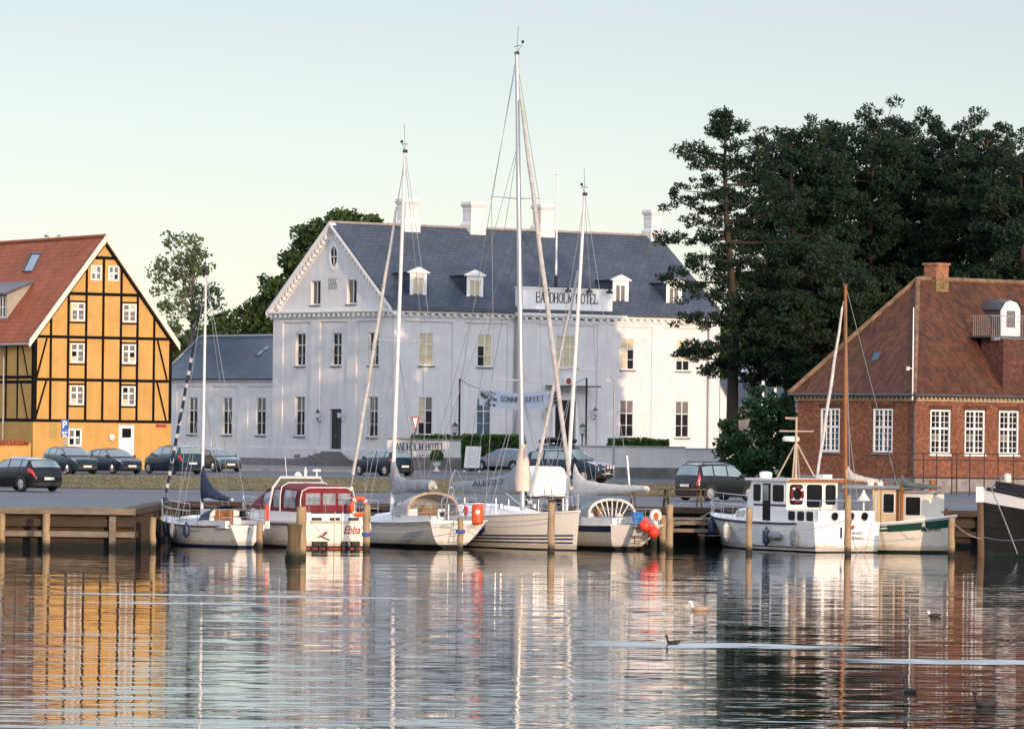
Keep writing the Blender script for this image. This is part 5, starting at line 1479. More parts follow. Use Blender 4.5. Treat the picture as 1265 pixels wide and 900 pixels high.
hedge('hedge', 'tall clipped green hedge behind the parked cars, right of the sign wall', (hb.x, 326, zg(326)), 0.03, at(648, 580, 326).x-hb.x, 1.6, at(610, 537.5, 326).z-zg(326), 0.2, 150)
hb = at(508, 541, 321.5)
hedge('hedge', 'narrow strip of green hedge showing above the hotel sign wall', (hb.x, 321.5, zg(321)), 0.0, at(569, 541, 321.5).x-hb.x, 0.9, at(540, 537.5, 321.5).z-zg(321), 0.2, 150)
TY = 292.0
a = at(716, 578, TY); b_ = at(846, 578, TY); c = at(893, 578, TY)
tw = thing('terrace_wall', 'long low white terrace wall on a grey stone base at the hotel right-hand side', 'wall', (a.x, TY, zg(TY)), 0.0)
z1 = at(780, 550.5, TY).z-zg(TY); z2 = at(870, 553.5, TY).z-zg(TY); zb1 = at(800, 577.3, TY).z-zg(TY)
m = MB(); m.box(0, b_.x-a.x, 0, 1.2, zb1, z1-0.08); m.box(b_.x-a.x+0.003, c.x-a.x, 0, 1.2, zb1, z2-0.07); m.build('wall', M['white_wall'], tw)
m = MB(); m.box(-0.03, c.x-a.x-0.2, -0.05, 1.2, -0.3, zb1-0.003); m.build('stone_base', M['stone'], tw)
m = MB(); m.box(-0.06, b_.x-a.x+0.05, -0.07, 1.25, z1-0.078, z1); m.box(b_.x-a.x+0.06, c.x-a.x, -0.07, 1.25, z2-0.068, z2); m.build('coping', mk('coping_grey', (0.36, 0.34, 0.33), 0.8, 0.15), tw)
hb = at(751, 549, TY+1.8)
hedge('hedge', 'clipped low hedge on top of the white terrace wall', (hb.x, TY+1.6, zg(TY)), 0.0, at(826, 549, TY+1.8).x-hb.x, 0.8, at(790, 542, TY+1.8).z-zg(TY), 0.18, 180)
g = MB(); g.box(0, c.x-a.x-0.3, 1.21, 22, 0.2, z1-0.5); g.build('terrace_floor', M['paving'], tw)

# clipped ball tree in an urn
p = on_ground(538.5, 584); Yb = 312.0
ball = at(539.5, 563.5, Yb); base_z = zg(Yb)
t = thing('potted_ball_tree', 'clipped round topiary ball in a white urn before the sign wall', 'potted plant', (ball.x, Yb, base_z))
zc_ = ball.z-base_z
m = MB(); m.lathe([(0.24, 0.0), (0.24, 0.06), (0.10, 0.14), (0.09, 0.28), (0.18, 0.36), (0.24, 0.42), (0.26, 0.66), (0.31, 0.68), (0.31, 0.72), (0.2, 0.72)], (0, 0, 0), 16)
m.build('urn', M['white_trim'], t, smooth=40)
MB().tube((0, 0, 0.7), (0, 0, zc_), 0.04).build('stem', M['bark'], t)
k = 2600; d = unit(k)
leaves_mesh('foliage', d*rng.uniform(0.34, 0.46, k)[:, None]+np.array([0, 0, zc_]), 0.08, 0.6, M['hedge_leaf'], t)
# street sign board
p = at(583, 588, 300.0); t = thing('sandwich_board', 'white poster board standing on its feet in front of the hedge', 'sign board', (at(583, 583, 305).x, 305.0, zg(305)))
wq = 0.92; z0_, z1_ = at(583, 577, 305).z-zg(305), at(583, 551, 305).z-zg(305)
m = MB(); lean = 0.12
m.add([(-wq/2-.06, -lean*0, z0_-0.03), (wq/2, 0, z0_-0.03), (wq/2+.12, 0.2, z1_), (-wq/2+0.06, 0.2, z1_), (-wq/2-.06, 0.07, z0_-0.03), (wq/2, 0.07, z0_-0.03), (wq/2+.12, 0.27, z1_), (-wq/2+0.06, 0.27, z1_)], [[3,2,1,0],[4,5,6,7],[0,1,5,4],[1,2,6,5],[2,3,7,6],[3,0,4,7]])
m.build('panel', M['sign_white'], t)
m = MB()
m.box(-wq/2-0.05, wq/2+0.04, -0.02, 0.10, 0.12, z0_-0.033)
m.build('frame', M['black'], t)
m = MB()
for x in (-wq/2, wq/2): m.ball((x, -0.05, 0.10), 0.10)
m.build('foot', M['sign_white'], t)
pr = MB()
for i in range(6): pr.quad(*[(x, (z-z0_)/(z1_-z0_)*0.2-0.006, z) for x, z in ((-0.28, z0_+0.2+i*0.18), (0.22+0.05*(i % 3), z0_+0.2+i*0.18), (0.22+0.05*(i % 3), z0_+0.225+i*0.18), (-0.28, z0_+0.225+i*0.18))])
pr.build('poster_print', M['zinc'], t)

# ------------------------------------------------------------------ posts, signs, lamps
def pole_thing(name, label, cat, px, ytop, Y, r, mat, group=None, base=None):
    b0 = at(px, 570, Y); z0 = zg(Y) if base is None else base
    t = thing(name, label, cat, (b0.x, Y, z0), 0, group)
    return t, at(px, ytop, Y).z-z0
# parking sign
Yp = 284.0; t, h = pole_thing('parking_sign', 'blue parking sign with white P in front of the yellow house', 'sign', 79.7, 517.5, Yp, 0.03, M['zinc'])
MB().tube((0, 0.03, 0), (0, 0.03, h), 0.035).build('post', M['zinc'], t)
zz = lambda py: at(80, py, Yp).z-zg(Yp)
m = MB(); m.box(-0.22, 0.22, -0.03, -0.003, zz(531.5), zz(518)); m.box(-0.22, 0.22, -0.03, -0.003, zz(539.8), zz(532)); m.build('plate', M['sign_blue'], t)
font_text('letter', 'P', M['sign_white'], t, MY0, -0.13, zz(528.8), 0.25, zz(519.6)-zz(528.8), -0.032, bold=0.02)
m = MB(); m.box(-0.15, -0.05, -0.036, -0.031, zz(536), zz(533)); m.box(-0.03, 0.15, -0.036, -0.031, zz(535), zz(533.4)); m.mpoly(MY0, [(-0.15, zz(539.4)), (0.15, zz(539.4)), (0.06, zz(536.6)), (-0.06, zz(536.6))], -0.036, -0.031); m.build('symbol', M['sign_white'], t)
# yield sign on a bent post
Yp = 286.0; t, h = pole_thing('yield_sign', 'triangular yield sign on a dark post before the hotel sign wall', 'sign', 508, 515, Yp, 0.03, M['iron'])
X = lambda px: at(px, 540, Yp).x-t.location.x
zz = lambda py: at(510, py, Yp).z-zg(Yp)
MB().ring_tube([(0, 0, 0), (0, 0, zz(541)), (X(514), 0, zz(532)), (X(514.5), 0, zz(516))], 0.04, 8).build('post', M['iron'], t)
x0, x1, xm = X(507.2), X(518.3), X(513)
MB().mpoly(MY0, [(x0, zz(514.5)), (xm, zz(533)), (x1, zz(514.5))], -0.06, -0.045).build('plate', M['sign_red'], t)
MB().mpoly(MY0, [(x0+0.11, zz(516)), (xm, zz(529)), (x1-0.11, zz(516))], -0.066, -0.061).build('face', M['sign_white'], t)
# street lamp
Yp = 276.0; t, h = pole_thing('street_lamp', 'slender grey street lamp with curved arm in front of the terrace wall', 'street lamp', 758, 468, Yp, 0.05, M['zinc'])
arm = [(0, 0, 0), (0, 0, h-0.25), (-0.04, 0, h-0.08), (-0.14, 0, h+0.05), (-0.28, 0, h+0.09), (-0.42, 0, h+0.07)]
MB().ring_tube(arm, [0.075, 0.05, 0.045, 0.042, 0.042, 0.04], 10).build('post', M['zinc'], t, smooth=60)
m = MB(); m.add([(-0.52, -0.12, h-0.18), (-0.14, -0.12, h-0.18), (-0.14, 0.12, h-0.18), (-0.52, 0.12, h-0.18), (-0.46, -0.07, h+0.06), (-0.30, -0.07, h+0.08), (-0.30, 0.07, h+0.08), (-0.46, 0.07, h+0.06)], [[3,2,1,0],[4,5,6,7],[0,1,5,4],[1,2,6,5],[2,3,7,6],[3,0,4,7]])
m.build('lamp_head', M['zinc'], t)
# banner with its two posts
Yp = 322.0
posts_ = []
for px_, top, lab in ((566.8, 467.5, 'dark post holding the left end of the banner'), (723.5, 466.5, 'dark post right of the entrance canopy')):
    t, h = pole_thing('banner_post', lab, 'post', px_, top, Yp, 0.06, M['iron'], group='posts of the banner')
    MB().tube((0, 0, 0), (0, 0, h), 0.075, 0.065).build('post', M['iron'], t); posts_.append((t, h))
bt_ = thing('banner', 'pale blue buffet banner strung between two posts before the entrance', 'banner', (at(592, 490, Yp).x, Yp, 0))
bx = lambda px: at(px, 490, Yp).x-bt_.location.x
bz_ = lambda py: at(640, py, Yp).z
Lb = bx(690); rows = []
def wave(u): return 0.05*math.sin(u*7)+0.015*math.sin(u*19+1)
def sag(u): return bz_(480.0)-0.28*math.sin(PI*u)
for i in range(31):
    u = i/30; rows.append([(u*Lb, wave(u)*(0.4+0.6*j/6), sag(u)-(bz_(480)-bz_(500.5))*j/6) for j in range(7)])
m = MB(); m.grid(rows); bo = m.build('cloth', M['banner'], bt_, smooth=80)
def mpB(s, z, d): u = s/Lb; return (s, wave(u)*0.7+d, z-0.28*math.sin(PI*u))
serif_text('banner_lettering', 'SOMMERBUFFET', M['iron'], bt_, mpB, bx(618), bz_(491.5), bx(672)-bx(618), bz_(485)-bz_(491.5), -0.06, 0.15, 0.075)
for a_, b2, seed in ((593.5, 613, 1), (677.5, 690, 2)):
    random.seed(seed); m = MB(); mats = [M['feather_dark'], M['slate_blue'], M['rim'], M['canvas_red'], M['shrub_leaf'], M['glass_blue']]
    for i in range(46):
        s = bx(a_)+random.random()*(bx(b2)-bx(a_)-0.12); z = bz_(499.5)+random.random()*(bz_(482)-bz_(499.5)); w_ = random.uniform(.05, .2)
        m.mbox(mpB, s, s+w_, z-w_*.4, z+w_*.4, -0.05-0.0006*i, -0.045, random.choice((0, 1, 2, 5, 1, 0) if seed == 1 else (0, 3, 3, 1, 4, 2)))
    m.build('banner_picture', mats, bt_)
rp = MB(); rp.ring_tube(bez(posts_[0][0].location-Vector((bt_.location.x, Yp, -posts_[0][1])), 0.1, (0, 0, bz_(480))), 0.02, 5)
rp.ring_tube(bez((Lb, 0, bz_(480)), 0.05, posts_[1][0].location-Vector((bt_.location.x, Yp, -posts_[1][1]))), 0.02, 5)
rp.ring_tube(bez((0, 0, bz_(480)), -0.02, (Lb, 0, bz_(480)), 2), 0.0001, 3) if False else None
rp.build('rope', M['iron'], bt_)
# lanterns on posts by the entrance
for px_, top, Y, lab in ((561.5, 522, 323.0, 'black post lantern behind the hedge, left of the entrance'), (719, 523, 312.0, 'black post lantern right of the entrance door')):
    t, h = pole_thing('post_lantern', lab, 'lantern', px_, top, Y, 0.05, M['iron'], group='post lanterns by the entrance')
    m = MB(); m.tube((0, 0, 0), (0, 0, h-0.75), 0.05); m.lathe([(0.06, -0.78), (0.15, -0.70), (0.15, -0.66)], (0, 0, h), 6); m.lathe([(0.26, -0.22), (0.1, -0.04), (0.03, 0), (0.02, 0.1)], (0, 0, h), 6); m.build('post', M['iron'], t)
    MB().lathe([(0.14, -0.655), (0.23, -0.225)], (0, 0, h), 6).build('lantern_glass', M['lamp_clear'], t)
# flagpole on the hotel roof
s, z0_ = H.y0(686.8, 352, 1.6); z1_ = H.y0(687.5, 216, 1.6)[1]
w = H.world((s, 1.6, z0_-0.6))
t = thing('flagpole', 'bare white flagpole standing on the hotel roof above the sign', 'flagpole', w, 0)
m = MB(); m.tube((0, 0, 0), (0, 0, z1_-z0_+0.6), 0.085, 0.05); m.ball((0, 0, z1_-z0_+0.68), 0.11); m.build('pole', M['sign_white'], t)
MB().tube((0, -0.002, 0), (0, 0, 1.3), 0.12, 0.11).build('pole_base', M['iron'], t)
# iron fence before the brick house
t = thing('iron_fence', 'rusty iron tube fence along the front of the brick house', 'fence', (0, 0, 0))
Yf = 236.0; xa, xb_ = at(1075, 600, Yf).x, at(1300, 600, Yf).x
rl = MB(); ztopf = at(1180, 560, Yf).z; zmid = at(1180, 590, Yf).z
for z in (ztopf, at(1180, 568, Yf).z): rl.tube((xa, Yf, z), (xb_, Yf, z), 0.03, n=6)
rl.tube((xa-2, Yf, zmid), (xb_, Yf, zmid), 0.05, n=6)
rl.build('rail', M['rust_iron'], t)
for px_ in (1107, 1141, 1157, 1176, 1182, 1198, 1216, 1233, 1252, 1270):
    x = at(px_, 580, Yf).x; MB().tube((x, Yf, ZQ), (x, Yf, ztopf+0.02), 0.035, n=6).build('upright', M['rust_iron'], t)
# ------------------------------------------------------------------ cars
PROFILE = {
 'hatch': dict(zb=[(0,.40),(.03,.50),(.10,.57),(.26,.645),(.5,.67),(.85,.71),(.965,.66),(1,.42)],
               roof=[(.255,.645),(.43,.945),(.55,1.0),(.74,.985),(.885,.93),(.965,.685)], ws=(.27,.425), rw=(.895,.960)),
 'mpv': dict(zb=[(0,.38),(.03,.47),(.10,.55),(.20,.62),(.5,.66),(.85,.70),(.975,.66),(1,.40)],
             roof=[(.195,.62),(.40,.94),(.52,1.0),(.80,.985),(.92,.94),(.975,.68)], ws=(.215,.395), rw=(.925,.970)),
 'suv': dict(zb=[(0,.42),(.02,.52),(.08,.60),(.27,.655),(.5,.67),(.85,.68),(.975,.66),(1,.40)],
             roof=[(.265,.655),(.40,.95),(.52,1.0),(.80,.99),(.93,.95),(.980,.66)], ws=(.28,.395), rw=(.935,.975)),
 'boxy': dict(zb=[(0,.38),(.03,.48),(.09,.55),(.20,.60),(.5,.62),(.85,.64),(.97,.62),(1,.36)],
             roof=[(.195,.60),(.34,.93),(.48,1.0),(.80,.99),(.92,.95),(.975,.62)], ws=(.21,.335), rw=(.925,.968)),
}
def car(name, label, loc, heading, L, W, Ht, paint, kind, front=True, extra=None, group='cars parked between the quay and the buildings', wheel_r=None, plate=True):
    t = thing(name, label, 'car', loc, heading, group)
    P = PROFILE[kind]; hw = W/2; clear = 0.17 if kind != 'suv' else 0.26
    zb_x = [a*L for a, _ in P['zb']]; zb_z = [b*Ht for _, b in P['zb']]
    rx_ = [a*L for a, _ in P['roof']]; rz_ = [b*Ht for _, b in P['roof']]
    def ring(x):
        f = x/L
        zb = float(np.interp(x, zb_x, zb_z)); zt = float(np.interp(x, rx_, rz_)) if rx_[0] <= x <= rx_[-1] else zb
        zt = max(zt, zb); g = min(1.0, (zt-zb)/(.28*Ht))
        w = hw*float(np.interp(f, [0, .02, .07, .16, .5, .86, .95, .985, 1], [.66, .80, .91, .985, 1, .985, .93, .86, .74]))
        zl = clear+0.13*max(0, 1-f/.06)+0.10*max(0, 1-(1-f)/.05)
        yr_ = w*(.965-.20*g)
        return [(0, zl), (.88*w, zl), (.985*w, zl+.12), (w, zl+(zb-zl)*.55), (.975*w, zb-0.03), (.955*w, zb), (yr_, zb+.86*(zt-zb)), (yr_*.82, zt-0.012*g), (yr_*.4, zt+.012), (0, zt+.018)]
    def S(x, k, off=0.0):
        R = ring(x); i = min(len(R)-2, int(k)); u = k-i
        return R[i][0]*(1-u)+R[i+1][0]*u, R[i][1]*(1-u)+R[i+1][1]*u
    X = lambda x: L/2-x                       # x runs backwards from the nose; local +x is forward
    xs = sorted(set([0, .01*L, .02*L, .045*L, .07*L, .12*L, .18*L]+[a*L for a, _ in P['roof']]+list(np.linspace(.2, .95, 16)*L)+[.955*L, .975*L, .99*L, L]))
    b = MB(); rows = []
    for x in xs:
        R = ring(x); rows.append([(X(x), y, z) for y, z in R]+[(X(x), -y, z) for y, z in R[-2:0:-1]])
    b.grid(rows, 0, closed=True); b.poly(rows[0]); b.poly(rows[-1][::-1])
    body = b.build('body', paint, t, smooth=38)
    def patch(nm, xa, xb_, ka, kb, side, mat, off=0.010, nx=7, nk=5, fx=None):
        m = MB(); rows = []
        for i in range(nx):
            u = i/(nx-1); r = []
            for j in range(nk):
                x = xa+(xb_-xa)*u
                kk = ka+(kb-ka)*j/(nk-1)
                if side is None:              # across the car
                    s_ = -1 if kk < 0 else 1
                    y, z = S(x, 9-abs(kk)); r.append((X(x)+(off if x < L*.5 else -off), s_*y, z+off))
                else:
                    y, z = S(x, kk); r.append((X(x), side*(y+off), z+off*.3))
            rows.append(r)
        m.grid(rows)
        return m.build(nm, mat, t, smooth=40)
    G = M['car_glass']
    a, c = P['ws']; patch('windscreen', a*L, c*L, -2.9, 2.9, None, G, 0.014, 6, 9)
    a, c = P['rw']; patch('rear_window', a*L, c*L, -2.75, 2.75, None, G, 0.014, 4, 9)
    segs = {'hatch': [(.335, .555), (.575, .76), (.78, .87)], 'mpv': [(.30, .51), (.53, .73), (.75, .90)], 'suv': [(.335, .53), (.55, .72), (.74, .90)], 'boxy': [(.28, .50), (.52, .72), (.74, .90)]}[kind]
    for sd in (1, -1):
        for (a, c) in segs: patch('side_window', a*L, c*L, 5.10, 5.93, sd, G, 0.012, 6, 4)
        # door seams and sill
    seam = MB()
    for sd in (1, -1):
        for f_ in (.315, .565, .77):
            rows = []
            for x in (f_*L-.008, f_*L+.008): rows.append([(X(x), sd*(S(x, kk)[0]+.006), S(x, kk)[1]) for kk in np.linspace(2.1, 5.0, 6)])
            seam.grid(rows)
        rows = []
        for x in np.linspace(.2*L, .82*L, 6): rows.append([(X(x), sd*(S(x, kk)[0]+.010), S(x, kk)[1]) for kk in (1.05, 1.5, 2.0)])
        seam.grid(rows)
    seam.build('seams', M['trim_black'], t)
    r = wheel_r or (.315 if kind != 'suv' else .375)
    wx = (.19*L if kind != 'boxy' else .17*L, .80*L)
    for x in wx:
        for sd in (1, -1):
            yw_ = hw*0.99
            am = MB(); n_ = 18; c0 = (X(x), sd*(yw_+.004), r)
            pts = [(c0[0]+(r+.075)*math.cos(q), c0[1], c0[2]+(r+.075)*math.sin(q)) for q in np.linspace(-.25, PI+.25, n_)]
            am.poly(pts if sd < 0 else pts[::-1]); am.build('wheel_arch', M['trim_black'], t)
            wm = MB(); y0_, y1_ = (yw_-.19, yw_+.012)
            prof = [(r*.55, y0_), (r*.93, y0_), (r, y0_+.03), (r, y1_-.03), (r*.94, y1_), (r*.68, y1_)]
            wm.lathe([(a_, sd*z_) for a_, z_ in prof], (X(x), 0, r), 20, 0, 'y')
            w_ = wm.build('wheel', M['tyre'], t, smooth=40)
            rm = MB(); rm.lathe([(r*.66, sd*(y1_+.002)), (r*.60, sd*(y1_+.006)), (r*.56, sd*(y1_-.02))], (X(x), 0, r), 18, 0, 'y')
            for q in range(5):
                an = q*2*PI/5+.3
                d = Vector((math.cos(an), 0, math.sin(an))); o_ = Vector((X(x), sd*(y1_+.003), r))
                rm.ring_tube([o_+d*.03, o_+d*r*.6], [.045, .035], 5, flat=1)
            rm.build('rim', M['rim'], w_)
    # bumpers, lamps, plates, mirrors
    fr_ = ring(0.0); bk = ring(L)
    for (xa, xb_) in ((.004*L, .10*L), (.915*L, .996*L)):
        bm_ = MB()
        for sd in (1, -1):
            rows = [[(X(x)+(.012 if x < L/2 else -.012), sd*(S(x, kk)[0]+.010), S(x, kk)[1]) for kk in (1.0, 1.6, 2.25)] for x in np.linspace(xa, xb_, 6)]
            bm_.grid(rows)
        if xa < L/2: bm_.box(X(0)-.05, X(0)+.02, -fr_[2][0], fr_[2][0], fr_[0][1]-.02, fr_[0][1]+.18)
        else: bm_.box(X(L)-.02, X(L)+.05, -bk[2][0], bk[2][0], bk[0][1]-.02, bk[0][1]+.13)
        bm_.build('bumper', M['trim_black'], t)
    gr = MB(); gr.box(X(0)-.02, X(0)+.014, -.42*hw, .42*hw, fr_[4][1]-.13, fr_[4][1]-.02); gr.build('grille', M['chrome'] if kind == 'suv' else M['trim_black'], t)
    for sd in (1, -1):
        patch('headlight', .012*L, .105*L, 4.1, 5.35 if kind == 'hatch' else 4.95, sd, M['lamp_clear'], .012, 5, 4)
        if kind in ('boxy', 'mpv'):
            patch('taillight', .945*L, .992*L, 3.6, 5.9 if kind == 'boxy' else 5.3, sd, M['lamp_red'], .014, 4, 6)
        else: patch('taillight', .905*L, .992*L, 3.55, 4.95, sd, M['lamp_red'], .014, 5, 4)
        mm = MB(); xm = X(.315*L); y, z = S(.315*L, 5.0); mm.ball((xm, sd*(y+.11), z+.08), .1, 10, 0, (.7, 1.0, .75)); mm.tube((xm, sd*(y-.02), z+.03), (xm, sd*(y+.08), z+.06), .03)
        mm.build('mirror', paint, t, smooth=50)
    if plate:
        zf, zr = fr_[0][1]+.10, bk[0][1]+(.30 if kind != 'hatch' else .22)
        MB().box(X(0)+.016, X(0)+.03, -.26, .26, zf, zf+.11).build('number_plate', M['plate'], t)
        xr = X(L)-.03 if kind == 'hatch' else X(L)-.03
        MB().box(xr-.02, xr-.002, -.26, .26, zr+.02, zr+.13).build('number_plate', M['plate'], t)
    if extra: extra(t, S, X, L, W, Ht)
    return t
def roof_rails(t, S, X, L, W, Ht):
    m = MB()
    for sd in (1, -1):
        y = sd*(S(.6*L, 7)[0])
        m.ring_tube([(X(.42*L), y, Ht*.975), (X(.46*L), y, Ht+.045), (X(.82*L), y, Ht+.04), (X(.86*L), y, Ht*.965)], .02, 6)
    m.build('roof_rail', M['trim_black'], t)
def roof_box(t, S, X, L, W, Ht):
    m = MB(); rows = []
    for x, a, h in ((.28, .05, .05), (.32, .30, .22), (.45, .40, .36), (.75, .40, .36), (.86, .34, .28), (.88, .05, .1)):
        rows.append([(X(x*L), a*math.cos(q), Ht+.10+h*.5+h*.5*math.sin(q)) for q in np.linspace(0, 2*PI, 13)[:-1]])
    m.grid(rows, 0, True); m.poly(rows[0]); m.poly(rows[-1]); m.build('roof_box', M['trim_black'], t, smooth=50)
    m = MB()
    for x in (.42, .7): m.box(X(x*L)-.02, X(x*L)+.02, -.6, .6, Ht+.02, Ht+.09)
    m.build('roof_bar', M['trim_black'], t)
def bull_bar(t, S, X, L, W, Ht):
    m = MB(); x = X(0)+.16
    for z in (.52, .80, 1.0): m.ring_tube([(x-.12, -.62, z), (x, -.45, z), (x, .45, z), (x-.12, .62, z)], .032, 7)
    for y in (-.45, .45): m.tube((x, y, .40), (x, y, 1.02), .032)
    m.build('bull_bar', M['chrome'], t)
    for y in (-.3, 0, .3):
        l = MB(); l.lathe([(.05, -.10), (.12, -.02), (.125, .03)], (x+.05, y, .91), 12, 0, 'x'); o = l.build('spot_lamp', M['trim_black'], t)
        MB().lathe([(.11, .032), (.02, .045)], (x+.05, y, .91), 12, 0, 'x').build('lens', M['lamp_clear'], o)
    roof_rails(t, S, X, L, W, Ht)
def gp(px, py): p = on_ground(px, py); return (p.x, p.y, p.z+0.02)
def facing(deg): return math.radians(deg)
car('hatchback_car', 'dark hatchback seen from behind, nearest car at the left edge on the open asphalt', gp(25, 606.5), facing(131), 4.25, 1.77, 1.47, M['paint_black'], 'hatch')
car('crossover_car', 'dark petrol-blue crossover facing right, leftmost in the row before the yellow house', gp(87, 585.5), facing(-57), 4.12, 1.78, 1.57, M['paint_petrol'], 'hatch')
car('saloon_car', 'dark blue hatchback facing right, second in the row, beside the leftmost crossover', gp(140, 585), facing(-55), 4.3, 1.75, 1.45, M['paint_navy'], 'hatch')
car('estate_car', 'black car standing behind the row, only its roof and windows showing before the white door', gp(172, 577.5), facing(165), 4.5, 1.75, 1.48, M['paint_black'], 'hatch')
car('minivan_car', 'dark grey people carrier seen from behind, fourth in the row before the hotel wing', gp(214, 585.5), facing(124), 4.5, 1.80, 1.68, M['paint_petrol'], 'mpv')
car('family_car', 'blue hatchback facing right at the right end of the row, with bright headlights', gp(268, 582.5), facing(-62), 4.1, 1.72, 1.42, M['paint_bluegrey'], 'hatch')
car('compact_car', 'dark hatchback with red tail lamps parked before the hotel sign wall', gp(474, 587.5), facing(127), 4.3, 1.76, 1.52, M['paint_navy'], 'hatch')
car('silver_car', 'silver grey hatchback parked in the shade against the tall hedge', gp(622, 581.5), facing(150), 4.0, 1.7, 1.48, M['paint_silver'], 'hatch')
car('roof_box_car', 'dark off-road car carrying a black roof box before the hotel entrance', gp(682, 583), facing(150), 4.6, 1.85, 1.80, M['paint_green'], 'suv', extra=roof_box)
car('off_road_car', 'large dark blue off-road car facing right with chrome bull bar and spot lamps', gp(703, 597), facing(-33), 4.85, 1.90, 1.86, M['paint_navy'], 'suv', extra=bull_bar)
car('small_boxy_car', 'small dark boxy car with tall red tail lamps, behind the motorboat bow', gp(884, 618.5), facing(42), 3.65, 1.62, 1.60, M['paint_green'], 'boxy', extra=roof_rails)
# white box trailer near the quay
p = at(671, 626, 189.5)
t = thing('box_trailer', 'small white box trailer with rounded top standing on the quay behind the largest sailboat mast', 'trailer', (p.x, 189.5, ZQ), 0.25)
m = MB(); rows = []
prof = [(-.68, .38), (-.70, 1.05), (-.55, 1.45), (-.45, 1.52), (.40, 1.52), (.54, 1.44), (.72, 0.95), (.72, .38)]
for y in (-1.1, -1.06, 1.06, 1.1): 
    s_ = .985 if abs(y) > 1.08 else 1.0
    rows.append([(x*s_, y, z*s_+.006) for x, z in prof])
m.grid(rows); m.poly(rows[0]); m.poly(rows[-1][::-1]); m.box(-.70, .70, -1.0, 1.0, .375, .381)
m.build('body', M['gel_white'], t, smooth=35)
m = MB(); m.box(-.66, .66, -1.05, 1.05, .27, .37); m.tube((0, -1.05, .32), (0, -1.9, .36), .04); m.build('chassis', M['rust_iron'], t)
for sx in (-.62, .62):
    w_ = MB().lathe([(.15, -.09), (.27, -.09), (.28, 0), (.27, .09), (.15, .09)], (sx, .1, .28), 16, 0, 'x').build('wheel', M['tyre'], t)
    MB().lathe([(.14, -.095), (.05, -.10), (.05, .10), (.14, .095)], (sx, .1, .28), 12, 0, 'x').build('rim', M['rim'], w_)
# trestle tables on the quay
def trestle(px, py, lab):
    p = on_level(px, py, ZQ); t = thing('picnic_table', lab, 'table', (p.x, 187.2, ZQ), 0.1, 'picnic tables on the quay')
    m = MB()
    for y in (-.3, -.1, .1, .3): m.box(-.9, .9, y-.085, y+.085, .70, .745)
    m.build('tabletop', M['pile_dark'], t)
    for y in (-.72, .72): MB().box(-.9, .9, y-.12, y+.12, .42, .46).build('bench', M['pile_dark'], t)
    for x in (-.65, .65):
        for s_ in (-1, 1):
            l = MB(); l.add([(x-.03, s_*.75-.05, 0), (x+.03, s_*.75-.05, 0), (x+.03, s_*.75+.05, 0), (x-.03, s_*.75+.05, 0), (x-.03, s_*.2-.05, .70), (x+.03, s_*.2-.05, .70), (x+.03, s_*.2+.05, .70), (x-.03, s_*.2+.05, .70)], [[3,2,1,0],[4,5,6,7],[0,1,5,4],[1,2,6,5],[2,3,7,6],[3,0,4,7]])
            l.build('leg', M['pile_dark'], t)
trestle(805, 628, 'dark wooden picnic table on the quay, left one behind the red fenders')
trestle(845, 628, 'dark wooden picnic table on the quay, right one towards the boxy green car')

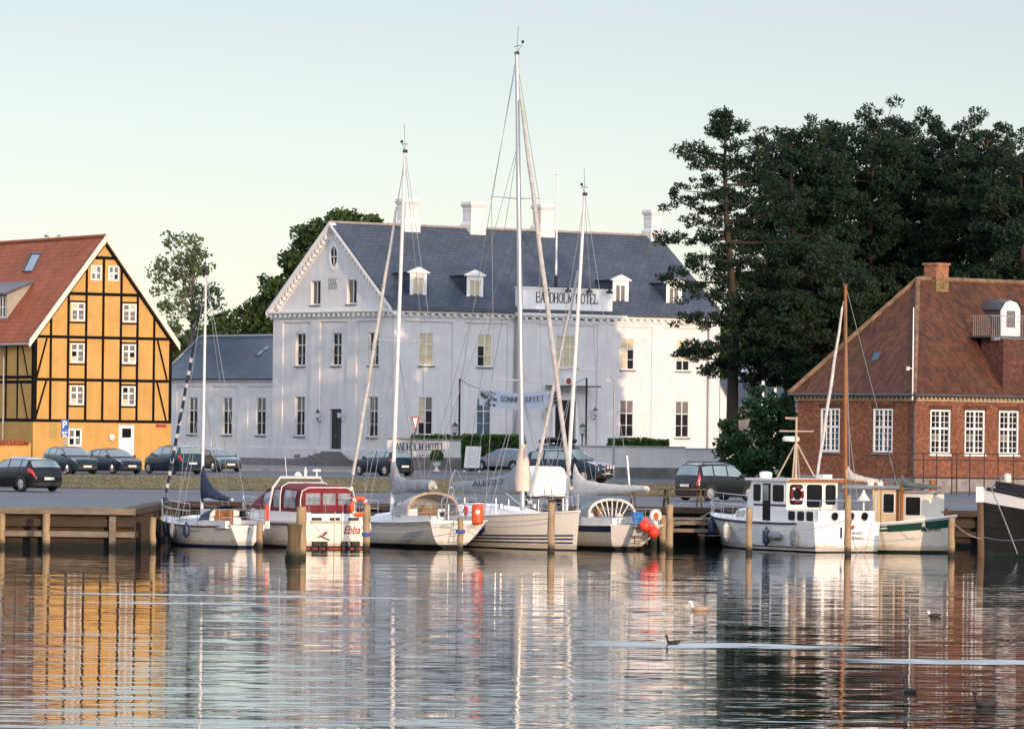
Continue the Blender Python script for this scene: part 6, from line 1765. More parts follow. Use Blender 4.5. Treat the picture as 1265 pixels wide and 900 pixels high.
# ------------------------------------------------------------------ boats
class Boat:
    """origin at the stern on the waterline, +x to the bow"""
    def __init__(s, name, label, cat, px, Y, heading, group=None):
        p = at(px, 680, Y)
        s.fr = Frame((p.x, Y, 0), heading)
        s.t = thing(name, label, cat, s.fr.o, heading, group)
    def cp(s, px, py, off=0.0):       # point of the boat's centre plane (or a parallel one) seen at a pixel
        x, z = s.fr.y0(px, py, off); return Vector((x, off, z))
    def tp(s, px, py, xx=0.0):        # on the athwartships plane x=xx
        y, z = s.fr.x0(px, py, xx); return Vector((xx, y, z))
    def hull(s, L, B, fs, fm, fb, tw, bands, mats, rake=.5, trake=.3, a=(.3, .85, .5), full=2.2, e=1.0, deckmat=None, depth=.4, name='hull', deck=True, stern_round=False, bul=0.0):
        s.L, s.B = L, B
        cz = np.polyfit([0, .45, 1], [fs, fm, fb], 2)
        s.zs = lambda t: float(np.polyval(cz, t))
        def hb(t):
            if t < .45: return B/2*(tw+(1-tw)*math.sin(PI/2*t/.45)) if not stern_round else B/2*math.sqrt(max(0.0, 1-(1-t/.45)**2.4))
            return B/2*max(0.0, 1-((t-.45)/.55)**full)
        s.hb = hb
        at_ = lambda t: float(np.interp(t, [0, .45, 1], a))
        def pt(t, q):
            z = s.zs(t)*q if q >= 0 else q*depth
            w = at_(t)
            y = hb(t)*(w+(1-w)*max(q, 0)**e) if q >= 0 else hb(t)*w*(1+q)
            tt = max(0, 1-q)
            x = L*t-rake*tt*t**4+trake*tt*(1-t)**6
            return x, y, z
        s.pt = pt
        T = [0, .02, .06, .12, .2, .3, .4, .5, .6, .7, .78, .85, .9, .94, .97, .99, 1.0]
        m = MB()
        qs = [bands[0][0]]+[q for bnd in bands for q in [bnd[1]]]
        for (q0, q1, mi) in bands:
            k = max(1, int(abs(q0-q1)/.12))
            for sd in (1, -1):
                m.grid([[(lambda p: (p[0], sd*p[1], p[2]))(pt(t, q0+(q1-q0)*j/k)) for j in range(k+1)] for t in T], mi)
            if not stern_round:
                for j in range(k):
                    qa, qb = q0+(q1-q0)*j/k, q0+(q1-q0)*(j+1)/k
                    A, Bq = pt(0, qa), pt(0, qb)
                    m.quad((A[0], A[1], A[2]), (A[0], -A[1], A[2]), (Bq[0], -Bq[1], Bq[2]), (Bq[0], Bq[1], Bq[2]), mi if len(mats) < 9 else mi)
        h = m.build(name, mats, s.t, smooth=50)
        s.hull_o = h
        if deck:
            d = MB(); rows = []
            for t in T:
                x, y, z = pt(t, 1); y = max(0, y-.02); z -= .02+bul
                rows.append([(x, y, z), (x, y*.5, z+.04), (x, 0, z+.055), (x, -y*.5, z+.04), (x, -y, z)])
            d.grid(rows); d.build('deck', deckmat or M['deck'], s.t, smooth=60)
        return h
    def sheer_pts(s, t0, t1, sd, dz=0.0, inset=0.0, n=14):
        out = []
        for i in range(n+1):
            t = t0+(t1-t0)*i/n; x, y, z = s.pt(t, 1); out.append((x, sd*max(0, y-inset), z+dz))
        return out
    def rub(s, mat, r=.03, dz=-.02, name='rubbing_strake', t0=0, t1=1):
        m = MB()
        for sd in (1, -1): m.ring_tube(s.sheer_pts(t0, t1, sd, dz, -r*.4), r, 6)
        return m.build(name, mat, s.t)
    def band(s, q0, q1, t0, t1, mat, name='stripe', sides=(1, -1), off=.008):
        m = MB()
        for sd in sides:
            rows = []
            for i in range(19):
                t = t0+(t1-t0)*i/18; r = []
                for q in (q0, (q0+q1)/2, q1): x, y, z = s.pt(t, q); r.append((x, sd*(y+off), z))
                rows.append(r)
            m.grid(rows)
        return m.build(name, mat, s.t)
    def trunk(s, x0, x1, w0, w1, h0, h1, mat, name='cabin', slope=.5, back=.05, wins=(), winmat=None, camber=.06):
        """coachroof between x0 (aft) and x1 (forward)"""
        zb = lambda x: s.zs(min(1, max(0, x/s.L)))-.06
        st = [(x0, w0*.98, 0.0), (x0+back, w0, h0), (x0+(x1-x0)*.5, (w0+w1)/2, (h0+h1)/2), (x1-slope, w1, h1), (x1, w1*.9, 0.02)]
        m = MB(); rows = []
        for x, w, h in st:
            z = zb(x); rows.append([(x, w, z), (x, w*.93, z+h*.8), (x, w*.80, z+h), (x, 0, z+h+(camber if h > .05 else 0)), (x, -w*.80, z+h), (x, -w*.93, z+h*.8), (x, -w, z)])
        m.grid(rows); m.poly(rows[0]); m.poly(rows[-1][::-1])
        c = m.build(name, mat, s.t, smooth=40)
        for (xa, xb_) in wins:
            for sd in (1, -1):
                p = []
                for x in (xa, xb_):
                    u = min(1, max(0, (x-x0)/(x1-slope-x0))); w = w0+(w1-w0)*u; h = h0+(h1-h0)*u
                    p.append((x, sd*(w*(.975)+.008), zb(x)+h*.28)); p.append((x, sd*(w*.945+.008), zb(x)+h*.70))
                MB().quad(p[0], p[2], p[3], p[1]).build('window', winmat or M['glass'], c)
        s.top = lambda x: zb(x)+h0+(h1-h0)*min(1, max(0, (x-x0)/(x1-x0)))
        return c
    def hood(s, x0, x1, w, h, z, mat, name='sprayhood', window=True):
        """canvas arch open towards the stern"""
        m = MB(); rows = []
        for u in np.linspace(0, 1, 7):
            x = x0+(x1-x0)*u; hh = h*math.sqrt(max(.0, 1-u**2.2)); ww = w*(1-.12*u)
            rows.append([(x, ww*math.cos(a), z+max(.02, hh)*math.sin(a)**.7 if math.sin(a) > 0 else z) for a in np.linspace(0, PI, 13)])
        m.grid(rows); o = m.build(name, mat, s.t, smooth=60)
        if window:
            wm = MB(); rr = []
            for u in np.linspace(.55, .93, 5):
                x = x0+(x1-x0)*u; hh = h*math.sqrt(max(.0, 1-u**2.2)); ww = w*(1-.12*u)
                rr.append([(x+.02, ww*math.cos(a), z+.015+max(.02, hh)*math.sin(a)**.7) for a in np.linspace(.35, PI-.35, 9)])
            wm.grid(rr); wm.build('window', M['clear_vinyl'], o)
        return o
    def mast(s, xm, zb, top, r=.07, mat=None, name='mast', spreaders=(), spread=.7, aft=.10):
        m = MB(); b0 = Vector((xm, 0, zb)); top = Vector(top)
        n_ = 8; m.ring_tube([b0.lerp(top, i/n_) for i in range(n_+1)], [r*(1-.28*(i/n_)**2) for i in range(n_+1)], 10)
        o = m.build(name, mat or M['alu'], s.t, smooth=60)
        s.mb, s.mt = b0, top
        for f in spreaders:
            sp = MB(); c = b0.lerp(top, f)
            for sd in (1, -1): sp.tube(c, c+Vector((-aft, sd*spread, .06)), .028, .018, 6)
            sp.build('spreader', M['alu'], o)
        return o
    def rig(s, chain_y, chain_x, spreaders=(), spread=.7, backstay=None, forestay=None, aft=.1, r=.011):
        m = MB()
        for sd in (1, -1):
            ch = Vector((chain_x, sd*chain_y, s.zs(chain_x/s.L)))
            pts = [ch]+[s.mb.lerp(s.mt, f)+Vector((-aft, sd*spread, .06)) for f in spreaders]+[s.mb.lerp(s.mt, .985)]
            m.ring_tube(pts, r, 4)
            if spreaders: m.tube(ch+Vector((-.3, 0, 0)), s.mb.lerp(s.mt, spreaders[0]-.02), r, n=4); m.tube(ch+Vector((.3, 0, 0)), s.mb.lerp(s.mt, spreaders[0]-.02), r, n=4)
            else: m.tube(ch+Vector((-.35, 0, 0)), s.mb.lerp(s.mt, .52), r, n=4)
        if backstay is not None: m.tube(backstay, s.mt, r, n=4)
        if forestay is not None: m.tube(forestay[0], forestay[1], r, n=4)
        return m.build('rigging', M['wire'], s.t)
    def furled(s, lo, hi, r, mat, name='furled_sail', u0=.05, u1=.93):
        m = MB(); lo, hi = Vector(lo), Vector(hi); n_ = 12
        m.tube(lo, hi, .013, n=5)
        m.ring_tube([lo.lerp(hi, u0+(u1-u0)*i/n_)+Vector((.012*math.sin(i*1.7), .012*math.cos(i*2.1), 0)) for i in range(n_+1)], [r*(.45+.55*math.sin(PI*min(1, .12+.62*(1-i/n_)))) for i in range(n_+1)], 8)
        m.lathe([(.09, -.06), (.10, 0), (.09, .06)], lo.lerp(hi, u0*.6), 10)
        return m.build(name, mat, s.t, smooth=60)
    def sailcover(s, prof, thick, mat, name='sail_cover', side=0.0):
        """prof: list of (point on centre plane at foot, height above, thickness factor) from mast to boom end"""
        m = MB(); rows = []; P = []
        for i in range(len(prof)-1):
            for k in range(4):
                u = k/4; P.append((Vector(prof[i][0]).lerp(Vector(prof[i+1][0]), u), prof[i][1]*(1-u)+prof[i+1][1]*u, prof[i][2]*(1-u)+prof[i+1][2]*u))
        P.append((Vector(prof[-1][0]), prof[-1][1], prof[-1][2]))
        for j, (f, h, w) in enumerate(P):
            w = w*thick*(1+.10*math.sin(j*2.3)); r = []
            for a in np.linspace(0, 2*PI, 15)[:-1]:
                zz = (1+math.sin(a))/2
                yy = w*math.cos(a)*(1.0-.45*zz)*(1+.10*math.sin(j*1.9+a*3)+.06*math.sin(j*3.7+a*5))
                r.append((f.x, f.y+yy, f.z+h*zz+.012*math.sin(j*2.7+a*2)))
            rows.append(r)
        m.grid(rows, 0, True); m.poly(rows[0]); m.poly(rows[-1][::-1])
        return m.build(name, mat, s.t, smooth=60)
    def rails(s, t0=.12, t1=.86, h=.58, pul=True, push=True, n=5, stern_t=.0, bow_h=None, inset=.06):
        m = MB(); wr = MB(); hb_ = bow_h or h
        def P(t, sd, dz): x, y, z = s.pt(t, 1); return Vector((x, sd*max(0, y-inset), z+dz))
        for sd in (1, -1):
            for i in range(n):
                t = t0+(t1-t0)*i/(n-1); m.tube(P(t, sd, 0), P(t, sd, h), .013, n=5)
            for dz in (h, h*.5): wr.ring_tube([P(t0+(t1-t0)*i/8, sd, dz) for i in range(9)], .006, 4)
        st_ = m.build('stanchion', M['steel'], s.t); wr.build('lifeline', M['wire'], s.t)
        if pul:
            q = MB()
            for dz in (hb_, hb_*.5):
                q.ring_tube([P(t1, 1, dz), P(.94, 1, dz+.02), P(.99, .6, dz+.05)+Vector((.12, 0, 0)), P(.99, -.6, dz+.05)+Vector((.12, 0, 0)), P(.94, -1, dz+.02), P(t1, -1, dz)], .016, 6)
            for t in (t1, .95, .99):
                for sd in (1, -1): q.tube(P(t, sd, 0), P(t, sd, hb_+.03), .016, n=6)
            q.build('pulpit', M['steel'], s.t)
        if push:
            q = MB()
            for dz in (h, h*.5): q.ring_tube([P(t0, 1, dz), P(stern_t, 1, dz), P(stern_t, -1, dz), P(t0, -1, dz)], .016, 6)
            for t in (t0, stern_t+.01):
                for sd in (1, -1): q.tube(P(t, sd, 0), P(t, sd, h), .016, n=6)
            q.build('pushpit', M['steel'], s.t)
    def masthead(s, d=.5):
        m = MB(); p = s.mt
        m.tube(p, p+Vector((0, .05, 1.0)), .008, n=4); m.tube(p, p+Vector((d, -.1, .35)), .010, n=4); m.ball(p+Vector((d, -.1, .38)), .06, 8); m.tube(p+Vector((-.2, 0, .25)), p+Vector((.2, 0, .28)), .012, n=4); m.box(p.x-.1, p.x+.1, p.y-.05, p.y+.05, p.z-.05, p.z+.06)
        return m.build('masthead_gear', M['black'], s.t)
    def w(s, p): return s.fr.world(p)

def fender(name, label, pos, h, r, mat, group=None, rope_to=None):
    """hangs outside a hull: a thing of its own"""
    t = thing(name, label, 'fender', pos, 0, group)
    m = MB(); m.lathe([(r*.25, -h/2-.04), (r*.3, -h/2), (r*.85, -h/2+.07), (r, -h/2+.14), (r, h/2-.14), (r*.85, h/2-.07), (r*.3, h/2), (r*.22, h/2+.05)], (0, 0, 0), 12)
    m.build('body', mat, t, smooth=50)
    m = MB(); m.tube((0, 0, h/2+.04), (0, 0, h/2+(rope_to or .4)), .010, n=4); m.build('rope', M['rope'], t)
    return t
def ring_buoy(label, pos, R, r, ax, mats=('orange', 'sign_white'), cat='lifebuoy', horseshoe=False):
    t = thing('lifebuoy', label, cat, pos, 0)
    a0, a1 = (-.9, PI+.9) if horseshoe else (0, 2*PI)
    MB().torus((0, 0, 0), R, r, ax, 28, 10, 0, a0, a1).build('ring', M[mats[0]], t, smooth=60)
    if not horseshoe:
        b = MB()
        for k in range(4): b.torus((0, 0, 0), R, r*1.06, ax, 3, 10, 0, k*PI/2+.6, k*PI/2+.85)
        b.build('band', M[mats[1]], t, smooth=60)
    return t
def box_at(parent, name, mat, c, sx, sy, sz):
    return MB().box(c[0]-sx/2, c[0]+sx/2, c[1]-sy/2, c[1]+sy/2, c[2]-sz/2, c[2]+sz/2).build(name, mat, parent)
A27 = PI/2+math.radians(30)        # bow away, towards the left
# transom lettering plane: seen from astern, text runs to starboard (-y)
def stern_mp(x=0.0): return lambda s, z, d: (x+d, -s, z)

# --- small sailboat with navy sail cover, far left
b = Boat('sailboat', 'small white sailboat with dark blue sail cover, leftmost boat', 'sailboat', 307, 171.8, A27)
b.hull(7.0, 2.35, .80, .76, 1.0, .62, [(1, .80, 1), (.80, .10, 0), (.10, .02, 2), (.02, -1, 3)], [M['gel_white'], M['gel_white'], M['navy_paint'], M['antifoul']], rake=.9, trake=.25, a=(.35, .85, .5))
b.rub(M['teak'], .025)
b.trunk(2.0, 5.2, .78, .55, .38, .26, M['gel_white'], slope=.7, wins=((2.6, 3.4), (3.6, 4.3)))
z0 = b.zs(.25)
box_at(b.t, 'cockpit_coaming', M['gel_white'], (1.05, .80, z0+.06), 1.9, .16, .26); box_at(b.t, 'cockpit_coaming', M['gel_white'], (1.05, -.80, z0+.06), 1.9, .16, .26)
m = MB(); m.box(1.93, 1.985, -.36, .36, z0-.05, z0+.56); m.build('hatch_door', M['varnish'], b.t)
box_at(b.t, 'cabin_top', M['gel_white'], (2.3, 0, z0+.46), .7, 1.2, .22)
b.hood(1.55, 2.7, .80, .56, z0+.16, M['navy'])
b.mast(3.75, b.top(3.75)-.02, b.cp(254.5, 338), .055, M['alu_white'], spreaders=(.52,), spread=.62)
b.rig(1.05, 3.6, (.52,), .62, backstay=(0.05, 0, .95), forestay=None)
b.masthead(.3)
bz = b.cp(253, 596)
boom_end = b.cp(268, 617)
b.sailcover([((3.68, 0, b.cp(250, 612).z-.25), b.cp(250, 584).z-b.cp(250, 612).z+.55, .8), ((3.45, 0, b.cp(255, 614).z), .75, 1.0), ((2.9, 0, b.cp(262, 616).z), .42, 1), ((2.2, .0, b.cp(268, 618).z), .24, .9), ((1.5, 0, b.cp(272, 618).z), .14, .7)], .17, M['navy'])
m = MB(); m.tube((3.7, 0, b.cp(262, 617).z), (1.3, 0, b.cp(272, 618).z+.05), .05); m.build('boom', M['alu'], b.t)
lo, hi = Vector((6.95, 0, 1.2)), b.mb.lerp(b.mt, .97)
b.furled(lo, hi, .062, M['navy'], u0=.08, u1=.72)
sp = MB()
for i in range(11):
    u = .10+.055*i; p0, p1 = lo.lerp(hi, u), lo.lerp(hi, u+.018); sp.ring_tube([p0, p1], .067, 8)
sp.build('sail_edge_stripe', M['sail_white'], b.t)
b.rails(.10, .84, .55)
m = MB(); m.ring_tube([(.1, 0, z0+.25), (.3, 0, z0+.55), (1.1, .1, z0+.6)], .025, 6); m.build('tiller', M['teak'], b.t)
font_text('hull_lettering', 'Sommer 7', M['iron'], b.t, (lambda s_, z_, d_: (2.6-s_, b.pt((2.6-s_)/7.0, .72)[1]+.012-d_*0, z_)), 0, b.zs(.35)*.70, .85, .10, 0)
font_text('transom_lettering', '7', M['iron'], b.t, stern_mp(-.02), -.06, .50, .10, .20, 0)
for px_, lab, mt in ((207, 'dark fender at the bow of the leftmost sailboat', 'fender_blue'), (215, 'blue-grey fender near the bow of the leftmost sailboat, second from the bow', 'cover_grey'), (232, 'dark fender amidships on the leftmost sailboat', 'fender_blue')):
    for tt in np.linspace(.95, .3, 120):
        x, y, z = b.pt(tt, .6); q = b.w((x, y+.12, 0.55))
        if 632.5+FPX*q.x/q.y >= px_: break
    fender('fender', lab, b.w((x, y+.13, .56)), .5, .12, M[mt], 'fenders hung on the boats')
fn = MB(); fn.box(.3, .42, -.95, -.83, z0+.1, z0+.75); fn.build('rescue_sling', M['fender_red'], b.t)

# --- motor cruiser with red canopy
b = Boat('motor_cruiser', 'cream motor cruiser with dark red canvas canopy, second boat from the left', 'motorboat', 413, 172.0, PI/2+math.radians(29))
b.hull(7.4, 2.7, .98, .95, 1.15, .93, [(1, .93, 1), (.93, .10, 0), (.10, .03, 3), (.03, -1, 2)], [M['gel_cream'], M['gel_cream'], M['antifoul_red'], M['antifoul']], rake=1.0, trake=0.0, a=(.90, .9, .35), full=2.0, deckmat=M['gel_white'])
b.rub(M['trim_black'], .035, -.10)
z0 = b.zs(.3)
b.trunk(3.9, 6.6, 1.0, .55, .50, .34, M['gel_white'], slope=1.0, wins=((4.2, 5.3),), camber=.08)
m = MB()
for sd in (1, -1): m.box(.05, 3.9, sd*1.02-.10, sd*1.02+.10, z0-.05, z0+.34)
m.box(.0, .12, -1.0, 1.0, z0-.05, z0+.30); m.build('cockpit_coaming', M['gel_white'], b.t)
m = MB(); 
for y in (-.75, .0, .72): m.box(-.03, -.004, y-.2, y+.2, z0+.06, z0+.16)
m.build('stern_vent', M['trim_black'], b.t)
# canopy: windscreen part sloping, cockpit tent
can = MB(); rows = []
zc0 = z0+.32
for x, h, w in ((.55, .08, 1.10), (.60, .86, 1.06), (.9, .94, 1.04), (2.2, 1.0, 1.02), (2.9, .97, 1.0), (3.9, .74, .96), (4.9, .30, .86), (5.2, .10, .8)):
    zz = zc0 if x < 4 else zc0+.08
    rows.append([(x, w, zz), (x, w*.99, zz+h*.55), (x, w*.92, zz+h*.86), (x, w*.70, zz+h), (x, 0, zz+h*1.04), (x, -w*.70, zz+h), (x, -w*.92, zz+h*.86), (x, -w*.99, zz+h*.55), (x, -w, zz)])
can.grid(rows); can.poly(rows[0])
cano = can.build('canopy', M['canvas_red'], b.t, smooth=40)
def canrow(x, f, sd):
    xs_ = [.55, .60, .9, 2.2, 2.9, 3.9, 4.9]; hs = [.08, .86, .94, 1.0, .97, .74, .30]; ws = [1.10, 1.06, 1.04, 1.02, 1.0, .96, .86]
    h, w = np.interp(x, xs_, hs), np.interp(x, xs_, ws)
    y = w*(1-.01*f/.55) if f < .55 else w*(.99-.07*(f-.55)/.31)
    return (x, sd*(y+.03), zc0+h*f)
for xa, xb_ in ((1.0, 1.95), (2.2, 2.85), (3.05, 3.7)):
    for sd in (1, -1):
        MB().grid([[canrow(x_, f_, sd) for x_ in np.linspace(xa, xb_, 5)] for f_ in (.16, .35, .55, .70, .80)]).build('window', M['clear_vinyl'], cano)
for y0_, y1_ in ((-.88, -.30), (-.2, .30), (.40, .9)):
    f_ = lambda y, f: (.548, -y, zc0+.86*f)
    MB().quad(f_(y0_, .32), f_(y1_, .32), f_(y1_, .80), f_(y0_, .80)).build('window', M['clear_vinyl'], cano)
m = MB(); m.quad((4.05, .62, zc0+.80), (4.05, -.62, zc0+.80), (4.95, -.55, zc0+.42), (4.95, .55, zc0+.42)); m.build('windscreen', M['clear_vinyl'], b.t)
fr_ = MB()
for x, h, w in ((.57, .87, 1.08), (2.25, 1.02, 1.05)):
    fr_.ring_tube([(x, w, z0+.05), (x, w, zc0+h*.55), (x, w*.94, zc0+h*.88), (x, w*.7, zc0+h+.02), (x, -w*.7, zc0+h+.02), (x, -w*.94, zc0+h*.88), (x, -w, zc0+h*.55), (x, -w, z0+.05)], .02, 6)
fr_.build('canopy_frame', M['alu_white'], b.t)
# radar arch
ra = MB(); x = 3.2
ra.ring_tube([(x, 1.06, z0+.2), (x-.3, 1.02, zc0+.85), (x-.45, .8, zc0+1.22), (x-.45, -.8, zc0+1.22), (x-.3, -1.02, zc0+.85), (x, -1.06, z0+.2)], .045, 8)
ra.build('radar_arch', M['alu_white'], b.t)
m = MB(); m.tube((x-.45, .55, zc0+1.22), (x-.4, .60, b.cp(361, 565).z), .012); m.lathe([(.12, 0), (.15, .06), (.04, .16)], (x-.45, .1, zc0+1.26), 10); m.lathe([(.04, 0), (.06, .2), (.02, .35)], (x-.45, -.2, zc0+1.24), 8); m.lathe([(.03, 0), (.03, .2), (.16, .22), (.14, .30)], (x-.45, -.65, zc0+1.22), 10)
m.build('aerial', M['gel_white'], b.t)
b.rails(.45, .86, .55, True, False, 4)
pp = MB()
for y in (-1.0, -.35, .35, 1.0): pp.tube((.04, y, z0+.3), (.04, y, z0+.85), .016, n=5)
pp.tube((.04, -1.0, z0+.85), (.04, -.35, z0+.85), .016, n=5); pp.tube((.04, 1.0, z0+.85), (.04, .35, z0+.85), .016, n=5)
pp.build('pushpit', M['steel'], b.t)
ld = MB()
for y in (-.28, .02): ld.tube((-.06, y, .10), (-.05, y, z0+.35), .018, n=6)
for i in range(4): ld.tube((-.06, -.28, .2+.26*i), (-.06, .02, .2+.26*i), .014, n=5)
ld.build('boarding_ladder', M['gel_cream'], b.t)
tx = MB()
for y, w_ in ((-.75, .3), (-.45, .2), (.35, .22), (.78, .3)): tx.box(-.16, -.005, -y-w_/2, -y+w_/2, .10, .26)
for y in (-.9, -.6, -.3, .3, .55, .85): tx.box(-.10, -.004, -y-.05, -y+.05, -.02, .09)
tx.build('trim_tab', M['trim_black'], b.t)
font_text('transom_lettering', 'Ebba', M['sign_red'], b.t, stern_mp(-.006), .36, .52, .66, .30, 0, shear=.35, bold=.012)
em = MB(); em.mbar(stern_mp(-.006), (-.60, .46), (-.20, .30), .05, -.012, 0); em.mpoly(stern_mp(-.006), [(-.52, .46), (-.42, .58), (-.28, .63), (-.32, .52), (-.42, .44)], -.014, -.002, 1); em.mbar(stern_mp(-.006), (-.70, .40), (-.52, .44), .035, -.016, -.004)
em.build('transom_emblem', [M['iron'], M['sign_red']], b.t)
m = MB()
for i in range(3): m.box(.9, 1.4, -.15+i*.001, .25, z0+.35+i*.12, z0+.42+i*.12)
m.box(.95, 1.35, .22, .26, z0+.35, z0+.95); m.build('deck_chair', M['teak'], b.t)
q = b.w((.02, -.98, z0+.55)); ring_buoy('orange ring lifebuoy hung on the stern rail of the red-canopied cruiser', q+Vector((.0, -.06, 0)), .30, .075, (.48, -.87, 0))
fender('fender', 'white fender on the shaded side of the red-canopied cruiser', b.w((3.6, 1.46, .55)), .55, .13, M['gel_cream'], 'fenders hung on the boats', .5)
fender('fender', 'small white fender at the starboard stern corner of the red-canopied cruiser', b.w((.2, -1.44, .75)), .4, .11, M['gel_cream'], 'fenders hung on the boats', .3)

# --- grey-covered sailboat
b = Boat('sailboat', 'white sailboat with grey sail cover and tan-edged sprayhood, left of the largest yacht', 'sailboat', 566, 174.0, A27)
b.hull(8.6, 2.9, 1.02, .90, 1.08, .80, [(1, .90, 1), (.90, .82, 2), (.82, .13, 0), (.13, -1, 3)], [M['gel_grey'], M['gel_white'], M['gel_cream'], M['antifoul']], rake=1.1, trake=.55, a=(.20, .82, .45), e=.5)
# white transom skin
tr = MB(); rows = []
for q in np.linspace(1, .13, 9): x, y, z = b.pt(0, q); rows.append([(x-.012, y+.004, z), (x-.012, 0, z), (x-.012, -y-.004, z)])
tr.grid(rows); tr.build('transom', M['gel_white'], b.t)
b.rub(M['alu_white'], .03)
b.band(.90, .82, .0, .97, M['cover_pale'])
z0 = b.zs(.25)
b.trunk(2.4, 6.2, .92, .6, .45, .28, M['gel_white'], slope=.9, wins=((3.0, 3.9), (4.1, 4.9)))
for sd in (1, -1): box_at(b.t, 'cockpit_coaming', M['gel_white'], (1.25, sd*.95, z0+.08), 2.3, .2, .32)
m = MB(); m.box(.0, .35, -1.05, 1.05, z0-.02, z0+.10); m.build('aft_deck', M['gel_white'], b.t)
m = MB(); m.box(2.32, 2.39, -.35, .35, z0-.1, z0+.5); m.build('hatch_door', M['teak'], b.t)
m = MB(); m.box(2.3, 2.36, -.75, -.42, z0+.05, z0+.45); m.box(2.3, 2.36, .42, .80, z0+.05, z0+.45); m.build('bulkhead', M['gel_white'], b.t)
m = MB(); m.lathe([(.11, 0), (.11, -.03), (.02, -.035)], (2.26, -.6, z0+.28), 12, 0, 'x'); m.build('compass', M['black'], b.t)
hd = b.hood(1.9, 3.5, 1.06, .82, z0+.22, M['cover_pale'])
m = MB(); m.ring_tube([(1.88, 1.06*math.cos(a), z0+.22+.82*max(0, math.sin(a))**.7) for a in np.linspace(0, PI, 13)], .04, 6); m.build('hood_hem', mk('hem_tan', (.45, .33, .21), .8, .1), hd)
mtop = b.cp(500.5, 187)
b.mast(5.0, b.top(5.0), mtop, .075, M['alu_white'], spreaders=(.475,), spread=.95, aft=.15)
b.rig(1.30, 4.8, (.475,), .95, backstay=(.05, 0, 1.05), aft=.15)
b.masthead(.45)
lo = Vector((8.45, 0, 1.25)); hi = b.mb.lerp(b.mt, .985)
b.furled(lo, hi, .072, M['sail_white'], u0=.10, u1=.86)
fz = lambda px, py: b.cp(px, py)
f0 = fz(489, 610); f1 = fz(540, 606); zt0 = fz(489, 566).z
b.sailcover([((4.95, 0, f0.z-.05), zt0-f0.z+.2, .6), ((4.55, 0, f0.z), .72, 1.0), ((3.9, 0, f0.z+.04), .52, 1.05), ((2.9, 0, f0.z+.10), .46, 1.0), ((2.1, 0, f0.z+.16), .40, .95)], .24, M['cover_grey'])
m = MB(); m.tube((4.95, 0, f0.z+.05), (1.7, 0, f0.z+.30), .065); m.build('boom', M['alu'], b.t)
m = MB(); m.lathe([(.17, -.03), (.19, .0), (.16, .03)], (1.98, 0, f0.z+.36), 12, 0, 'x'); m.build('cover_end', M['cover_pale'], b.t)
b.rails(.10, .85, .58)
m = MB(); m.ring_tube([(.75, 0, z0+.1), (.75, 0, z0+.65)], .04, 8); m.torus((.70, 0, z0+.65), .33, .02, (1, 0, 0), 20, 6); m.build('steering_wheel', M['steel'], b.t)
m = MB()
for y in (-.12, .22): m.tube((-.06, y, .25), (-.05, y, 1.0), .018, n=6)
for i in range(4): m.tube((-.06, -.12, .30+.2*i), (-.06, .22, .30+.2*i), .014, n=5)
m.build('boarding_ladder', M['steel'], b.t)
tl = MB(); tl.ring_tube([(.1, .55, z0+.1), (.05, .3, z0+1.6), (.0, .15, z0+1.9)], .02, 5); tl.ring_tube([(.1, -.35, z0+.1), (.05, -.1, z0+1.6), (.0, .1, z0+1.9)], .02, 5); tl.build('stern_mast', M['steel'], b.t)
font_text('transom_lettering', 'Felice', M['zinc'], b.t, stern_mp(-.03), -.72, .74, .42, .12, 0, shear=.25)
font_text('transom_lettering', 'Nyk', M['zinc'], b.t, stern_mp(-.03), .38, .72, .30, .12, 0, shear=.25)
q = b.w((.02, -.80, z0+.32)); t = thing('rescue_buoy', 'bright orange rescue buoy case on the stern of the grey-covered sailboat', 'lifebuoy', q+Vector((0, -.1, 0)))
m = MB(); m.ring_tube([(0, 0, -.36), (0, 0, -.30), (0, 0, .30), (0, 0, .36)], [.15, .21, .21, .14], 12); m.build('case', M['orange'], t, smooth=40)
MB().lathe([(.085, -.225), (.03, -.23)], (0, 0, .08), 10, 0, 'y').build('badge', M['sign_white'], t)
MB().ball(b.w((.35, -.45, z0+.45)) if False else (1.0, -.85, z0+.42), .12, 10, 0, (1, .7, 1.6)).build('life_jacket', M['fender_red'], b.t)

# --- the largest yacht, bow towards the right
b = Boat('sailing_yacht', 'largest white yacht with twin dark hull stripes, tallest mast and lettered grey sail cover', 'sailboat', 540, 182.3, -PI/2+math.radians(30))
b.hull(10.4, 3.3, 1.10, 1.14, 1.42, .78, [(1, .95, 1), (.95, .12, 0), (.12, .03, 0), (.03, -1, 2)], [M['gel_cream'], M['alu_white'], M['antifoul']], rake=.18, trake=.2, a=(.5, .9, .75), full=2.3, deckmat=M['gel_white'])
b.rub(M['alu_white'], .035)
b.band(.40, .355, .0, .985, M['navy_paint']); b.band(.31, .265, .0, .985, M['navy_paint']); b.band(.21, .17, .0, .985, M['navy_paint'])
z0 = b.zs(.3)
b.trunk(3.0, 7.9, 1.05, .62, .48, .20, M['gel_white'], slope=1.4, wins=((3.4, 4.9), (5.1, 6.3)))
for sd in (1, -1): box_at(b.t, 'cockpit_coaming', M['gel_white'], (1.7, sd*1.05, z0+.08), 2.6, .22, .30)
xm = 6.35
b.mast(xm, b.top(xm), b.cp(638.5, 66), .10, M['alu'], spreaders=(.28, .68), spread=1.05, aft=.25)
for f, w_ in ((.5, .8),): pass
b.rig(1.45, xm-.2, (.28, .68), 1.0, backstay=(.1, 0, 1.2), aft=.25, r=.012)
m = MB()
for sd in (1, -1): m.tube((.15, sd*.9, 1.15), b.mb.lerp(b.mt, .80), .010, n=4); m.tube((.4, sd*1.1, 1.2), b.mb.lerp(b.mt, .62), .010, n=4)
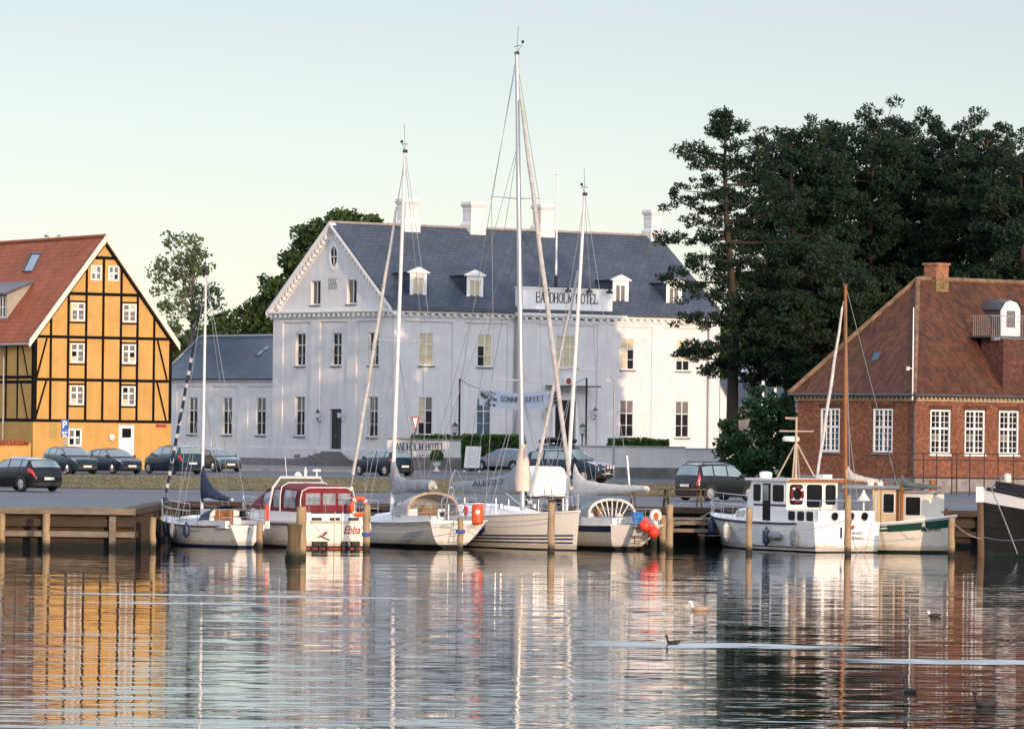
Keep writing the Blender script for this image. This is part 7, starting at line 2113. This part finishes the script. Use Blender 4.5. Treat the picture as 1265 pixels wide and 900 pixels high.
m.build('running_backstay', M['wire'], b.t)
b.masthead(.6)
b.furled(Vector((9.95, 0, 1.55)), b.mb.lerp(b.mt, .965), .088, M['cover_pale'], u0=.07, u1=.93)
F = lambda px, py: b.cp(px, py)
prof = []
for px_, top, bot, th in ((653.5, 549, 606, .50), (648, 556, 606, .95), (641, 572, 605, 1.0), (630, 583, 607, 1.0), (612, 589, 608.5, 1.0), (590, 592.5, 608.5, .95), (563, 594.5, 606, .8)):
    lo_, hi_ = F(px_, bot), F(px_, top); prof.append(((min(lo_.x, xm+.2), 0, lo_.z), hi_.z-lo_.z, th))
b.sailcover(prof, .26, M['cover_grey'])
fc = MB(); rows = []
for z, w_ in ((prof[0][0][2]-.02, .24), (prof[0][0][2]+.45, .29), (prof[0][0][2]+1.0, .23), (prof[0][0][2]+1.45, .15), (prof[0][0][2]+1.68, .11)):
    rows.append([(xm-.02+(w_+.03)*math.cos(a), w_*math.sin(a), z) for a in np.linspace(-PI/2-.5, PI/2+.5, 13)])
fc.grid(rows); fc.build('mast_collar', mk('cover_sunlit', (.62, .52, .42), .85, .1, 2.5), b.t, smooth=60)  # cover's forward face round the mast; sunlit tone put into its colour
tq0, tq1 = F(592, 597.5), F(629.5, 597.5)
sl_z = (F(629, 594).z-F(592, 599).z)/(tq1.x-tq0.x)
font_text('cover_lettering', 'ALESSIO', M['navy'], b.t, lambda s_, z_, d_: (s_, -.245+d_, z_+(s_-tq0.x)*sl_z*.6), tq0.x, F(592, 600.5).z, tq1.x-tq0.x, F(592, 593).z-F(592, 600).z, -.035, bold=.006)
e = F(560, 603); m = MB(); m.tube((xm-.1, 0, prof[0][0][2]+.1), (max(.6, e.x-.15), 0, e.z), .075); m.tube((xm-.05, 0, b.top(xm)+.1), (xm-1.3, 0, prof[3][0][2]), .04); m.build('boom', M['alu'], b.t)
b.rails(.06, .86, .60)
fender('fender', 'dark blue fender hanging on the stern half of the largest yacht', b.w((b.fr.y0(596.5, 650, -1.52)[0], -1.62, .88)), .75, .17, M['fender_blue'], 'fenders hung on the boats', .5)
m = MB(); m.lathe([(.10, 0), (.10, .14), (.06, .16)], (6.0, -.7, b.top(6.0)), 10); m.lathe([(.10, 0), (.10, .14), (.06, .16)], (6.0, .7, b.top(6.0)), 10); m.build('winch', M['steel'], b.t)
m = MB(); m.torus((2.0, 0, z0+.62), .5, .02, (1, 0, 0), 22, 6); m.tube((2.05, 0, z0), (2.05, 0, z0+.65), .06); m.build('steering_wheel', M['steel'], b.t)
MB().ball((2.7, -.8, z0+.42), .12, 10, 0, (1, .8, 1.3)).build('yellow_float', mk('yellow_float', (.75, .45, .02), .5, .1), b.t)
box_at(b.t, 'deck_hatch', M['navy_paint'], (8.6, 0, b.zs(.83)+.06), .55, .55, .06)
m = MB(); m.box(2.98, 3.0, -.35, .35, z0, z0+.5); m.build('hatch_door', M['glass'], b.t)

# --- blue-striped sailboat with red ball fenders
b = Boat('sailboat', 'white sailboat with dark blue side band, slatted cockpit arch and red ball fenders', 'sailboat', 786, 175.0, A27)
b.hull(7.9, 2.55, .92, .90, 1.10, .84, [(1, .96, 1), (.96, .70, 2), (.70, .13, 0), (.13, -1, 3)], [M['gel_grey'], M['gel_white'], M['navy_paint'], M['antifoul']], rake=.9, trake=.75, a=(.34, .85, .5), e=.55)
tr = MB(); rows = []
for q in np.linspace(1, .13, 9): x, y, z = b.pt(0, q); rows.append([(x-.012, y+.004, z), (x-.012, 0, z), (x-.012, -y-.004, z)])
tr.grid(rows); tr.build('transom', M['gel_white'], b.t)
b.rub(M['alu_white'], .03)
z0 = b.zs(.25)
b.trunk(2.2, 5.7, .85, .55, .46, .30, M['gel_white'], slope=.8, wins=((2.8, 3.8), (4.0, 4.8)))
for sd in (1, -1): box_at(b.t, 'cockpit_coaming', M['gel_white'], (1.2, sd*.86, z0+.10), 2.2, .2, .34)
hd = b.hood(1.75, 3.3, .98, .66, z0+.25, M['cover_grey'], window=False)
m = MB(); 
m.ring_tube([(1.72, .98*math.cos(a), z0+.25+.66*max(0, math.sin(a))**.7) for a in np.linspace(0, PI, 15)], .05, 6)
for y in (-.72, -.48, -.24, 0, .24, .48, .72):
    a = math.acos(y/.98); m.tube((1.70, y*.55, z0+.30), (1.72, y, z0+.25+.66*math.sin(a)**.7), .024, n=5)
m.build('cockpit_arch', M['gel_cream'], b.t)
m = MB(); m.box(2.12, 2.18, -.4, .4, z0-.05, z0+.55); m.build('hatch_door', M['navy_paint'], b.t)
box_at(b.t, 'bulkhead_cushion', M['varnish'], (2.05, .35, z0+.45), .1, .25, .3)
b.mast(5.0, b.top(5.0), b.cp(722.5, 240), .075, M['alu_white'], spreaders=(.45,), spread=.85, aft=.12)
b.rig(1.16, 4.8, (.45,), .85, backstay=(.05, 0, .95), aft=.12)
b.masthead(.4)
b.furled(Vector((7.8, 0, 1.25)), b.mb.lerp(b.mt, .80), .07, M['sail_white'], u0=.06, u1=.95)
F = lambda px, py: b.cp(px, py)
prof = []
for px_, top, bot, th in ((709.5, 572, 614, .5), (714, 583, 613, .9), (722, 592, 612, 1.0), (740, 596, 610.5, 1), (762, 598, 609.5, .95), (783, 599, 608, .85), (799, 599.5, 606.5, .7)):
    lo_, hi_ = F(px_, bot), F(px_, top); prof.append(((lo_.x, 0, lo_.z), hi_.z-lo_.z, th))
# the boom is swung out a little to starboard
b.sailcover([((x, 0.0, z), h, th) for (x, _, z), h, th in prof], .20, M['sail_white'])
e0, e1 = prof[0][0], prof[-1][0]; m = MB(); m.tube((e0[0], 0, e0[2]+.1), (e1[0]-.12, 0, e1[2]+.08), .06); m.tube((e1[0]+1.2, 0, e1[2]+.2), (e1[0]+1.4, 0, e1[2]+1.25), .035, .05); m.build('boom', M['alu'], b.t)
b.rails(.10, .85, .56)
font_text('transom_lettering', 'NANNA', M['navy'], b.t, stern_mp(-.03), -.18, .76, .62, .10, 0, bold=.01)
m = MB(); m.box(-.10, -.02, -.55, .30, .48, .52)
for y in (-.42, .12): m.tube((-.08, y, .2), (-.05, y, .48), .02, n=5)
m.tube((-.08, -.42, .33), (-.08, .12, .33), .018, n=5); m.build('boarding_ladder', M['teak'], b.t)
t = thing('bucket', 'bright blue bucket on the stern of the sailboat with the slatted arch', 'bucket', b.w((.35, -.25, z0+.10)))
MB().lathe([(.17, 0), (.22, .36), (.23, .38), (.21, .38), (.16, .03)], (0, 0, 0), 14).build('body', M['bright_blue'], t, smooth=40)
for px_, py_, lab in ((797, 649, 'red ball fender on the stern, upper left one beside the blue bucket'), (807.5, 657, 'red ball fender on the stern, lower right one nearest the twin posts')):
    q = b.tp(px_, py_, -.25); t = thing('ball_fender', lab, 'fender', b.w(q), 0, 'red ball fenders')
    m = MB(); m.ball((0, 0, 0), .22, 18); m.tube((0, 0, .2), (0, 0, .32), .05, .035, 8); m.build('body', M['fender_red'], t, smooth=60); MB().tube((0, 0, .30), (0, .05, .55), .012, n=4).build('rope', M['rope'], t)
q = b.tp(810, 637, -.12); t = ring_buoy('white horseshoe lifebuoy with orange centre on the stern rail above the red ball fenders', b.w(q), .17, .075, (.45, -.89, 0), ('gel_cream', 'orange'), horseshoe=True)
MB().torus((0, 0, 0), .06, .05, (.45, -.89, 0), 14, 6).build('light_holder', M['orange'], t)

# --- white and blue motorboat
b = Boat('motor_boat', 'big white motorboat with blue waist line and tall wheelhouse, stern lit by the sun', 'motorboat', 1046, 175.5, PI/2+math.radians(30))
b.hull(9.2, 2.95, 1.10, 1.06, 1.24, .97, [(1, .93, 0), (.93, .04, 0), (.04, -1, 2)], [M['gel_white'], M['navy_paint'], M['antifoul']], rake=.9, trake=0.0, a=(.94, .92, .30), full=2.6, deckmat=M['gel_white'])
b.band(.97, .905, .12, .99, M['navy_paint'], 'waist_line', (1, -1), .03); b.band(.16, .12, .0, .5, M['navy_paint'], 'boot_line')
z0 = b.zs(.3)
# aft cabin
ac = MB(); w0 = 1.22
ac.box(.04, 2.3, -w0, w0, z0-.05, z0+.45)
ac.build('aft_cabin', M['gel_white'], b.t)
for y in (-.78, -.18, .52):
    p_ = MB(); p_.lathe([(.13, -.004), (.16, -.03), (.17, .0)], (.03, y, z0+.24), 16, 0, 'x'); po = p_.build('porthole', M['steel'], b.t); MB().lathe([(.13, -.012), (.01, -.013)], (.03, y, z0+.24), 16, 0, 'x').build('pane', M['glass'], po)
def rwin(mp, s0, s1, z0_, z1_, d, mat=M['glass'], name='window', parent=None, r=.08):
    pts = []
    for (cx, cz, a0) in ((s1-r, z1_-r, 0), (s0+r, z1_-r, PI/2), (s0+r, z0_+r, PI), (s1-r, z0_+r, 1.5*PI)):
        for k in range(4): a = a0+k*PI/6; pts.append((cx+r*math.cos(a), cz+r*math.sin(a)))
    f = MB(); c = ((s0+s1)/2, (z0_+z1_)/2); big = [(c[0]+(x-c[0])*1.0+(.035 if x > c[0] else -.035), c[1]+(z-c[1])+(.035 if z > c[1] else -.035)) for x, z in pts]
    f.mpoly(mp, big, d-.012, d); o = f.build(name, M['frame_white'], parent or b.t)
    MB().poly([mp(x, z, d-.015) for x, z in pts]).build('pane', mat, o); return o
port = lambda s_, z_, d_: (s_, w0-d_, z_)       # port side plane y=+w0
for xa in (.35, .95, 1.55): rwin(port, xa, xa+.45, z0+.06, z0+.40, 0)
# wheelhouse: aft part (varnished, sunlit back) and forward part
wh = MB(); zt = z0+1.48
wh.box(2.3, 4.5, -1.12, 1.12, z0-.05, zt)
wh.add([(4.5, 1.12, z0-.05), (5.3, 1.05, z0-.05), (5.3, -1.05, z0-.05), (4.5, -1.12, z0-.05), (4.5, 1.12, zt), (4.75, 1.05, zt), (4.75, -1.05, zt), (4.5, -1.12, zt)], [[0,1,5,4],[1,2,6,5],[2,3,7,6],[4,5,6,7]])
who = wh.build('wheelhouse', M['gel_white'], b.t)
rf_ = MB(); rf_.box(2.05, 4.95, -1.22, 1.22, zt, zt+.09); rf_.build('wheelhouse_roof', M['gel_white'], b.t)
MB().box(2.02, 2.045, -1.2, 1.2, zt-.02, zt+.08).build('roof_edge', M['varnish'], b.t)
pw = lambda s_, z_, d_: (s_, 1.12-d_, z_)
rwin(pw, 2.45, 3.2, z0+.72, z0+1.34, 0); rwin(pw, 4.0, 4.5, z0+.72, z0+1.34, 0)
m = MB(); m.mbox(pw, 3.36, 3.88, z0+.02, z0+1.38, -.006, 0); dd = m.build('door', M['glass'], b.t); m = MB(); m.mbox(pw, 3.50, 3.85, z0+.75, z0+1.32, -.012, -.007); m.build('door_window', M['clear_vinyl'], dd)
MB().mbox(pw, 2.3, 4.5, z0+.55, z0+.63, -.004, 0).build('waist_line', M['navy_paint'], b.t)
bk = lambda s_, z_, d_: (2.3+d_, -s_, z_)
MB().mbox(bk, -1.10, 1.10, z0+.44, zt-.01, -.012, 0).build('aft_bulkhead', M['gel_cream'], b.t)
for a, c in ((-1.0, -.42), (-.26, .42), (.56, 1.02)): rwin(bk, a, c, z0+.52 if c < 1 and a < .5 and a > -.5 else z0+.62, z0+1.36, -.014, r=.10)
fw = [(4.78, .55, 1.55), (5.14, .55, .85)]
m = MB()
for y0_, y1_ in ((-.95, -.35), (-.28, .28), (.35, .95)): m.quad((5.12, y0_, z0+.62), (5.12, y1_, z0+.62), (4.86, y1_, z0+1.34), (4.86, y0_, z0+1.34))
m.build('windscreen', M['glass'], b.t)
b.trunk(5.2, 7.4, 1.0, .55, .50, .30, M['gel_white'], name='forward_cabin', slope=.9)
z5 = b.zs(.68)-.06
for xa in (5.35, 5.85): 
    w_ = 1.0-.22*(xa-5.2); m = MB(); m.quad((xa, w_*.985+.01, z5+.12), (xa+.36, (w_-.07)*.985+.01, z5+.12), (xa+.36, (w_-.07)*.95+.01, z5+.38), (xa, w_*.95+.01, z5+.38)); m.build('window', M['clear_vinyl'], b.t)
b.rails(.48, .84, .62, True, False, 4, bow_h=.75)
m = MB()
for (x, y, a) in ((3.2, 0, 0),):
    for dx, dy in ((-.55, -.5), (-.55, .5), (.5, -.5), (.5, .5)): m.tube((3.4+dx, dy, zt+.09), (3.4, dy*.08, zt+1.35), .03, n=6)
    m.tube((3.4, 0, zt+.09), (3.4, 0, zt+2.35), .05, .04)
    m.tube((3.4, -.75, zt+1.82), (3.4, .75, zt+1.82), .03, n=6); m.tube((3.4, 0, zt+2.28), (3.75, .25, zt+2.30), .05, n=6)
m.build('signal_mast', mk('spar_tan', (.42, .33, .24), .6, .15), b.t)
m = MB(); m.lathe([(.30, 0), (.32, .10), (.25, .18)], (3.75, .0, zt+1.45), 14); m.tube((3.4, 0, zt+1.45), (3.75, 0, zt+1.47), .04); m.build('radar', M['gel_white'], b.t)
m = MB(); m.lathe([(.22, 0), (.24, .12), (.24, .2), (.1, .24)], (4.5, .6, zt+.09), 12); m.box(2.2, 2.6, -.8, -.4, zt+.09, zt+.25); m.build('roof_box', M['gel_white'], b.t)
m = MB(); m.box(.10, .14, -1.2, -1.16, z0+.45, z0+1.0)
for y in (-1.1, .0, 1.1): m.tube((.12, y, z0+.44), (.12, y, z0+.80), .016, n=5)
m.ring_tube([(2.2, 1.1, z0+.80), (.12, 1.1, z0+.80), (.12, -1.1, z0+.80), (2.2, -1.1, z0+.80)], .018, 6); m.build('aft_rail', M['steel'], b.t)
q = b.w(bk(-.72, z0+1.0, -.10)); ring_buoy('dark red ring lifebuoy on the back of the white motorboat wheelhouse', q, .26, .055, (.57, -.82, 0), ('canvas_red', 'sign_white'))
font_text('transom_lettering', 'Svanen', M['iron'], b.t, stern_mp(-.012), -.02, .66, .66, .11, 0)
font_text('transom_lettering', 'Bandholm', M['iron'], b.t, stern_mp(-.012), -.10, .46, .78, .10, 0)
em = MB(); em.mbox(stern_mp(-.012), -.30, -.22, .52, .90, -.01, 0); em.mpoly(stern_mp(-.012), [(.12, .93), (.32, 1.0), (.28, .85), (.18, .82)], -.01, 0, 1); em.build('transom_emblem', [M['navy_paint'], M['sign_red']], b.t)
for xx, mt, lab, zz_ in ((7.9, 'fender_blue', 'dark blue fender near the bow of the white motorboat', .75), (5.9, 'gel_cream', 'cream fender beside the left post of the white motorboat', 0.62), (2.9, 'fender_blue', 'dark blue fender amidships on the white motorboat beside a horizontal one', .50), (1.1, 'cover_grey', 'dark grey fender nearest the sunlit stern corner of the white motorboat', .50)):
    y = b.pt(xx/b.L, .6)[1]; fender('fender', lab, b.w((xx, y+.16, zz_)), .62, .14, M[mt], 'fenders hung on the boats', b.zs(xx/b.L)-zz_-.25)
y = b.pt(2.4/b.L, .5)[1]; t = thing('fender', 'blue-grey fender lying sideways on the white motorboat side', 'fender', b.w((2.35, y+.16, .55)), b.fr.psi, 'fenders hung on the boats')
m = MB(); m.lathe([(.06, -.36), (.14, -.24), (.15, .24), (.05, .36)], (0, 0, 0), 12, 0, 'x'); m.build('body', M['cover_grey'], t, smooth=50)
# lamp / bell on the stern
m = MB(); m.lathe([(.03, .35), (.08, .2), (.24, -.02), (.22, -.06)], (.35, -.95, z0+.85), 14); m.tube((.35, -.95, z0+.44), (.35, -.95, z0+1.1), .03); m.build('ventilator', M['gel_cream'], b.t, smooth=40)

# --- wooden-masted sailboat hidden behind
b = Boat('sailboat', 'sailboat with brown wooden mast and pale sail cover, mostly hidden behind the white motorboat', 'sailboat', 1122, 182.7, PI-math.radians(3))
b.hull(5.6, 1.9, .85, .80, 1.05, .6, [(1, .1, 0), (.1, -1, 1)], [M['gel_grey'], M['antifoul']], rake=.6, a=(.4, .85, .5))
F = lambda px, py: b.cp(px, py)
base = F(1045, 618)
b.trunk(1.6, 3.9, .6, .45, .35, .25, M['gel_grey'], wins=((2.0, 2.8),))
b.mast(base.x, b.zs(base.x/5.6)+.25, F(1044.5, 352), .085, M['varnish'])
b.rig(.85, base.x-.2, (), .5, backstay=(.05, 0, .9))
b.furled(Vector((5.5, 0, 1.15)) if False else F(1009, 592), F(1042, 372), .062, M['sail_white'], u0=.03, u1=.97)
m = MB(); m.tube(F(1009, 592), (5.55, 0, 1.05), .012, n=4); m.build('stay', M['wire'], b.t)
prof = []
for px_, top, bot, th in ((1044.5, 571, 594, .6), (1048, 576, 593, .9), (1054, 584, 594, 1), (1068, 588.5, 595.5, .9), (1090, 593, 598, .6)):
    lo_, hi_ = F(px_, bot), F(px_, top); prof.append(((lo_.x, 0, lo_.z), hi_.z-lo_.z, th))
b.sailcover(prof, .16, M['cover_pale'])
m = MB(); m.tube(F(1046, 594), F(1096, 597), .05); m.build('boom', M['varnish'], b.t)
b.masthead(.2)

# --- green and cream fishing boat
b = Boat('fishing_boat', 'cream double-ended fishing boat with dark green bow band and varnished wheelhouse', 'fishing boat', 1033, 178.9, -PI/2+math.radians(56))
bp = at(1173, 683, 176.0); 
b.hull(5.0, 2.2, 1.02, 1.02, 1.36, .5, [(1, .90, 1), (.90, .07, 0), (.07, -1, 2)], [M['gel_cream'], M['gel_white'], M['antifoul_green']], rake=.35, trake=.3, a=(.6, .85, .55), full=2.6, stern_round=True, deckmat=M['deck'])
b.band(.93, .70, .55, .985, M['green_paint'], 'bow_band', (1, -1), .012); b.band(.80, .72, .08, .60, M['green_paint'], 'side_stripe'); b.band(.91, .86, .08, .60, M['navy_paint'], 'upper_stripe'); b.band(.42, .38, .1, .42, M['navy_paint'], 'low_stripe')
b.rub(M['gel_white'], .05, 0.0)
z0 = b.zs(.4)-.05
zt = 2.42
wh = MB(); wh.box(1.95, 3.2, -.80, .80, z0, zt-.12); who = wh.build('wheelhouse', M['varnish'], b.t)
cr_m = mk('cream_paint', (.66, .50, .28), .4, .08)
wf = MB(); wf.box(3.2, 4.1, -.72, .72, z0, zt-.25); wf.build('wheelhouse_front', M['gel_cream'], b.t)
rt = MB(); rt.box(.75, 3.3, -.92, .92, zt-.12, zt-.02); rt.box(3.302, 4.25, -.82, .82, zt-.25, zt-.17); rt.build('wheelhouse_roof', M['cover_grey'], b.t)
sb = lambda s_, z_, d_: (s_, -.80+d_, z_)
pn = MB()
for a, c in ((1.97, 2.07), (2.16, 2.30), (2.34, 2.95), (3.08, 3.18)): pn.mbox(sb, a, c, z0+.02, zt-.14, -.012, 0)
pn.build('panel', cr_m, b.t)
rwin(sb, 2.44, 2.88, z0+.48, zt-.30, -.014, r=.05)
sb2 = lambda s_, z_, d_: (s_, -.72+d_, z_)
rwin(sb2, 3.32, 3.92, z0+.40, zt-.40, 0, r=.05)
MB().mbox(sb, 2.09, 2.14, z0+.1, zt-.2, -.01, 0).build('door', M['gel_white'], b.t)
m = MB(); m.tube((3.25, -.90, z0), (3.25, -.90, zt+.25), .06); m.build('mast', M['varnish'], b.t)
b.sailcover([((3.22, -.90, zt+.0), .42, .6), ((3.4, -.90, zt-.04), .28, 1), ((3.7, -.88, zt-.08), .20, 1), ((4.6, -.8, zt-.10), .15, .7)], .12, mk('cover_green', (.10, .13, .12), .85, .2, 3))
m = MB(); m.tube((3.25, -.90, zt-.02), (4.8, -.8, zt-.04), .035); m.build('boom', M['varnish'], b.t)
m = MB(); m.lathe([(.11, 0), (.13, .1), (.06, .15)], (2.0, -.3, zt-.02), 10); m.lathe([(.10, 0), (.12, .12), (.06, .16)], (2.7, .2, zt-.02), 10); m.box(1.7, 1.85, -.7, -.5, zt-.02, zt+.2); m.build('roof_light', M['gel_cream'], b.t)
m = MB(); m.lathe([(.13, 0), (.13, .4), (.1, .42)], (3.9, .2, zt-.17), 10); m.build('funnel', M['varnish'], b.t)
m = MB(); m.tube((1.8, -.1, zt), (2.3, -.1, zt+1.5), .014); m.tube((2.2, .3, zt), (2.25, .3, zt+.8), .012); m.build('aerial', M['iron'], b.t)
bx_, by_, bz_ = b.pt(.80, .55)
font_text('bow_lettering', 'Merlin', M['navy'], b.t, lambda s_, z_, d_: (3.95+s_, -(b.pt((3.95+s_)/5.0, .60)[1]+.02), z_+.10*s_), 0, b.zs(.84)*.62, .62, .14, 0, shear=.25, bold=.01)
m = MB(); m.ring_tube([(4.6, .0, b.zs(.95)), (4.6, 0, b.zs(.95)+.3)], .06, 8); m.box(4.4, 4.8, -.04, .04, b.zs(.95)+.14, b.zs(.95)+.2); m.build('bitt', M['teak'], b.t)
b.rails(.12, .4, .5, False, False, 3)

# --- black hulled ship at the right edge
b = Boat('wooden_ship', 'black tarred wooden ship with white bulwark, cut by the right edge', 'ship', 1208, 172.8, PI)
b.t.rotation_euler.z = 0; 
sh_ = Boat.__new__(Boat); sh_.fr = Frame(b.fr.o+Vector((17.9, -2.2, 0)), PI-math.radians(7)); sh_.t = b.t; b.t.location = sh_.fr.o; b.t.rotation_euler.z = sh_.fr.psi
b = sh_
b.hull(18.0, 4.8, 2.6, 1.55, 2.42, .6, [(1, .80, 0), (.80, .06, 1), (.06, -1, 2)], [M['gel_white'], M['hull_black'], M['antifoul_green']], rake=.12, trake=.6, a=(.5, .9, .8), full=3.2, deckmat=M['teak'], bul=.45)
st_ = MB(); zs1 = b.zs(1); st_.ring_tube([(17.95, 0, zs1*.80), (17.90, 0, -.3)], .13, 8); st_.build('stem', mk('stem_wood', (.13, .075, .04), .8, .3, 5), b.t)
MB().box(17.86, 18.12, -.13, .13, zs1*.79, zs1+.04).build('stem_head', M['gel_white'], b.t)
pk = MB()
for q in (.68, .56, .44, .32, .2):
    for sd in (1, -1): pk.ring_tube([(lambda p: (p[0], sd*(p[1]+.004), p[2]))(b.pt(.4+.6*i/16, q)) for i in range(17)], .014, 4)
pk.build('plank_edge', M['black'], b.t)
b.rub(M['black'], .06, .03, 'cap_rail', 0, .985)
nt_ = MB()
for sd in (1, -1):
    nt_.grid([[(lambda p: (p[0]-.2, sd*max(0, p[1]-.06), p[2]+dz))(b.pt(.45+.53*i/16, 1)) for dz in (.05, .33+.04*math.sin(i))] for i in range(17)])
nt_.build('bow_netting', M['black'], b.t)
MB().lathe([(.11, 0), (.13, .12), (.12, .26), (.04, .30)], (17.0, -.5 if False else .5, zs1+.22), 10).build('bow_lamp', M['gel_cream'], b.t)
m = MB(); m.tube((17.6, 0, zs1), (17.0, .1, zs1+.55), .03); m.build('bow_stay', M['zinc'], b.t)
SHIP = b

# ------------------------------------------------------------------ mooring posts
def pile(px, ytop, ywl, r=.135, mat='pile', lab='', lean=(0, 0), name='mooring_post', cat='post', group='mooring posts in the water'):
    p = on_level(px, ywl, 0.0); z1 = at(px, ytop, p.y).z
    t = thing(name, lab, cat, (p.x, p.y, 0), 0, group)
    m = MB(); n_ = 7
    m.ring_tube([(lean[0]*i/n_+.012*math.sin(i*2.1+px), lean[1]*i/n_, -.8+(z1+.8)*i/n_) for i in range(n_+1)], [r*(1.06-.10*i/n_)*(1+.04*math.sin(i*3.3+px)) for i in range(n_+1)], 12)
    m.build('shaft', M[mat], t, smooth=50)
    MB().ring_tube([(lean[0]+.012*math.sin(n_*2.1+px), lean[1], z1-.002), (lean[0]+.012*math.sin(n_*2.1+px), lean[1], z1+.018)], [r*.97, r*.9], 12).build('top', M['quay_wood'], t)
    return t, z1
PL = [(57, 634, 678, .125, 'short pale post in front of the timber quay at far left'), (2, 631, 676, .12, 'post cut by the left edge before the timber quay'), (132.5, 630, 674, .13, 'post by the timber quay rising above its deck, left of the dark opening'),
      (188.5, 639, 678.5, .11, 'free-standing post at the right end of the timber quay, beside the leftmost sailboat bow'), (320.5, 645, 677, .115, 'short post at the stern of the leftmost sailboat'),
      (452.5, 623, 679, .125, 'post between the red-canopied cruiser and the grey-covered sailboat'), (568.5, 640, 680, .105, 'post standing before the white transom of the grey-covered sailboat'),
      (680.5, 620, 681.5, .125, 'post in front of the striped hull of the largest yacht'), (818.5, 636, 676, .12, 'thinner grey post of the pair right of the red ball fenders'),
      (827, 623, 682, .125, 'taller pale post of the pair right of the red ball fenders'), (925, 627, 683, .115, 'post in front of the shaded side of the white motorboat'),
      (1047, 612, 685, .12, 'post in front of the sunlit stern of the white motorboat'), (1175, 639, 687, .12, 'post at the bow of the green fishing boat')]
POSTS = {}
for px_, yt, yw_, r, lab in PL:
    POSTS[px_] = pile(px_, yt, yw_, r, 'pile', lab)
t, z = POSTS[680.5]; MB().lathe([(.14, 0), (.14, .06), (.09, .10)], (0.02, 0, z), 12).build('post_cap', M['rust_iron'], t)
for px_, yy_ in ((568.5, 657.5), (452.5, 661)):
    t, z = POSTS[px_]; zz_ = at(px_, yy_, t.location.y).z
    m = MB()
    for i in range(3): m.torus((0, 0, zz_+.04*i), .145, .03, (0, 0, 1), 14, 6)
    m.build('rope_turns', M['rope_blue'], t)
# dolphin of thick leaning piles
dp_ = [(371.5, 626, 690, .17, (0, .1), 'tall upright pile of the thick cluster before the red-canopied cruiser', 'pile'), (366, 647, 692, .20, (-.12, .1), 'thick short pile leaning left in front of its cluster', 'pile_dark'), (355, 647, 691, .20, (.28, .1), 'thick dark pile leaning inwards at the left of the cluster', 'pile_dark')]
for px_, yt, yw_, r, ln, lab, mt in dp_: pile(px_, yt, yw_, r, mt, lab, ln, 'mooring_pile', 'post', 'cluster of thick mooring piles')

# ------------------------------------------------------------------ mooring lines
def line(lab, a, b_, sag, r=.011, mat='rope'):
    a, b_ = Vector(a), Vector(b_)
    t = MB().ring_tube([q-a for q in bez(a, sag, b_, 12)], r, 5).build('mooring_line', M[mat])
    t.location = a; tag(t, lab, 'rope', 'mooring lines')
def post_at(px, py): t, z = POSTS[px]; return Vector((t.location.x, t.location.y, at(px, py, t.location.y).z))
line('rope from the post at the white transom to the cruiser post across the grey hull', post_at(568.5, 642), post_at(452.5, 655)+Vector((.2, 0, 0)), .18)
line('upper rope along the striped yacht hull to its post', post_at(680.5, 640), at(592, 644, 173.6), .05)
line('lower rope along the striped yacht hull to its post', post_at(680.5, 645), at(592, 650, 173.4), .07)
line('lower slack rope across the grey-covered sailboat side', post_at(568.5, 657), at(455, 668, 174.2), .06)
line('long rope from the pair of posts to the stern of the blue-banded sailboat', post_at(818.5, 655), at(722, 640, 176.5), .25, .016)
line('rope from the pale post of the pair across the gap to the white motorboat bow', post_at(827, 650), at(884, 628, 181.0), .12)
line('rope from the left motorboat post running towards the pair of posts', post_at(925, 650), at(862, 660, 180), .15)
line('rope along the shaded motorboat side between its two posts', post_at(925, 651), post_at(1047, 641), .25)
line('rope from the stern post of the white motorboat to the fishing boat hull', post_at(1047, 661), at(1130, 664, 174.5), .15)
line('rope looping down the sunlit stern of the white motorboat', at(1053, 662, 174.6), at(1077, 645, 174.5), .9, .012)
line('rope from the fishing boat bow post to the black ship', post_at(1175, 643), at(1212, 665, 172.0), .12, .018)
line('slanting rope falling from the black ship bow into the water', at(1225, 604, 169.6), at(1257, 684, 169.0), -.05, .022)
line('pale rope slack along the black ship side', at(1212, 662, 171.6), at(1275, 664, 169.3), .12, .014)
line('slack loop of rope hanging on the fishing boat bow', at(1137, 644, 174.9), at(1170, 655, 174.6), .25, .012)
line('rope from the red-canopied cruiser corner to its emblem', at(384, 645, 171.2), at(398, 658, 171.2), .01, .010)
line('stern rope of the red-canopied cruiser down to the post', at(447, 648, 171.4), post_at(452.5, 668), .02, .012)

# ------------------------------------------------------------------ birds on the water
def swimmer(px, py, lab, L, cols, rz, neck, cat='duck', name='duck'):
    p = on_level(px, py, 0.0); return bird(name, lab, cat, (p.x, p.y, .0), rz, L, cols, 'birds on the water', True, neck)
swimmer(864, 754, 'pale buff duck with white head, farthest bird on the water', .52, ('feather_buff', 'feather_white', 'bill'), PI, .22)
swimmer(831, 795, 'dark grebe with upright neck at the start of the bright wake', .30, ('feather_dark', 'feather_dark', 'bill'), PI, .36, 'grebe', 'grebe')
swimmer(1154, 761, 'black and white duck on the brick reflection', .34, ('feather_dark', 'feather_white', 'bill'), PI, .15)
swimmer(1124, 855, 'dark grebe with raised neck, lower right', .36, ('feather_dark', 'feather_dark', 'bill'), 2.2, .42, 'grebe', 'grebe')
swimmer(1217, 872, 'brown grebe nearest the camera, at bottom right', .40, ('feather_dark', 'feather_dark', 'bill'), PI, .40, 'grebe', 'grebe')
